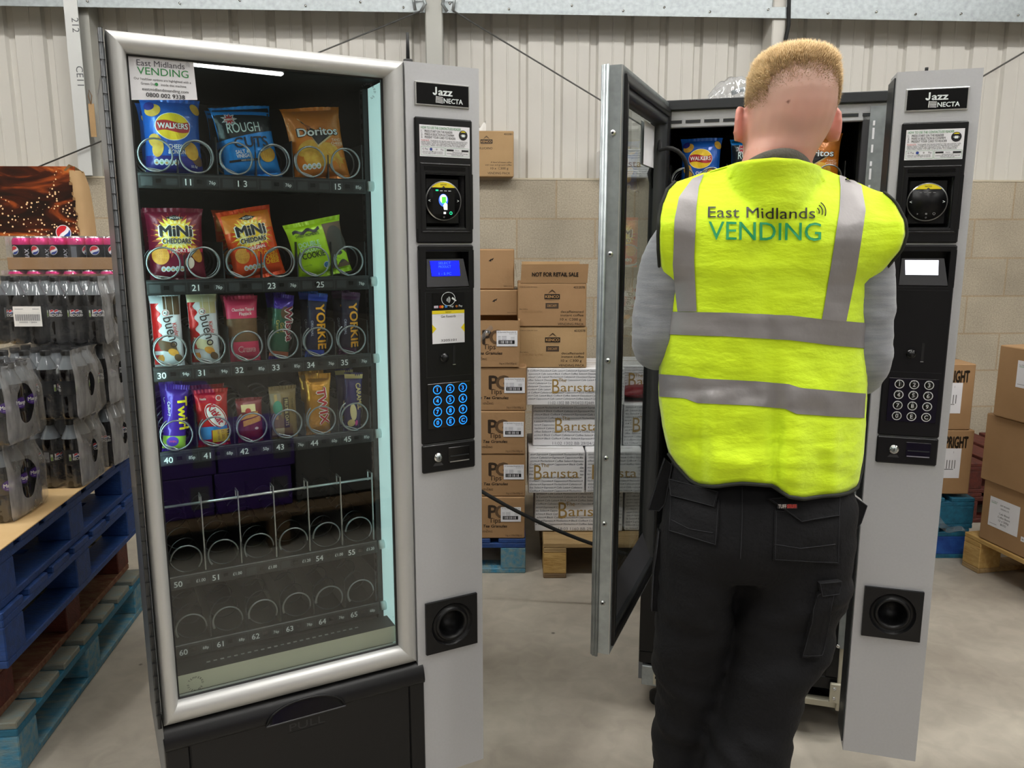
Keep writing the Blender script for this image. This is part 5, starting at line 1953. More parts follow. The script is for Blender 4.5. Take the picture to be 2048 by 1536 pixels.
def can_tray(label, loc, rz, nx, ny):
    t = thing('can_tray', label, 'cans', loc, rz, 'trays of pink topped cans')
    D = .0665
    if not CAN:
        b = MB()
        b.lathe([(.0, .002), (.024, .001), (.026, .003), (.033, .012), (.033, .086)], MATS['can_black'], 18, True, caps=False)
        b.lathe([(.033, .086), (.033, .100), (.0285, .1105)], MATS['can_pink'], 18, True, caps=False)
        b.lathe([(.0285, .1105), (.0275, .112), (.0275, .1155), (.026, .1155), (.0255, .113), (0, .113)], MATS['can_lid'], 18, True, caps=False)
        R = .0334
        b.warp = lambda p: ((R - p[1]) * sin(p[0] / R), -(R - p[1]) * cos(p[0] / R), p[2])
        pepsi_disc(b, 0, .066, .015, 0, .5)
        b.text('MAX', .05, .05, .014, ink('#c8c8d0'), 0, rot=pi / 2, bold=.03)
        b.text('CHERRY', .07, .045, .009, ink('#d82a7c'), 0, rot=pi / 2, bold=.03)
        b.grid(lambda a, c: (-.055 + a * .02, 0, .03 + c * .05), 5, 2, ink('#5c6068'))
        b.warp = None
        CAN.append(b.build('can', t))
        fresh = True
    else:
        fresh = False
    rnd = random.Random(nx * 7 + int(loc[2] * 100))
    for i in range(nx):
        for j in range(ny):
            if fresh:
                c = CAN[0]; fresh = False
            else:
                c = CAN[0].copy(); COL.objects.link(c)
            c.parent = t
            c.location = ((i - (nx - 1) / 2) * D, (j - (ny - 1) / 2) * D, .0035)
            c.rotation_euler = (0, 0, rnd.choice((0, .3, -.4, 1.4, 2.6, -.2)))
    hx, hy = nx * D / 2 + .002, ny * D / 2 + .002
    b = MB()
    b.box(-hx, hx, -hy, hy, 0, .003, MATS['card'])
    for q in ((-hx - .003, hx + .003, -hy - .003, -hy), (-hx - .003, hx + .003, hy, hy + .003), (-hx - .003, -hx, -hy, hy), (hx, hx + .003, -hy, hy)):
        b.box(*q, 0, .044, MATS['card'], .001)
    b.build('tray', t)
    b = MB()
    def sd(sgn):
        return lambda a, c: (-sgn * (a * 2 - 1) * (hx + .0035), sgn * (hy + .0045 + .001 * noise.noise(Vector((a * 20, c * 5, sgn))) - (.012 * c ** 4)), .002 + c * .117)
    b.grid(sd(-1), 40, 10, MATS['clear_film'])
    b.grid(sd(1), 40, 10, MATS['clear_film'])
    b.grid(lambda a, c: ((a * 2 - 1) * hx, (c * 2 - 1) * (hy - .008), .1195 + .001 * noise.noise(Vector((a * 15, c * 15, 3)))), 30, 12, MATS['clear_film'])
    for sgn in (-1, 1):
        b.grid(lambda a, c: (sgn * (hx + .0045), sgn * (a * 2 - 1) * hy, .002 + c * .116), 10, 6, MATS['milky_film'])
    b.build('shrink_film', t)
    return t


CZ = PT + 2 * HB
base_y = 3.09
can_tray('shrink wrapped tray of pink topped cans, lowest of the three behind the bottles', (-1.62, base_y, CZ), .02, 7, 4)
can_tray('shrink wrapped tray of pink topped cans, showing just its tops under the upper tray', (-1.62, base_y, CZ + .1205), .02, 7, 4)
can_tray('shrink wrapped tray of pink topped cans with round logos, topmost on the bottle stack', (-1.60, base_y + .01, CZ + .241), .02, 7, 4)
# the trays stand on two packs at the back of the second layer
bottle_pack('cola bottle pack at the back of the bottom layer, below the can trays', (-1.62, 3.115, PT), .02, 5, 3, 'max')
bottle_pack('cola bottle pack at the back of the second layer, below the can trays', (-1.62, 3.115, PT + HB), .02, 5, 3, 'max')


def cola_art():
    m = bpy.data.materials.new('cola_splash_print')
    m.use_nodes = True
    nt = m.node_tree
    bs = nt.nodes['Principled BSDF']; bs.inputs['Roughness'].default_value = .3
    tc = nt.nodes.new('ShaderNodeTexCoord')
    mp = nt.nodes.new('ShaderNodeMapping'); mp.inputs['Scale'].default_value = (2.2, 1, 7); mp.inputs['Rotation'].default_value = (0, .35, 0)
    nt.links.new(tc.outputs['Object'], mp.inputs[0])
    n = nt.nodes.new('ShaderNodeTexNoise'); n.inputs['Scale'].default_value = 1.6; n.inputs['Detail'].default_value = 5; n.inputs['Distortion'].default_value = 1.6
    nt.links.new(mp.outputs[0], n.inputs['Vector'])
    rp = nt.nodes.new('ShaderNodeValToRGB')
    e = rp.color_ramp.elements
    e[0].position = .38; e[0].color = (*rgb('#1c0f0a'), 1)
    e[1].position = .70; e[1].color = (*rgb('#dc8a40'), 1)
    k = e.new(.50); k.color = (*rgb('#3c180c'), 1)
    k = e.new(.59); k.color = (*rgb('#94431a'), 1)
    nt.links.new(n.outputs[0], rp.inputs[0])
    v = nt.nodes.new('ShaderNodeTexVoronoi'); v.inputs['Scale'].default_value = 75
    nt.links.new(tc.outputs['Object'], v.inputs['Vector'])
    lt = nt.nodes.new('ShaderNodeMath'); lt.operation = 'LESS_THAN'; lt.inputs[1].default_value = .26
    nt.links.new(v.outputs['Distance'], lt.inputs[0])
    n2 = nt.nodes.new('ShaderNodeTexNoise'); n2.inputs['Scale'].default_value = 9
    nt.links.new(tc.outputs['Object'], n2.inputs['Vector'])
    sp = nt.nodes.new('ShaderNodeSeparateXYZ'); nt.links.new(tc.outputs['Object'], sp.inputs[0])
    g = nt.nodes.new('ShaderNodeMath'); g.operation = 'MULTIPLY_ADD'; g.inputs[1].default_value = 1.3; g.inputs[2].default_value = 0
    nt.links.new(sp.outputs['Z'], g.inputs[0])
    sb = nt.nodes.new('ShaderNodeMath'); sb.operation = 'SUBTRACT'
    nt.links.new(n2.outputs[0], sb.inputs[0]); nt.links.new(g.outputs[0], sb.inputs[1])
    gt = nt.nodes.new('ShaderNodeMath'); gt.operation = 'GREATER_THAN'; gt.inputs[1].default_value = .33
    nt.links.new(sb.outputs[0], gt.inputs[0])
    mu = nt.nodes.new('ShaderNodeMath'); mu.operation = 'MULTIPLY'
    nt.links.new(lt.outputs[0], mu.inputs[0]); nt.links.new(gt.outputs[0], mu.inputs[1])
    mx = nt.nodes.new('ShaderNodeMixRGB'); mx.inputs[2].default_value = (*rgb('#f0c898'), 1)
    nt.links.new(mu.outputs[0], mx.inputs[0]); nt.links.new(rp.outputs[0], mx.inputs[1])
    nt.links.new(mx.outputs[0], bs.inputs['Base Color'])
    return m


ART = cola_art()
# printed display carton standing behind the can trays, brown torn edge on its right
dz = CZ + .3625
t = thing('display_carton', 'large dark carton printed with an amber cola splash, torn brown edge, on the can trays', 'cardboard', (-1.62, 3.10, dz), .03)
b = MB()
b.box(-.34, -.012, -.004, 0, 0, .255, ART)
b.box(-.34, -.012, .0, .003, 0, .254, MATS['card'])
b.warp = lambda p: (p[0], p[1], p[2])
pepsi_disc(b, -.075, .012, .026, -.0046, .9)
b.warp = None
b.build('printed_panel', t)
b = MB()
n = 14
pts_f = [(-.018 + .006 * sin(i * 2.1), i * .0185) for i in range(n)]
vs, fs = [], []
for i in range(n):
    z = i * .0185
    w = .022 - .008 * max(0, i - 10) / 3
    sh = -.022 * (i / n) ** 2
    vs += [(-.016 + .004 * sin(i * 2.1) + sh, -.006, z), (-.006 + .004 * sin(i * 1.7) + sh, -.010, z), (.016 + sh, .002, z), (w + sh, .05, z)]
for i in range(n - 1):
    for k in range(3):
        fs.append((4 * i + k, 4 * i + k + 1, 4 * i + k + 5, 4 * i + k + 4))
b.add(vs, [q for q in fs], MATS['card_light'], True)
for i in range(n - 1):
    z = i * .0185
    b.box(-.020 + .005 * sin(i * 2.3) - .022 * (i / n) ** 2, -.012 - .022 * (i / n) ** 2, -.007, .0, z + .002, z + .013, MATS['card_dark'])
sh = -.02
b.add([(-.03 + sh, -.008, .24), (-.008 + sh, -.012, .262), (.015 + sh, 0, .250), (.02 + sh, .04, .235), (.0 + sh, .02, .225)], [(0, 1, 4), (1, 2, 4), (2, 3, 4)], MATS['card_light'])
b.build('side_flap', t)
b = MB()
b.box(-.34, -.01, .05, .054, 0, .24, MATS['card'])
b.box(-.34, -.01, 0, .05, 0, .004, MATS['card'])
b.box(-.342, -.338, 0, .054, 0, .25, MATS['card'])
b.build('back_panel', t)


# ================================================================== cartons
def carton(label, loc, rz, w, d, h, m='card', art=None, cat='box', group=None, name='carton', tape=True, parts=None):
    """closed carton; origin at the middle of the front bottom edge, front facing -y"""
    t = thing(name, label, cat, loc, rz, group)
    b = MB()
    b.box(-w / 2, w / 2, 0, d, 0, h, MATS[m] if isinstance(m, str) else m, .004)
    b.box(-w / 2 + .002, w / 2 - .002, d / 2 - .001, d / 2 + .001, h, h + .0006, MATS['card_dark'])
    if art:
        art(b, w, d, h)
    b.build('box', t)
    if tape:
        b = MB()
        b.box(-w / 2 - .0006, w / 2 + .0006, d / 2 - .025, d / 2 + .025, h + .0004, h + .0012, MATS['clear_plastic'])
        b.build('tape', t)
    if parts:
        parts(t, w, d, h)
    return t


DKP = ink('#3a2a1c')
BLK = ink('#1c1612')


def kenco(name2, num, sub):
    def f(b, w, d, h):
        y = -.0006
        b.text(num, w / 2 - .008, h - .022, .0098, BLK, y, 'r', bold=.008)
        b.text('STORE IN A COOL DRY PLACE', -w / 2 + .008, h - .018, .0042, BLK, y, 'l', fit=.075)
        cx = .0
        b.poly([(cx - .018, h - .044), (cx, h - .030), (cx + .018, h - .044), (cx + .016, h - .044), (cx, h - .033), (cx - .016, h - .044)], y, DKP)
        b.poly([(cx - .014, h - .038), (cx, h - .026), (cx + .014, h - .038), (cx + .012, h - .038), (cx, h - .029), (cx - .012, h - .038)], y, DKP)
        b.rect(cx - .033, cx + .033, h - .068, h - .046, y, BLK)
        b.text('KENCO', cx, h - .0625, .0115, ink('#b48c5c'), y - .0004, fit=.058, bold=.03)
        b.rect(cx - .03, cx + .03, h - .0735, h - .0728, y, DKP)
        if sub:
            b.rect(cx - .028, cx + .028, h - .108, h - .084, y, ink('#4a3c30'))
            b.text('DECAFF', cx, h - .1005, .0098, ink('#b48c5c'), y - .0004, fit=.04, bold=.01)
            for i, s in enumerate(('decaffeinated', 'instant coffee')):
                b.text(s, w / 2 - .012, .060 - i * .015, .0098, BLK, y, 'r', fit=.098)
            b.text('10 x    300 g', w / 2 - .022, .027, .0105, BLK, y, 'r', fit=.09)
            b.ring(w / 2 - .068, .032, .0042, .0052, BLK, y, 16, a0=.6, a1=5.6)
            b.text('VENDING PACK', w / 2 - .010, .007, .0095, BLK, y, 'r', fit=.112)
            b.text('Best before', -w / 2 + .008, h - .112, .0042, BLK, y, 'l', fit=.035)
            b.text('31.05.2023  L1170C', -w / 2 + .018, h - .126, .0085, ink('#8c6c48'), y, 'l', fit=.09)
        else:
            b.text('MILLICANO', cx - .008, h - .098, .0118, DKP, y, 'c', fit=.08)
            for i, s in enumerate(('A blend of instant coffee', 'and roast and ground coffee')):
                b.text(s, w / 2 - .012, .074 - i * .014, .0088, BLK, y, 'r', fit=.115 + .03 * i)
            b.text('10 x    300 g', w / 2 - .03, .040, .0118, BLK, y, 'r', fit=.098)
            b.ring(w / 2 - .080, .046, .0048, .006, BLK, y, 16, a0=.6, a1=5.6)
            b.text('VENDING PACK', w / 2 - .02, .014, .0118, BLK, y, 'r', fit=.125)
    return f


def granules(b, w, d, h):
    y = -.0006
    cx = -.008
    b.text('P', cx + .02, h * .50, .058, ink('#33261a'), y, 'c', bold=.03, sx=1.0)
    b.text('G', cx + .058, h * .50, .058, ink('#5c4630'), y - .0003, 'c', bold=.03)
    b.text('Tips', cx + .030, h * .385, .022, ink('#4a3826'), y, 'c', bold=.015, fit=.052)
    b.text('Instant Tea Granules', .085 - .01, h * .27, .0125, BLK, y, 'r', bold=.018, shear=.2, fit=.165)
    b.text('for', -.012, h * .20, .005, BLK, y)
    b.text('VENDING', -.012, h * .145, .0092, ink('#4a3826'), y, 'c', fit=.046)
    b.text('1kg e (10x100g e)', w / 2 - .012, h * .055, .0085, ink('#4a3826'), y, 'r', fit=.072)


def ship_label(x, z, w=.088, h=.066, lines=True, y=-.0018):
    def f(t, W, D, H):
        b = MB()
        b.box(x, x + w, y - .0004, y + .0004, z, z + h, MATS['label_white'])
        yy = y - .0008
        b.text('PG Tips Instant Tea granules UK', x + .004, z + h - .008, .0042, INKB, yy, 'l', fit=w * .9, bold=.008)
        b.text('Pack size 10 x 100g', x + w - .004, z + h - .0145, .0028, INKB, yy, 'r', fit=w * .35)
        for i in range(3):
            b.rect(x + .006, x + .018, z + h * .62 - i * .006, z + h * .62 - i * .006 + .0016, yy, ink('#888890'))
            b.rect(x + .022, x + .042, z + h * .62 - i * .006, z + h * .62 - i * .006 + .0016, yy, ink('#77777f'))
            b.rect(x + w * .68, x + w * .86, z + h * .58 - i * .004, z + h * .58 - i * .004 + .001, yy, ink('#99999f'))
        b.rect(x + .008, x + w - .012, z + .010, z + .026, yy, INKB)
        for i in range(9):
            xx = x + .014 + i * (w - .034) / 9
            b.rect(xx, xx + .0012 + .001 * (i % 3), z + .0125, z + .0235, yy - .0003, MATS['label_white'])
        b.build('shipping_label', t)
    return f


PGX, PGY = -.095, 3.37
PALB = .167
pb = make_pallet('blue pallet on the floor under the tea granule cartons', 1.0, .9, (B['blue_wood'], B['blue_wood'], B['teal_worn'], B['teal_worn']), 6, None, (-.345, PGY + .50, 0), 0)
pb.rotation_euler = (0, 0, pi / 2); pb.location = (-.39, PGY + .5, 0)
pgl = ['lowest tea granule carton, standing on the blue pallet', 'second tea granule carton up from the blue pallet', 'third tea granule carton up from the blue pallet', 'fourth tea granule carton up, under the open one']
pgx = [0, .002, .001, .004]
for k in range(4):
    carton('brown ' + pgl[k], (-.095 + pgx[k] * 1.5 - .002, PGY + .004 * (k % 2), .163 + .1915 * k), .0, .305, .40, .190, 'card', granules, 'box', 'brown tea granule cartons', parts=ship_label(.058 - .01 * (k == 0), .078))


def open_carton(label, loc, rz, w, d, h, m='card', art=None, parts=None, group=None):
    t = thing('carton', label, 'box', loc, rz, group)
    b = MB()
    T = .004
    b.box(-w / 2, w / 2, 0, T, 0, h, MATS[m]); b.box(-w / 2, w / 2, d - T, d, 0, h, MATS[m])
    b.box(-w / 2, -w / 2 + T, T, d - T, 0, h, MATS[m]); b.box(w / 2 - T, w / 2, T, d - T, 0, h, MATS[m])
    b.box(-w / 2 + T, w / 2 - T, T, d - T, 0, T, MATS[m])
    if art: art(b, w, d, h)
    b.build('box', t)
    b = MB()
    b.box(-w / 2 + .004, w / 2 - .004, d - .0075, d - .0045, h - .11, h - .002, MATS['card_light'])
    b.box(w / 2, w / 2 + .003, .02, .09, h - .16, h - .001, MATS['card_light'])
    b.box(-w / 2 + .004, -w / 2 + .007, .01, d - .02, h - .12, h - .002, MATS['card_light'])
    b.build('flap', t)
    if parts: parts(t, w, d, h)
    return t


def torn_tape(t, w, d, h):
    ship_label(.052, .088)(t, w, d, h)
    b = MB()
    b.grid(lambda a, c: (-.05 + .075 * a + .012 * sin(c * 3), -.003 - .004 * sin(a * 9 + c * 4) - .004 * c, .085 + .085 * a * 1.0 + .03 * c - .02), 12, 5, MATS['clear_bag'])
    b.build('torn_tape', t)


open_carton('open brown tea granule carton with torn clear tape on top of its stack', (-.117, PGY - .002, .163 + .1915 * 4), 0, .295, .40, .197, 'card', granules, torn_tape, 'brown tea granule cartons')


def leafmark(b, w, d, h):
    y = -.0006
    b.poly([(w / 2 - .105, h - .045), (w / 2 - .088, h - .036), (w / 2 - .094, h - .047)], y, BLK)
    b.poly([(w / 2 - .112, h - .05), (w / 2 - .10, h - .04), (w / 2 - .10, h - .052)], y, BLK)
    b.text('MADE IN THE UK', w / 2 - .008, .012, .004, BLK, y, 'r', fit=.038)


# plain brown cartons behind the tea: stand on the stack's back half
carton('brown carton with a slit lid, just behind the open tea granule carton', (-.135, PGY + .12 + .02, .163 + .1915 * 5 + .012), 0, .32, .26, .112, 'card', leafmark, 'box', 'plain brown cartons on the tea stack')
carton('plain brown carton on top of the tea stack, beside the decaf coffee cartons', (-.15, PGY + .13 + .02, .163 + .1915 * 5 + .126), 0, .32, .25, .172, 'card', leafmark, 'box', 'plain brown cartons on the tea stack')

# wooden pallet with white coffee cartons
make_pallet('bare wooden pallet on the floor under the white patterned coffee cartons', 1.0, 1.15, (B['wood'], B['wood'], B['wood_pale'], B['wood_old']), 6, None, (.062 + .575, PGY + .52, 0), 0)
mat('box_white', '#ececee', .55, noise_amt=.03)
mat('box_white_top', '#e6e4e2', .55)
WORDS = ['Chocolate', 'Espresso', 'Cappuccino', 'Cafe Latte', 'Mochachino', 'Black Coffee', 'Cafetiere', 'Coffee Select']
GREYP, GOLDP = ink('#70747e'), ink('#a98a4c')
PAT = {}


def pattern(b, w, h, x0, z0, xf=None, lines=12, seed=0):
    """rows of drink names with bean marks, clipped at the carton edges"""
    rnd = random.Random(seed)
    pitch = h / (lines + .3)
    for i in range(lines):
        z = z0 + h - pitch * (i + .95)
        x = x0 + .004 - rnd.random() * .03
        k = rnd.randrange(8)
        while x < x0 + w - .012:
            s = WORDS[k % 8]; k += 1 + rnd.randrange(3)
            wd = len(s) * pitch * .36
            while s and (x + len(s) * pitch * .36 > x0 + w - .004):
                s = s[:-1]
            if x < x0 + .003:
                cut = int((x0 + .003 - x) / (pitch * .36)) + 1
                x += cut * pitch * .36; s = s[cut:]
            if s:
                b.text(s, x, z, pitch * .56, GREYP, -.0006, 'l', shear=.2, bold=.008, fit=len(s) * pitch * .36, xf=xf)
                x += len(s) * pitch * .36
            x += pitch * .2
            if x < x0 + w - .012:
                b.ell(x + pitch * .12, z + pitch * .26, pitch * .2, pitch * .12, ink('#3a3c44'), -.0006, 8, 1, .9, xf=xf)
            x += pitch * .5


def barista(big, date=None, seed=0, right=False, left=False, gold_x=0.0):
    def f(b, w, d, h):
        pattern(b, w, h * (.86 if date else .98), -w / 2, h * (.13 if date else .01), None, 10 if date else 12, seed)
        gx = gold_x
        b.box(gx - big * .62, gx + big * .62, -.0012, -.0009, h * .40, h * .66, MATS['box_white'])
        s = big / 4.6
        b.text('B', gx - big * .60, h * .33, s * 1.9, GOLDP, -.0016, 'l', sx=.75)
        b.text('arısta', gx - big * .36, h * .38, s * 1.15, GOLDP, -.0016, 'l', fit=big * .95)
        b.text('The', gx - big * .42, h * .63, s * .5, GOLDP, -.0016, 'l', sx=.9)
        if date:
            b.text(date, gx - .01, h * .03, .0135, ink('#8c8c94'), -.0006, 'c', fit=min(w * .72, .20))
        # sides and lid print
        R = Matrix.Translation((w / 2, 0, 0)) @ Matrix.Rotation(pi / 2, 4, 'Z')
        if right: pattern(b, d, h * .98, 0, h * .01, R, 12, seed + 5)
        L = Matrix.Translation((-w / 2, d, 0)) @ Matrix.Rotation(-pi / 2, 4, 'Z')
        if left: pattern(b, d, h * .98, 0, h * .01, L, 12, seed + 9)
        for i in range(4):
            b.box(-w * .35, w * .3, d * (.15 + .2 * i), d * (.17 + .2 * i), h + .0002, h + .0009, ink('#d2d0cc'))
    return f


G2 = 'white patterned coffee cartons'
BY = PGY + .075
WZ = .164
rowz = [WZ, WZ + .192, WZ + .192 * 2, WZ + .192 * 3 + .002]
carton('white patterned coffee carton with a date code, bottom row, on the wooden pallet', (.30, BY + .01, WZ), 0, .395, .28, .190, 'box_white', barista(.185, '18:03 1160 BB 29/04/23', 1, gold_x=.02), 'box', G2, tape=False)
carton('white patterned coffee carton with gold lettering, left in the second row', (.196, BY - .03, rowz[1]), 0, .248, .34, .190, 'box_white', barista(.165, None, 2, left=True), 'box', G2, tape=False)
carton('white patterned coffee carton in the second row, right of the gold lettered one', (.452, BY - .025, rowz[1]), 0, .248, .34, .190, 'box_white', barista(.165, None, 3), 'box', G2, tape=False)
carton('white patterned coffee carton with a date code, third row up', (.292, BY + .06, rowz[2]), -.015, .40, .28, .188, 'box_white', barista(.165, '11:02 1302 BB 29/04/23', 4, left=True, gold_x=.0), 'box', G2, tape=False)
carton('white patterned coffee carton with a date code, topmost, under the decaf cartons', (.279, BY + .02, rowz[3]), 0, .43, .30, .166, 'box_white', barista(.155, '11:02 1302 BB 29/04/23 F2449', 5, gold_x=-.01), 'box', G2, tape=False)
# more of them to the right, seen through the open glass door
carton('white patterned coffee carton seen through the open glass door, bottom row', (.705, BY + .02, WZ), 0, .395, .28, .190, 'box_white', barista(.185, None, 6), 'box', G2, tape=False)
carton('white patterned coffee carton seen through the open glass door, second row', (.703, BY - .02, rowz[1]), 0, .248, .34, .190, 'box_white', barista(.165, None, 7), 'box', G2, tape=False)
carton('white patterned coffee carton seen through the open glass door, third row', (.640, BY + .07, rowz[2]), .0, .28, .28, .188, 'box_white', barista(.165, None, 8, left=True), 'box', G2, tape=False)
carton('white patterned coffee carton beneath the dark red packet, behind the glass door', (.635, BY + .20, rowz[3]), .0, .28, .28, .15, 'box_white', barista(.165, None, 9), 'box', G2, tape=False)
p = Pack(.22, .12, .06, MATS['foil_wine'], seal=.01)
o = p.build('foil_packet')
o.matrix_world = Matrix.Translation((.60, BY + .115, rowz[3] + .034)) @ Matrix.Rotation(radians(-90), 4, 'X')
tag(o, 'dark red foil packet lying on a white coffee carton behind the glass door', 'packet')

carton('brown decaf coffee carton sitting directly on the white coffee carton', (.176, BY + .02, rowz[3] + .167), 0, .298, .26, .180, 'card_light', kenco('decaf', '4032078', True), 'box', 'brown decaf coffee cartons')


def retail(t, w, d, h):
    b = MB()
    b.add([(-w / 2 + .012, .0, h), (w / 2 + .002, .0, h), (w / 2 + .006, -.012, h + .082), (-w / 2 + .016, -.010, h + .080)], [(0, 1, 2, 3)], MATS['card'])
    b.add([(-w / 2 + .012, .003, h), (w / 2 + .002, .003, h), (w / 2 + .006, -.009, h + .082), (-w / 2 + .016, -.007, h + .080)], [(3, 2, 1, 0)], MATS['card_dark'])
    b.warp = lambda p: (p[0], p[1] - (p[2] - h) * .145 - .0012, p[2])
    b.text('NOT FOR RETAIL SALE', .012, h + .030, .0165, BLK, 0, 'c', bold=.035, fit=.198)
    b.warp = None
    b.build('flap', t)
    b = MB()
    b.add([(-w / 2, .01, h), (-w / 2, d - .01, h), (-w / 2 - .012, d - .02, h + .08), (-w / 2 - .01, .02, h + .08)], [(0, 1, 2, 3)], MATS['card_light'])
    b.add([(-w / 2 + .02, d, h), (w / 2 - .01, d, h), (w / 2 - .01, d, h + .085), (-w / 2 + .02, d, h + .085)], [(0, 1, 2, 3)], MATS['card_light'])
    b.build('flap', t)


carton('brown decaf coffee carton with raised lid flaps, topmost of the coffee cartons', (.172, BY + .015, rowz[3] + .348), 0, .295, .26, .186, 'card', kenco('decaf', '4032078', True), 'box', 'brown decaf coffee cartons', parts=retail, tape=False)
# on the ledge
WR = WALL_A
def on_ledge(u, dy):
    p = WX @ Vector((u, dy, 1.8)); return (p.x, p.y, p.z)
carton('brown coffee carton standing alone on the wall ledge beside the lit machine', on_ledge(-.145, -.08), WR, .30, .20, .245, 'card_light', kenco('mill', '4032081', False), 'box', None)
carton('white patterned carton on the wall ledge, partly behind the open door', on_ledge(.50 + .13, -.07), WR - .0, .27, .19, .155, 'box_white', barista(.15, None, 12), 'box', None, tape=False)
p = Pack(.075, .05, .05, MATS['foil_red'], seal=0, flat=2)
o = p.build('packet'); q = on_ledge(.56, -.02); o.matrix_world = Matrix.Translation((q[0], q[1], 1.9555))
tag(o, 'small bright red packet on the ledge carton, seen through the open glass door', 'packet')
b = MB()
b.grid(lambda a, c: (-.03 + .06 * a, .03 * sin(a * 3) * c, .0 + .045 * c * (1 + .4 * sin(a * 8))), 12, 8, MATS['clear_bag'])
b.grid(lambda a, c: (-.03 + .06 * a, -.02 - .02 * sin(a * 4 + c), .0 + .035 * c * (1 + .5 * sin(a * 7 + 2))), 12, 8, MATS['paper_white'])
q = on_ledge(-.175, -.01); o = b.build('plastic_scrap', loc=(q[0], q[1], 2.046))
tag(o, 'crumpled white plastic scrap on the ledge carton', 'plastic')

# ---------------- right hand side
def upright(b, w, d, h):
    y = -.0006
    b.text('THIS WAY UPRIGHT', w / 2 - .026, h - .082, .052, ink('#20180f'), y, 'r', bold=.05, fit=.27)
    x1 = w / 2 - .052
    b.rect(x1 - .16, x1, h - .225, h - .085, y, MATS['label_white'])
    b.text('1', x1 - .035, h - .108, .010, ink('#909090'), y - .0004)
    for i in range(5):
        b.rect(x1 - .075 + i * .012, x1 - .071 + i * .012, h - .18, h - .14, y - .0004, ink('#707070'))
    b.box(x1 - .09, x1 - .03, y - .0005, y, h - .185, h - .182, ink('#505050'))


RY = 3.54
for k, lab in enumerate(('lower tall brown carton marked UPRIGHT, on the teal pallets', 'upper tall brown carton marked UPRIGHT, right of the grey column')):
    carton(lab, (1.932 - .024 * k, RY + .01, .308 + .303 * k), -.02, .33, .34, .302, 'card', upright, 'box', 'tall brown cartons marked UPRIGHT')
for k, lab in enumerate(('blue pallet on the floor right of the grey column', 'teal pallet on the blue pallet, under the UPRIGHT cartons')):
    pp = make_pallet(lab, .98, .8, (B['teal_wood'], B['teal_wood'], B['blue_worn'] if k == 0 else B['teal_wood'], B['teal_wood']), 6, None, (1.715 + .012 * k, RY + .49, .0 + .1455 * k), pi / 2, bk=.078)
    pp.scale = (1, 1, .1455 / .161)
b = MB()   # torn wrap hanging from the pallet
b.grid(lambda a, c: (-.16 + .24 * a, -.012 - .015 * sin(a * 5) * c, .09 - .13 * a + .05 * (c - .5) * (1.2 - a) + .02 * sin(a * 9)), 20, 8, MATS['clear_bag'])
o = b.build('torn_wrap', loc=(2.03, RY - .008, .15))
tag(o, 'torn clear wrap dangling from the teal pallets', 'plastic')
# maroon pallets lying by the wall
for k, lab in enumerate(('dark maroon pallet on the floor by the block wall, between carton stacks', 'dark maroon pallet lying on another by the block wall')):
    make_pallet(lab, .66, .95, (B['maroon_wood'],) * 4, 6, None, (2.78 + .01 * k, 4.36, .1612 * k), pi / 2 + .04)

# big cartons on a pale pallet at the right edge, turned
BA = radians(-79)
fd = Vector((cos(BA), sin(BA), 0))          # along the visible face, far to near
inw = Vector((-sin(BA), cos(BA), 0))        # into the stack
P0 = Vector((2.045, 3.40, 0))               # far lower corner
def bigbox(label, dz, off, w, h, art=None, tilt=0.0, parts=None, sh=0.0, twist=0.0):
    c = P0 + fd * (w / 2 + off) + inw * sh
    return carton(label, (c.x, c.y, dz), BA + twist, w, .42, h, 'card', art, 'box', 'large brown cartons on the pale pallet', parts=parts)


def coffee_label(x, z, w=.16, h=.13, words=True):
    def f(t, W, D, H):
        b = MB()
        b.box(x, x + w, -.0014, -.0004, z, z + h, MATS['label_white'])
        y = -.0018
        b.text('East Midlands', x + .008, z + h - .02, .005, ink('#77777f'), y, 'l', fit=.035)
        b.text('VENDING', x + .008, z + h - .027, .005, INKG, y, 'l', fit=.03)
        if words:
            for i, (s, q) in enumerate((('EAST MIDLANDS', .05), ('VENDING LTD', .045), ('Cafe Blend', .055), ('Coffee Beans', .065), ('12 x 500g', .055), ('BB 07/23', .03))):
                b.text(s, x + w * .52, z + h - .028 - .015 * i - (.008 if i > 1 else 0), .0065 if i < 2 else .0085, INKB, y, 'c', fit=q)
        b.rect(x + .008, x + .048, z + .012, z + .0145, y, ink('#a0a0a6'))
        b.build('address_label', t)
        if words:
            b = MB(); b.box(x + w + .02, x + w + .04, -.0014, -.0004, z - .008, z + .012, MATS['label_white'])
            b.rect(x + w + .025, x + w + .035, z - .001, z + .004, -.0018, ink('#9a9aa0')); b.build('price_label', t)
    return f


make_pallet('pale new wooden pallet on the floor at the right edge under large cartons', 1.0, .95, (B['wood_pale'],) * 3 + (B['wood'],), 6, None, tuple(P0 + fd * .44 + inw * .49 + Vector((0, 0, 0))), BA)
bigbox('large brown carton with a white address label, resting on the pale pallet', .163, .015, .40, .268, None, parts=coffee_label(-.155, .075), sh=.02)
bigbox('large plain brown carton, middle of the right hand stack', .432, .005, .42, .292, None, sh=.005)
bigbox('large brown carton with a white label, topmost of the right hand stack', .727, .06, .42, .30, None, parts=coffee_label(-.11, .14, .15, .11, True), sh=-.01, twist=.03)

# black cable sagging from the lit machine to the opened one
b = MB()
pts = []
p0, p1 = Vector((-.30, 2.95, .64)), Vector((.50, 2.98, .235))
for i in range(21):
    t_ = i / 20
    q = p0.lerp(p1, t_); q.z -= .10 * 4 * t_ * (1 - t_) * .5
    pts.append(q)
b.tube(pts, .0075, MATS['rubber'], 8)
o = b.build('power_cable')
tag(o, 'black power cable sagging between the two vending machines', 'cable')

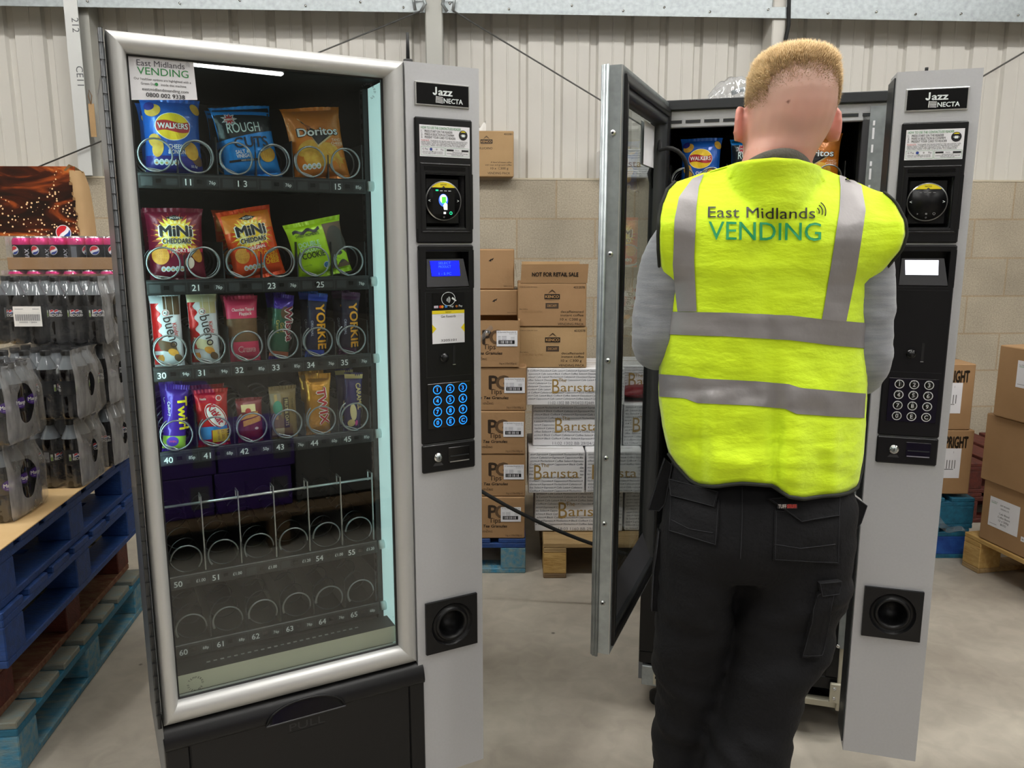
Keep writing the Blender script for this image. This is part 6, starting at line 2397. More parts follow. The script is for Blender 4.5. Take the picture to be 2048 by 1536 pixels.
# clear bag with fixings on top of the opened machine
(lx_, ly_, lz_), t_ = local_to('R', .205, .22, 1.8365)
t = thing('parts_bag', 'clear plastic bag of fixings lying on top of the opened machine', 'bag', (lx_, ly_, lz_), RMX[2])
b = MB()
def bagf(a, c):
    x = -.075 + .16 * a
    hgt = .075 * sin(pi * min(1, a * .9 + .1)) ** .8 * (1 + .25 * noise.noise(Vector((a * 6, c * 6, 2))))
    return (x, -.04 * cos(pi * c) * (1 + .2 * sin(a * 9)), .002 + hgt * sin(pi * c) ** .8)
b.grid(bagf, 22, 14, MATS['clear_bag'])
b.build('bag_film', t)
b = MB()
b.box(-.02, .05, -.015, .015, .006, .02, MATS['galv'], .003)
b.tube([(-.01, 0, .035), (.02, .0, .045), (.05, .005, .03)], .007, MATS['galv'], 7)
b.cyl((-.035, -.01, .003), .011, .012, MATS['black_matt'], 'z', 12)
b.build('bracket', t)
b = MB()
b.cyl((0, 0, 0), .009, .010, MATS['black_matt'], 'z', 10)
b.cyl((0, 0, .010), .004, .012, MATS['black_matt'], 'z', 8)
q, _ = local_to('R', .64, -.10, 1.8335)
o = b.build('aerial_stub', loc=q)
tag(o, 'short black aerial stub on top of the right hand grey column', 'aerial')

# ---------------- stock behind the photographer, mirrored in the lit machine's window
mat('carton_purple', '#6444a4', .5, noise_amt=.1)
mat('carton_grey', '#8c8c8a', .6, noise_amt=.1)
GX = Vector((.72, -.18, 0))
make_pallet('wooden pallet behind the camera, mirrored in the lit machine window', 1.2, 1.1, (B['wood_old'], B['wood_old'], B['wood_old'], B['wood_old']), 6, None, (GX.x + .38, GX.y - .30, 0), LMX[2])
def purple(b, w, d, h):
    yb = d + .0006
    X = Matrix.Translation((0, d, 0)) @ Matrix.Rotation(pi, 4, 'Z')
    b.text('caramel', 0, h * .4, .05, ink('#7a5cae'), -.0006, shear=.2, fit=w * .5, xf=X)
    b.rect(-w * .45, -w * .2, h * .2, h * .75, -.0008, ink('#77777f'), xf=X)
gi = 0
ug, vg = Vector((cos(LMX[2]), sin(LMX[2]), 0)), Vector((sin(LMX[2]), -cos(LMX[2]), 0))
for k in range(3):
    for j in range(2):
        if k == 2 and j == 1: continue
        q = Vector((GX.x, GX.y, 0)) + ug * (-.26 + .37 * j + .02 * k) + vg * .02 + Vector((0, 0, .163 + .2 * k))
        where = ('bottom', 'middle', 'top')[k] + (' left', ' right')[j]
        carton('purple chocolate carton behind the camera, %s of its pallet' % where, tuple(q), LMX[2] + pi, .36, .34, .198, 'carton_purple', lambda b, w, d, h: (b.text('caramel', 0, h * .35, .05, ink('#7a5cae'), -.0006, shear=.2, fit=w * .5), b.rect(-w * .45, -w * .22, h * .2, h * .75, -.0006, ink('#77777f'))), 'box', 'purple cartons behind the camera', tape=False)
q = Vector((GX.x, GX.y, 0)) + ug * .52 + vg * .06 + Vector((0, 0, .163))
carton('grey carton behind the camera beside the purple cartons', tuple(q), LMX[2] + pi, .40, .30, .30, 'carton_grey', None, 'box', None, tape=False)
# ================================================================== the man in the hi-vis vest
mat('skin', '#d7a48c', .5, sss=.12, attr='tone')
mat('hair', '#b3905c', .55, attr='tone')
mat('sweatshirt', '#8d9094', .9, col2='#777a80', noise_scale=14, stretch=(1, 1, 10), bump=.25, bump_scale=180, sheen=.3)
mat('collar_grey', '#57544c', .9, bump=.2, bump_scale=200)
mat('hivis', '#d4f200', .75, col2='#c8e600', noise_scale=10, bump=.75, bump_scale=11, stretch=(1, 1, 2.2), sheen=.2)
mat('reflective', '#8f8b8b', .42, .35, noise_amt=.06, noise_scale=30, bump=.1, bump_scale=40)
mat('piping', '#1c1e18', .8)
mat('trouser', '#0d0d10', .85, spec=.3, col2='#0d0d10', noise_scale=9, bump=.2, bump_scale=120)
mat('trouser_seam', '#232428', .9)
mat('boot', '#141312', .6)
PY = 1.56
person = thing('person', 'man with short blond hair, back turned, in a yellow vest and black trousers', 'person', (.49, 1.56, 0), 0)
PINV = Matrix.Translation((-.49, -1.56, 0))


def ellring(c, rx, ry, n=24, tilt=None, p=2.0):
    out = []
    for i in range(n):
        a = 2 * pi * i / n
        ca, sa = cos(a), sin(a)
        v = Vector((rx * abs(ca) ** (2 / p) * (1 if ca > 0 else -1), ry * abs(sa) ** (2 / p) * (1 if sa > 0 else -1), 0))
        if tilt is not None:
            v = tilt @ v
        out.append(Vector(c) + v)
    return out


def limb(b, pts, m, n=20, flat=1.0):
    """tapered tube through (x, y, z, r) points, resampled smoothly"""
    P_ = [Vector(q[:3]) for q in pts]
    R_ = [q[3] for q in pts]
    sp, rr = [], []
    for i in range(len(P_) - 1):
        p0, p1, p2, p3 = P_[max(i - 1, 0)], P_[i], P_[i + 1], P_[min(i + 2, len(P_) - 1)]
        for k in range(6):
            t = k / 6
            sp.append(.5 * ((2 * p1) + (-p0 + p2) * t + (2 * p0 - 5 * p1 + 4 * p2 - p3) * t * t + (-p0 + 3 * p1 - 3 * p2 + p3) * t ** 3))
            rr.append(R_[i] + (R_[i + 1] - R_[i]) * (t * t * (3 - 2 * t)))
    sp.append(P_[-1]); rr.append(R_[-1])
    b.tube(sp, rr, m, n)
    for q, r in ((sp[0], rr[0]), (sp[-1], rr[-1])):      # round ends
        b.lathe([(r * cos(a), r * sin(a)) for a in [-pi / 2 + pi * i / 8 for i in range(9)]], m, 14, True, Matrix.Translation(q), caps=False)


def ball(b, c, rx, ry, rz, m, rot=None, seg=16):
    T = Matrix.Translation(c)
    if rot is not None: T = T @ rot
    T = T @ Matrix.Diagonal((rx, ry, rz, 1))
    b.lathe([(max(0, cos(a)), sin(a)) for a in [-pi / 2 + pi * i / 10 for i in range(11)]], m, seg, True, T, caps=False)


def fuse(b, name, parent, voxel, m, smooth=4, sub=0):
    """union of the builder's closed shapes as one continuous skin"""
    o = b.build(name)
    md = o.modifiers.new('r', 'REMESH'); md.mode = 'VOXEL'; md.voxel_size = voxel
    ms = o.modifiers.new('s', 'SMOOTH'); ms.iterations = smooth; ms.factor = .5
    dg = bpy.context.evaluated_depsgraph_get()
    dg.update()
    me = bpy.data.meshes.new_from_object(o.evaluated_get(dg))
    old = o.data
    o.modifiers.clear()
    o.data = me
    bpy.data.meshes.remove(old)
    me.materials.clear(); me.materials.append(m)
    me.name = name
    for p in me.polygons:
        p.use_smooth = True; p.material_index = 0
    return o


def adopt(o, parent=person):
    """keep world geometry, hang under the person"""
    o.data.transform(PINV)
    o.parent = parent
    return o


SK = MATS['skin']
# ---- body, world coordinates
b = MB()
HC = Vector((.524, 1.575, 1.70))                       # head centre
def headring(z, cx, rx, yb, yf, n=24, p=2.15):
    cy = (yb + yf) / 2
    return ellring((cx, cy, z), rx, (yf - yb) / 2, n, None, p)
head = [(1.800, .527, .012, 1.555, 1.585), (1.796, .527, .036, 1.53, 1.61), (1.786, .526, .056, 1.508, 1.635), (1.770, .5255, .069, 1.492, 1.655), (1.750, .5245, .0765, 1.482, 1.668),
        (1.728, .5235, .0785, 1.477, 1.675), (1.705, .5225, .0785, 1.477, 1.678), (1.685, .5205, .0775, 1.481, 1.678), (1.665, .518, .0755, 1.488, 1.676), (1.648, .515, .0710, 1.494, 1.672),
        (1.630, .508, .0665, 1.497, 1.66), (1.615, .502, .062, 1.50, 1.645), (1.600, .498, .056, 1.508, 1.625)]
b.loft([headring(*q) for q in reversed(head)], SK)
# jaw and chin, nose, brow, lips, eye sockets (he faces away)
ball(b, (.519, 1.645, 1.628), .042, .040, .030, SK)
ball(b, (.520, 1.672, 1.612), .020, .016, .014, SK)
ball(b, (.523, 1.684, 1.675), .011, .016, .020, SK)
ball(b, (.523, 1.694, 1.665), .014, .010, .009, SK)
ball(b, (.523, 1.672, 1.712), .052, .010, .009, SK)
ball(b, (.521, 1.680, 1.640), .020, .009, .0055, SK)
ball(b, (.521, 1.680, 1.632), .018, .009, .006, SK)
for s in (-1, 1):
    ball(b, (.523 + s * .030, 1.672, 1.694), .013, .010, .009, SK)
    ball(b, (.521 + s * .045, 1.655, 1.662), .018, .016, .018, SK)
# neck and torso
nk = [(1.56, .491, .067, 1.505, 1.625), (1.585, .492, .0640, 1.505, 1.62), (1.61, .498, .0640, 1.502, 1.62), (1.64, .510, .0645, 1.499, 1.63)]
b.loft([headring(*q) for q in nk], SK)
torso = [(.84, .495, .140, 1.465, 1.635, 28, 2.4), (.90, .495, .146, 1.47, 1.64, 28, 2.4), (1.0, .495, .142, 1.48, 1.64, 28, 2.4), (1.10, .495, .142, 1.495, 1.655, 28, 2.4), (1.22, .494, .150, 1.498, 1.67, 28, 2.5), (1.34, .494, .166, 1.50, 1.68, 28, 2.5),
         (1.43, .494, .164, 1.51, 1.675, 28, 2.4), (1.47, .496, .134, 1.525, 1.66, 28, 2.2), (1.512, .497, .084, 1.535, 1.645, 28, 2.0), (1.57, .503, .065, 1.522, 1.64, 28, 2.0)]
b.loft([headring(*q) for q in torso], SK)
armL = [(.340, 1.59, 1.475, .046), (.311, 1.592, 1.40, .042), (.294, 1.588, 1.31, .036), (.293, 1.602, 1.258, .033), (.318, 1.72, 1.235, .035), (.365, 1.86, 1.225, .026), (.385, 1.91, 1.22, .024)]
armR = [(.650, 1.59, 1.470, .046), (.682, 1.592, 1.39, .042), (.690, 1.588, 1.29, .036), (.690, 1.602, 1.213, .033), (.655, 1.72, 1.20, .035), (.606, 1.85, 1.205, .026), (.585, 1.90, 1.205, .024)]
limb(b, armL, SK, 16); limb(b, armR, SK, 16)


def hand(b, wrist, fwd, side, palm_n, curl):
    """palm plus five fingers; side points to the thumb"""
    f, s, nrm = fwd.normalized(), side.normalized(), palm_n.normalized()
    W = Matrix((( s.x, f.x, nrm.x, wrist.x), (s.y, f.y, nrm.y, wrist.y), (s.z, f.z, nrm.z, wrist.z), (0, 0, 0, 1)))
    pts = lambda L: [tuple(W @ Vector(q[:3])) + (q[3],) for q in L]
    for k, x in enumerate((.027, .009, -.009, -.026)):
        limb(b, pts([(x * .5, .005, 0, .014), (x * .9, .045, .002, .0135), (x, .085, 0, .011)]), SK, 10)
        L = (.068, .076, .071, .055)[k]
        c = curl * (.9 + .12 * k)
        p = Vector((x, .088, 0)); a = 0.15
        chain = [(p.x, p.y, p.z, .0098)]
        for j, fr in enumerate((.45, .31, .24)):
            a += c * (.7, 1.0, .7)[j]
            p = p + Vector((0, cos(a), -sin(a))) * L * fr
            chain.append((p.x, p.y, p.z, (.0092, .0084, .0074)[j]))
        limb(b, pts(chain), SK, 10)
    limb(b, pts([(.018, .018, -.004, .014), (.040, .040, -.014, .0118), (.050, .066, -.026, .0100), (.046, .090, -.038, .0085)]), SK, 10)


hand(b, Vector((.385, 1.90, 1.22)), Vector((.35, 1, .0)), Vector((1, -.35, .25)), Vector((-.1, .1, 1)), .55)
hand(b, Vector((.585, 1.89, 1.205)), Vector((-.35, 1, .05)), Vector((-1, -.35, .25)), Vector((.1, .1, 1)), .6)
# legs and feet under the trousers
legL = [(.405, 1.55, .86, .062), (.374, 1.555, .72, .049), (.370, 1.565, .50, .041), (.358, 1.58, .33, .036), (.355, 1.59, .10, .033), (.355, 1.59, .06, .033)]
legR = [(.580, 1.545, .86, .062), (.572, 1.535, .72, .049), (.530, 1.51, .52, .041), (.500, 1.49, .42, .038), (.467, 1.46, .33, .036), (.440, 1.435, .10, .033), (.440, 1.435, .06, .033)]
limb(b, legL, SK, 16); limb(b, legR, SK, 16)
for x, y in ((.355, 1.60), (.440, 1.44)):
    limb(b, [(x, y - .035, .035, .030), (x, y + .06, .032, .034), (x, y + .14, .024, .026)], SK, 12)
# ears: rim, shell and lobe standing off the head
for s in (-1, 1):
    ex = .5205 + s * .079
    def EP(u, w, off=0.0):      # u front(-)..back(+) across the ear, w up; back edge stands away from the head
        return Vector((ex + s * (.002 + .55 * max(0, u + .014) + off), 1.592 - u * .82, 1.676 + w))
    pts = []
    for i in range(21):
        t = i / 20
        a = radians(-20 + 250 * t)              # from the front root over the top and down the back to the lobe
        u = -.016 * cos(a); w = .031 * sin(a) if a < pi else .034 * sin(a)
        pts.append(tuple(EP(u, w)) + (.0056 if t < .9 else .0065,))
    limb(b, pts, SK, 10)
    limb(b, [tuple(EP(-.008, .020, -.004)) + (.0065,), tuple(EP(.004, .008, -.004)) + (.0075,), tuple(EP(.006, -.010, -.004)) + (.0075,), tuple(EP(.0, -.026, -.002)) + (.0065,)], SK, 10)
    ball(b, EP(-.004, .0, -.006), .006, .014, .026, SK, None, 10)
    ball(b, EP(-.010, .0, -.010), .012, .010, .022, SK, None, 10)
body = fuse(b, 'body', person, .0048, SK, 3)
me = body.data
ca = me.color_attributes.new('tone', 'FLOAT_COLOR', 'POINT')
base, stub, red, pale = Vector(rgb('#dba796')), Vector(rgb('#a98a7a')), Vector(rgb('#dc8c80')), Vector(rgb('#e0b29c'))


def fade_line(x):       # height of the lower edge of the hair at the back, by x
    u = (x - .5235) / .08
    return 1.757 - .030 * min(1.3, abs(u)) ** 2.2


for i, v in enumerate(me.vertices):
    x, y, z = v.co
    c = base.copy()
    if z > 1.55:
        n = noise.noise(Vector((x * 30, y * 30, z * 30))) * .5 + .5
        d = fade_line(x) - z
        if y < 1.60 and z > 1.60:
            k = sstep(.085, .0, d) * .8
            k = max(k, .45 * sstep(.03, .0, abs(z - 1.665 + .012 * cos((x - .52) * 60))) * (.4 + .6 * n))
            c = c.lerp(stub, k)
        k = sstep(.072, .086, abs(x - .52)) * sstep(1.63, 1.65, z) * sstep(1.725, 1.70, z)
        c = c.lerp(red, .75 * k)
        if z < 1.625: c = c.lerp(Vector(rgb('#d99a86')), .55)
    for (mx, mz, r) in ((.4885, 1.7015, .0030),):
        if y < 1.56 and (x - mx) ** 2 + (z - mz) ** 2 < r * r:
            c = Vector(rgb('#6c3c2c'))
    ca.data[i].color = (c.x, c.y, c.z, 1)
BODYBVH = BVHTree.FromPolygons([v.co.copy() for v in me.vertices], [tuple(p.vertices) for p in me.polygons])

# ---- hair: short strands rooted on the scalp
rnd = random.Random(3)
hv, hf, hc = [], [], []
cnt = 0
ctr = Vector((.5245, 1.582, 1.705))
while cnt < 26000:
    d = Vector((rnd.gauss(0, 1), rnd.gauss(0, 1), rnd.gauss(.25, 1))).normalized()
    if d.z < -.35: continue
    hit = BODYBVH.ray_cast(ctr + d * .3, -d, .3)
    if hit[0] is None: continue
    p, nrm = hit[0], hit[1]
    lim = fade_line(p.x) if p.y < 1.60 else max(1.715, fade_line(p.x)) if p.y < 1.64 else 1.752
    if abs(p.x - .5235) > .060 and p.y > 1.515: lim = min(lim, 1.716)
    if abs(p.x - .5235) > .083: continue
    e = p.z - lim + .005 * noise.noise(p * 40)
    if e < -.032: continue
    if e < .014 and rnd.random() > ((e + .034) / .048) ** 1.6: continue
    cnt += 1
    tl = sstep(-.006, .034, e)
    L = .0026 + .0035 * sstep(-.03, 0, e) + .0165 * tl * (.65 + .6 * rnd.random()) * (.22 + .78 * sstep(.1, .75, nrm.z))
    up = (nrm * .8 + Vector((0, -.10, .28 + .3 * tl)) + Vector((rnd.gauss(0, .17), rnd.gauss(0, .17), rnd.gauss(0, .12)))).normalized()
    sd = up.orthogonal().normalized()
    a = rnd.random() * 6.28
    sd = (sd * cos(a) + up.cross(sd) * sin(a)).normalized()
    w = .00034 + .00016 * tl
    o = len(hv)
    root = p - nrm * .002
    mid = root + up * L * .6 + nrm * L * .05
    tip = root + up * L + Vector((rnd.gauss(0, .0015), rnd.gauss(0, .0015), -.0005))
    s2 = up.cross(sd) * w
    for q, k in ((root, 1.0), (mid, .8)):
        hv += [q + sd * w * k, q - sd * w * .5 * k + s2 * .87 * k, q - sd * w * .5 * k - s2 * .87 * k]
    hv.append(tip)
    for i in range(3):
        j = (i + 1) % 3
        hf.append((o + i, o + j, o + 3 + j, o + 3 + i))
        hf.append((o + 3 + i, o + 3 + j, o + 6))
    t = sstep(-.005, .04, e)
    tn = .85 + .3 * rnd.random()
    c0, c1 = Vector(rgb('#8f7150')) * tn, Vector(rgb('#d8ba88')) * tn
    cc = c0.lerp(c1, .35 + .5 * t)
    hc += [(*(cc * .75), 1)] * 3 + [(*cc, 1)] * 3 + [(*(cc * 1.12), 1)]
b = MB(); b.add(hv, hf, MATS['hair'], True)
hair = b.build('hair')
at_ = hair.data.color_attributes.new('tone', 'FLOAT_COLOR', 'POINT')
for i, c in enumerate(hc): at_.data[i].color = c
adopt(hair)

# ---- sweatshirt
b = MB()
SW = MATS['sweatshirt']
b.loft([headring(z, cx, rx + .002, yb + .012, yf + .004, n, p) for z, cx, rx, yb, yf, n, p in torso[1:-1]], SW)
def fat(L, k, n=None): return [(x, y, z, r + k) for x, y, z, r in (L if n is None else L[:n])]
sl = [(.340, 1.592, 1.468, .058), (.310, 1.592, 1.41, .058), (.2925, 1.588, 1.32, .053), (.290, 1.598, 1.258, .051), (.318, 1.72, 1.236, .046), (.360, 1.845, 1.226, .033)]
sr = [(.650, 1.592, 1.464, .060), (.686, 1.592, 1.40, .061), (.694, 1.588, 1.30, .057), (.693, 1.600, 1.205, .057), (.655, 1.72, 1.20, .046), (.612, 1.835, 1.205, .033)]
limb(b, sl, SW, 18); limb(b, sr, SW, 18)
shirt = fuse(b, 'sweatshirt', person, .008, SW, 4)
for v in shirt.data.vertices:     # creases on the sleeves
    p = v.co
    n = noise.noise(Vector((p.x * 10, p.y * 16, p.z * 34))) * .003 + noise.noise(Vector((p.x * 18, p.y * 10, p.z * 70 + p.x * 30))) * .0016
    k = sstep(.12, .17, abs(p.x - .49))
    v.co = p + v.normal * n * k
cuffs = MB()
for L in (sl, sr):
    a, e = Vector(L[-2][:3]), Vector(L[-1][:3])
    dv = (e - a).normalized()
    cuffs.tube([e - dv * .004, e + dv * .02, e + dv * .038], [.034, .031, .029], SW, 18)
cuffs.build('cuff').parent = None
cf = bpy.data.objects['cuff']

# ---- collar
b = MB()
prof_c = [(-.006, -.036), (.0, -.028), (.0015, -.012), (-.001, -.002), (-.0045, 0.0), (-.0075, -.005), (-.0095, -.036)]
rings = []
for dr_, dz_ in prof_c:
    ring_ = []
    for i in range(48):
        a = 2 * pi * i / 48
        bk = .5 - .5 * sin(a)                      # 1 at the back
        zt_ = 1.562 + .062 * bk ** 1.5
        ring_.append(Vector((.489 + (.0745 + dr_) * cos(a), 1.562 + (.0725 + dr_) * sin(a), zt_ + dz_ - .010 * max(0, cos(a)) ** 2)))
    rings.append(ring_)
b.loft(rings, MATS['collar_grey'], True, caps=False)
collar = b.build('collar')

# ---- hi-vis vest: back and front panels sharing the side seams
edge = [(322, 1400, 1690), (345, 1385, 1700), (372, 1338, 1747), (386, 1330, 1757), (410, 1317, 1772), (440, 1309, 1781), (470, 1307, 1782), (500, 1308, 1772), (530, 1313, 1755), (560, 1320, 1741), (600, 1321, 1735),
        (700, 1319, 1733), (800, 1318, 1732), (850, 1324, 1729), (905, 1337, 1723), (940, 1352, 1716), (990, 1375, 1702)]
topline = [(1330, 374), (1345, 366), (1400, 347), (1450, 333), (1470, 326), (1500, 320), (1545, 316), (1590, 319), (1633, 332), (1680, 351), (1720, 367), (1760, 388)]
hem = [(1320, 880), (1337, 905), (1347, 921), (1370, 946), (1390, 957), (1430, 959.5), (1478, 958.5), (1540, 964), (1556, 975), (1572, 985), (1600, 988.5), (1640, 979), (1680, 971), (1704, 962), (1713, 945), (1718, 920), (1727, 860)]
mid_y = [(320, 1.575), (400, 1.580), (560, 1.585), (800, 1.565), (990, 1.555)]
dep = [(317, .03), (345, .055), (400, .085), (480, .108), (600, .112), (750, .110), (880, .122), (990, .134)]
arm = [(366, 0), (400, .035), (450, .06), (500, .06), (545, .03), (562, 0), (600, 0)]
NA, NB = 64, 74


def vest_pt(a, c, back):
    px = 1320 + 410 * a
    py = 600
    for _ in range(6):
        top = interp(topline, px)[0]; bot = interp(hem, px)[0]
        py = top + (bot - top) * c
        xl, xr = interp(edge, py)
        px = xl + (xr - xl) * a
    ym = interp(mid_y, py)[0]
    u = abs(2 * a - 1)
    prof = max(0, 1 - u ** 2.5) ** .60
    neck = max(0, 1 - ((px - 1550) / 92) ** 2) ** .5 * .099 if abs(px - 1550) < 92 else 0
    tt = min(1, c * 5.5)
    D = interp(dep, py)[0] * prof * (1 - (1 - tt) ** 2.2)
    D = max(D, neck)
    dl = interp(arm, py)[0] * (u ** 8)
    base = on_y(px, py, ym)
    y = ym - (D + dl) if back else ym + D * .95 + dl
    if back:
        k = sstep(0, .06, c)
        spine = .006 * math.exp(-((a - .5) / .05) ** 2) * sstep(.1, .3, c) * sstep(.8, .55, c)
        blades = .005 * (math.exp(-((a - .3) / .11) ** 2) + math.exp(-((a - .7) / .11) ** 2)) * math.exp(-((c - .28) / .13) ** 2)
        n = noise.noise(Vector((base.x * 9, base.z * 13, 1.3))) * .0042 + noise.noise(Vector((base.x * 24 + base.z * 8, base.z * 22, 5))) * .0017
        n += .0016 * noise.noise(Vector((base.x * 8, base.z * 60, 9)))
        low = sstep(.5, .9, c)
        fold = low * (.010 * math.exp(-((px - 1545 - 10 * (c - .7)) / 14) ** 2) - .010 * math.exp(-((px - 1585) / 26) ** 2) + .006 * math.exp(-((px - 1395) / 12) ** 2) - .005 * math.exp(-((px - 1425) / 20) ** 2) - .006 * math.exp(-((px - 1655) / 14) ** 2))
        diag = .003 * sin((px * .5 + py) * .035) * math.exp(-((px - 1560) / 90) ** 2) * math.exp(-((py - 400) / 60) ** 2)
        y += k * (spine - blades + n * (1.3 + .9 * low) + fold * 1.3 + diag * 1.6)
        r = ray(px, py); q = r * (y / r.y)
        w = prof * .9
        return Vector((base.x * (1 - w) + q.x * w, y, base.z * (1 - w) + (CAM_H + q.z) * w))
    base.x += (.495 - base.x) * .10 * u ** 6
    return Vector((base.x, y + .004 * noise.noise(Vector((base.x * 9, base.z * 9, 7))) * prof, base.z - neck * .9 * (1 - c) ** 3))


vs, fs = [], []
for back in (True, False):
    for j in range(NB):
        for i in range(NA):
            # crowd samples to the edges
            a = i / (NA - 1); a = .5 - .5 * cos(pi * a) if True else a
            vs.append(vest_pt(.35 * a + .65 * i / (NA - 1), j / (NB - 1), back))
for s_ in (0, 1):
    o_ = s_ * NA * NB
    for j in range(NB - 1):
        for i in range(NA - 1):
            q = (o_ + j * NA + i, o_ + j * NA + i + 1, o_ + (j + 1) * NA + i + 1, o_ + (j + 1) * NA + i)
            fs.append(q if s_ else tuple(reversed(q)))
bm = bmesh.new()
bv = [bm.verts.new(v) for v in vs]
for q in fs: bm.faces.new([bv[i] for i in q])
bmesh.ops.remove_doubles(bm, verts=bm.verts, dist=.002)
vest_me = bpy.data.meshes.new('vest'); bm.to_mesh(vest_me); bm.free()
vest_me.materials.append(MATS['hivis'])
for p in vest_me.polygons: p.use_smooth = True
vest = bpy.data.objects.new('vest', vest_me); COL.objects.link(vest)
VB = BVHTree.FromPolygons([v.co.copy() for v in vest_me.vertices], [tuple(p.vertices) for p in vest_me.polygons])
ORG = Vector((0, 0, CAM_H))
NROW = NA


def on_vest(px, py, lift=.0016):
    """point of the vest's back as measured on the photograph"""
    r = ray(px, py).normalized()
    h = VB.ray_cast(ORG, r, 5)
    if h[0] is None:
        h2 = VB.find_nearest(on_y(px, py, 1.56))
        q, n = h2[0], h2[1]
    else:
        q, n = h[0], h[1]
    if n.dot(r) > 0: n = -n
    return q + n * lift


def strip(name, left, right, mt, n=46, k=7, lift=.0018):
    """band between two pixel polylines"""
    b = MB()
    b.grid(lambda a, c: on_vest(*[interp(left, a)[i] * (1 - c) + interp(right, a)[i] * c for i in (0, 1)], lift), n, k, mt)
    return b.build(name)


strips = []
strips.append(strip('reflective_strip', [(0, 1385, 358), (.12, 1358, 395), (.25, 1349, 440), (.6, 1346, 530), (1, 1356, 623)], [(0, 1408, 349), (.12, 1398, 374), (.25, 1393, 415), (.6, 1389, 520), (1, 1394, 623)], MATS['reflective'], 50, 9))
strips.append(strip('reflective_strip', [(0, 1678, 351), (.12, 1680, 376), (.3, 1678, 420), (.6, 1661, 530), (1, 1643, 638)], [(0, 1704, 360), (.12, 1722, 372), (.3, 1731, 420), (.6, 1712, 540), (1, 1691, 644)], MATS['reflective'], 50, 9))
strips.append(strip('reflective_strip', [(0, 1322, 623), (.35, 1452, 625), (.65, 1580, 631), (.85, 1660, 640), (1, 1731, 646)], [(0, 1321, 668), (.35, 1452, 673), (.65, 1580, 680), (.85, 1660, 690), (1, 1731, 697)], MATS['reflective'], 70, 9))
strips.append(strip('reflective_strip', [(0, 1319, 748), (.14, 1376, 752), (.2, 1400, 757), (.45, 1510, 762), (.62, 1576, 768), (.7, 1600, 776), (1, 1730, 787)], [(0, 1320, 793), (.14, 1372, 797), (.2, 1394, 806), (.45, 1500, 811), (.62, 1570, 817), (.7, 1592, 828), (1, 1727, 836)], MATS['reflective'], 70, 9))


def vest_text(s, px, py, hpx, wpx, m, bold, rot=0.0, bend=0.0):
    vs_, fs_, a, e = text_geo(s, bold)
    b = MB(); out = []
    kx = wpx / (e - a); ky = hpx / .70
    for v in vs_:
        x, y = (v[0] - a) * kx, v[1] * ky
        X = px + x * cos(rot) + y * sin(rot)
        Y = py + x * sin(rot) - y * cos(rot)
        out.append(on_vest(X, Y, .0022 + .00009 * v[2]))
    b.add(out, fs_, m)
    return b


LOGO = MB()
for q in (vest_text('East Midlands', 1416, 436, 22, 213, ink('#20211a'), .0, .008), vest_text('VENDING', 1417, 479, 36, 224, ink('#1f9a5e'), .008, .012)):
    o_ = len(LOGO.v); LOGO.v += q.v
    for f, m_ in zip(q.f, q.mi):
        LOGO.f.append(tuple(i + o_ for i in f)); LOGO.mi.append(LOGO.slot(q.mats[m_])); LOGO.sm.append(False)
for k in range(3):
    r0 = 9 + 6.5 * k
    pts = [on_vest(1628 + r0 * cos(a), 425 - r0 * sin(a), .0024) for a in [-.35 + 1.35 * i / 8 for i in range(9)]]
    LOGO.tube(pts, .0010, ink('#20211a'), 6)
logo = LOGO.build('printed_lettering')

# piping along the hem, the armholes; side seams
grid_pt = lambda i, j, back=True: vest_pt(.35 * (.5 - .5 * cos(pi * i / (NA - 1))) + .65 * i / (NA - 1), j / (NB - 1), back)
pipings = []
pip = MB()
pip.tube([grid_pt(i, NB - 1) + Vector((0, -.001, -.003)) for i in range(NA)] + [grid_pt(i, NB - 1, False) + Vector((0, .001, -.003)) for i in range(NA - 1, -1, -1)], .0036, MATS['piping'], 8, closed=True)
pipings.append(pip.build('hem_piping'))
for i in (0, NA - 1):
    pip = MB()
    zc = on_y(1320, 566, 1.58).z
    sides = [[p + Vector((-.002 if i == 0 else .002, 0, 0)) for p in (grid_pt(i, j, back) for j in range(NB)) if p.z > zc] for back in (True, False)]
    pip.tube(sides[0][::-1] + sides[1][1:], .0032, MATS['piping'], 8)
    pipings.append(pip.build('armhole_piping'))
sol = vest.modifiers.new('thickness', 'SOLIDIFY'); sol.thickness = .002; sol.offset = -1

# ---- trousers
TR = MATS['trouser']
b = MB()
def rowpx(py, xl, xr, Y, dback, dfront, n=28, p=2.4):
    l, r = on_y(xl, py, Y), on_y(xr, py, Y)
    return [Vector((q.x, q.y, q.z)) for q in ellring(((l.x + r.x) / 2, Y + (dfront - dback) / 2, l.z), (r.x - l.x) / 2, (dback + dfront) / 2, n, None, p)]
pel = [(880, 1350, 1708, 1.56, .075, .08), (930, 1345, 1694, 1.56, .085, .09), (965, 1338, 1696, 1.555, .105, .10), (1000, 1330, 1706, 1.55, .118, .105), (1060, 1320, 1700, 1.545, .125, .105), (1105, 1318, 1694, 1.545, .115, .105), (1135, 1345, 1668, 1.545, .10, .09)]
b.loft([rowpx(*q) for q in reversed(pel)], TR)
LL = [(1060, 1320, 1500, 1.55, .11, .10), (1120, 1317, 1474, 1.55, .105, .10), (1170, 1314, 1461, 1.55, .10, .097), (1200, 1312, 1457, 1.55, .096, .093), (1300, 1310, 1449, 1.557, .083, .088), (1400, 1311, 1433, 1.568, .078, .08), (1480, 1307, 1412, 1.575, .075, .075), (1536, 1309, 1396, 1.58, .072, .07),
      (1650, 1306, 1400, 1.585, .07, .065), (1760, 1303, 1404, 1.585, .07, .065), (1800, 1302, 1418, 1.585, .072, .07)]
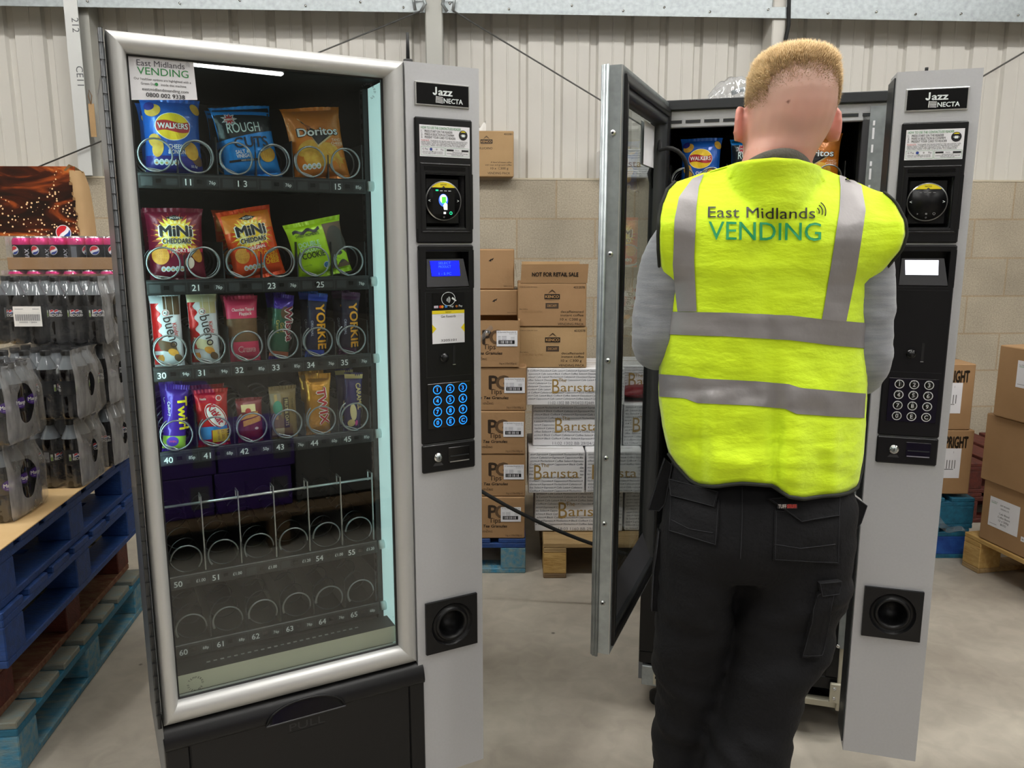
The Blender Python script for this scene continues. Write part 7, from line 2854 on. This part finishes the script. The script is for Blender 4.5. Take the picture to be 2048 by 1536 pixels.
RLg = [(1060, 1480, 1701, 1.545, .11, .10), (1120, 1480, 1692, 1.54, .108, .10), (1170, 1478, 1687, 1.535, .106, .10), (1220, 1474, 1672, 1.53, .098, .095), (1300, 1467, 1648, 1.515, .095, .09), (1350, 1458, 1607, 1.505, .088, .088), (1400, 1446, 1591, 1.50, .085, .082), (1450, 1428, 1579, 1.485, .082, .078),
       (1536, 1405, 1563, 1.46, .078, .072), (1650, 1388, 1545, 1.445, .075, .07), (1780, 1378, 1535, 1.43, .075, .07), (1840, 1376, 1540, 1.43, .078, .075)]
b.loft([rowpx(*q) for q in reversed(LL)], TR)
b.loft([rowpx(*q) for q in reversed(RLg)], TR)
trous = fuse(b, 'trousers', person, .0085, TR, 5)
for v in trous.data.vertices:
    p = v.co
    k = sstep(.86, .70, p.z)
    n = noise.noise(Vector((p.x * 9, p.y * 6, p.z * 15))) * .011 * (.2 + .8 * k)
    n += noise.noise(Vector((p.x * 14 + p.z * 9, p.y * 9, p.z * 32))) * .0075 * (.3 + .7 * k)
    n += .006 * math.exp(-((p.z - .755 - (p.x - .53) * .25) / .012) ** 2) * sstep(.50, .56, p.x)
    kz = sstep(.56, .46, p.z) * .0045 * sin(p.z * 95 + p.x * 60 + 3 * noise.noise(Vector((p.x * 12, p.y * 12, p.z * 6)))) * (.4 + noise.noise(Vector((p.x * 9, 5, p.z * 9))))
    v.co = p + v.normal * (n + kz)
trous.data.update()
TB = BVHTree.FromPolygons([v.co.copy() for v in trous.data.vertices], [tuple(p.vertices) for p in trous.data.polygons])


def on_tr(px, py, lift=.002):
    r = ray(px, py).normalized()
    h = TB.ray_cast(ORG, r, 5)
    if h[0] is None:
        q, n = TB.find_nearest(on_y(px, py, 1.55))[:2]
    else:
        q, n = h[0], h[1]
    if n.dot(r) > 0: n = -n
    return q + n * lift


def patch(name, corners, lift, thick=.002, n=14, k=12, seams=True, m=TR):
    """cloth patch over four pixel corners (TL, TR, BR, BL), rim closed down to the cloth"""
    b = MB()
    def P2(a, c):
        x = (corners[0][0] * (1 - a) + corners[1][0] * a) * (1 - c) + (corners[3][0] * (1 - a) + corners[2][0] * a) * c
        y = (corners[0][1] * (1 - a) + corners[1][1] * a) * (1 - c) + (corners[3][1] * (1 - a) + corners[2][1] * a) * c
        return x, y
    b.grid(lambda a, c: on_tr(*P2(a, c), lift + .0015 * noise.noise(Vector((a * 5, c * 5, corners[0][0])))), n, k, m)
    edge_ = [(a / 12, 0) for a in range(13)] + [(1, c / 12) for c in range(1, 13)] + [(1 - a / 12, 1) for a in range(1, 13)] + [(0, 1 - c / 12) for c in range(1, 12)]
    top_ = [on_tr(*P2(*q), lift) for q in edge_]; low_ = [on_tr(*P2(*q), -.004) for q in edge_]
    N_ = len(edge_)
    b.add(top_ + low_, [(i, (i + 1) % N_, N_ + (i + 1) % N_, N_ + i) for i in range(N_)], m)
    if seams:
        b.tube([on_tr(*P2(.03 + .94 * q[0], .03 + .94 * q[1]), lift + .0004) for q in edge_], .0007, MATS['trouser_seam'], 5, closed=True)
    return b.build(name)


pk = []
pk.append(patch('back_pocket', [(1343, 985), (1440, 1000), (1434, 1092), (1338, 1062)], .003))
pk.append(patch('pocket_flap', [(1343, 958), (1439, 985), (1430, 1016), (1345, 992)], .007))
pk.append(patch('back_pocket', [(1548, 1020), (1680, 1020), (1678, 1128), (1545, 1120)], .003))
pk.append(patch('pocket_flap', [(1532, 998), (1678, 986), (1676, 1032), (1600, 1044)], .007))
pk.append(patch('cargo_pocket', [(1632, 1185), (1668, 1165), (1640, 1312), (1600, 1312)], .009))
pk.append(patch('pocket_flap', [(1634, 1162), (1676, 1158), (1672, 1186), (1640, 1190)], .011))
b = MB()
for path in ([(1484, 975), (1484, 1030), (1482, 1090), (1480, 1120)], [(1345, 1040), (1380, 1058), (1432, 1066)], [(1548, 1088), (1600, 1096), (1678, 1086)]):
    pts = []
    for (x0, y0), (x1, y1) in zip(path, path[1:]):
        for i in range(8): pts.append(on_tr(x0 + (x1 - x0) * i / 8, y0 + (y1 - y0) * i / 8, .0034))
    b.tube(pts, .0008, MATS['trouser_seam'], 5)
pk.append(b.build('seam'))
b = MB()   # maker's tab on the right pocket
def tabp(x, y, l): return on_tr(x, y, l)
b.grid(lambda a, c: tabp(1552 + 39 * a, 1010 + 9 * c, .0095), 10, 3, ink('#1a1212'))
b.grid(lambda a, c: tabp(1570 + 20 * a, 1011 + 7 * c, .0099), 8, 3, ink('#a01818'))
for s, x, w, cc in (('TUFF', 1553, 16, '#d8d0c8'), ('STUFF', 1571, 18, '#d84838')):
    tv, tf, ta, te = text_geo(s, .03)
    b.add([tabp(x + (v[0] - ta) * w / (te - ta), 1018 - v[1] * 7 / .7, .0104 + .00009 * v[2]) for v in tv], tf, ink(cc))
pk.append(b.build('maker_tab'))


def holster(name, quad, Y, th=.012):
    """loose tool pocket hanging at the hip: outline in pixels at distance Y, given thickness"""
    b = MB()
    f = [on_y(x, y, Y - th / 2) for x, y in quad]; k = [on_y(x, y, Y - th / 2) + Vector((0, th, 0)) for x, y in quad]
    n = len(quad)
    b.add(f + k, [tuple(range(n - 1, -1, -1)), tuple(range(n, 2 * n))] + [(i, (i + 1) % n, (i + 1) % n + n, i + n) for i in range(n)], TR)
    b.tube(f, .0015, MATS['trouser_seam'], 5, closed=True)
    return b.build(name)


pk.append(holster('holster_pocket', [(1330, 918), (1344, 930), (1330, 1008), (1318, 1022), (1297, 1020), (1303, 1000)], 1.555))
pk.append(holster('holster_pocket', [(1692, 985), (1704, 990), (1734, 1012), (1722, 1046), (1708, 1064), (1702, 1110), (1703, 1138), (1694, 1150), (1686, 1120)], 1.555))
pk.append(holster('side_pocket', [(1318, 1062), (1330, 1068), (1334, 1180), (1328, 1222), (1304, 1222), (1308, 1140), (1313, 1110)], 1.55, .02))
b = MB()
f = [on_y(x, y, 1.56) for x, y in ((1709, 988), (1722, 998), (1730, 1010), (1718, 1014), (1704, 1004))]
b.add(f + [q + Vector((0, .004, 0)) for q in f], [tuple(range(4, -1, -1)), tuple(range(5, 10))] + [(i, (i + 1) % 5, (i + 1) % 5 + 5, i + 5) for i in range(5)], MATS['paper_white'])
paper = b.build('folded_paper'); tag(paper, 'folded white paper tucked in the right hip pocket of the black trousers', 'paper')

# ---- boots
boots = []
for x, y in ((.355, 1.60), (.440, 1.44)):
    b = MB()
    limb(b, [(x, y - .045, .045, .043), (x, y + .05, .042, .045), (x, y + .15, .036, .036)], MATS['boot'], 16)
    limb(b, [(x, y - .02, .06, .046), (x, y - .025, .15, .047)], MATS['boot'], 16)
    b.box(x - .046, x + .046, y - .09, y + .19, 0, .022, MATS['boot'], .01)
    boots.append(fuse(b, 'boot', person, .008, MATS['boot'], 3))

for o in [body, shirt, cf, collar, vest, trous] + boots + pk:
    adopt(o)
for o in strips + [logo] + pipings:
    o.data.transform(PINV); o.parent = vest
strips[0]['label'] = 'silver reflective band over the left shoulder'
strips[1]['label'] = 'silver reflective band over the right shoulder'
strips[2]['label'] = 'silver reflective band across the waist'
strips[3]['label'] = 'silver reflective band near the hem'
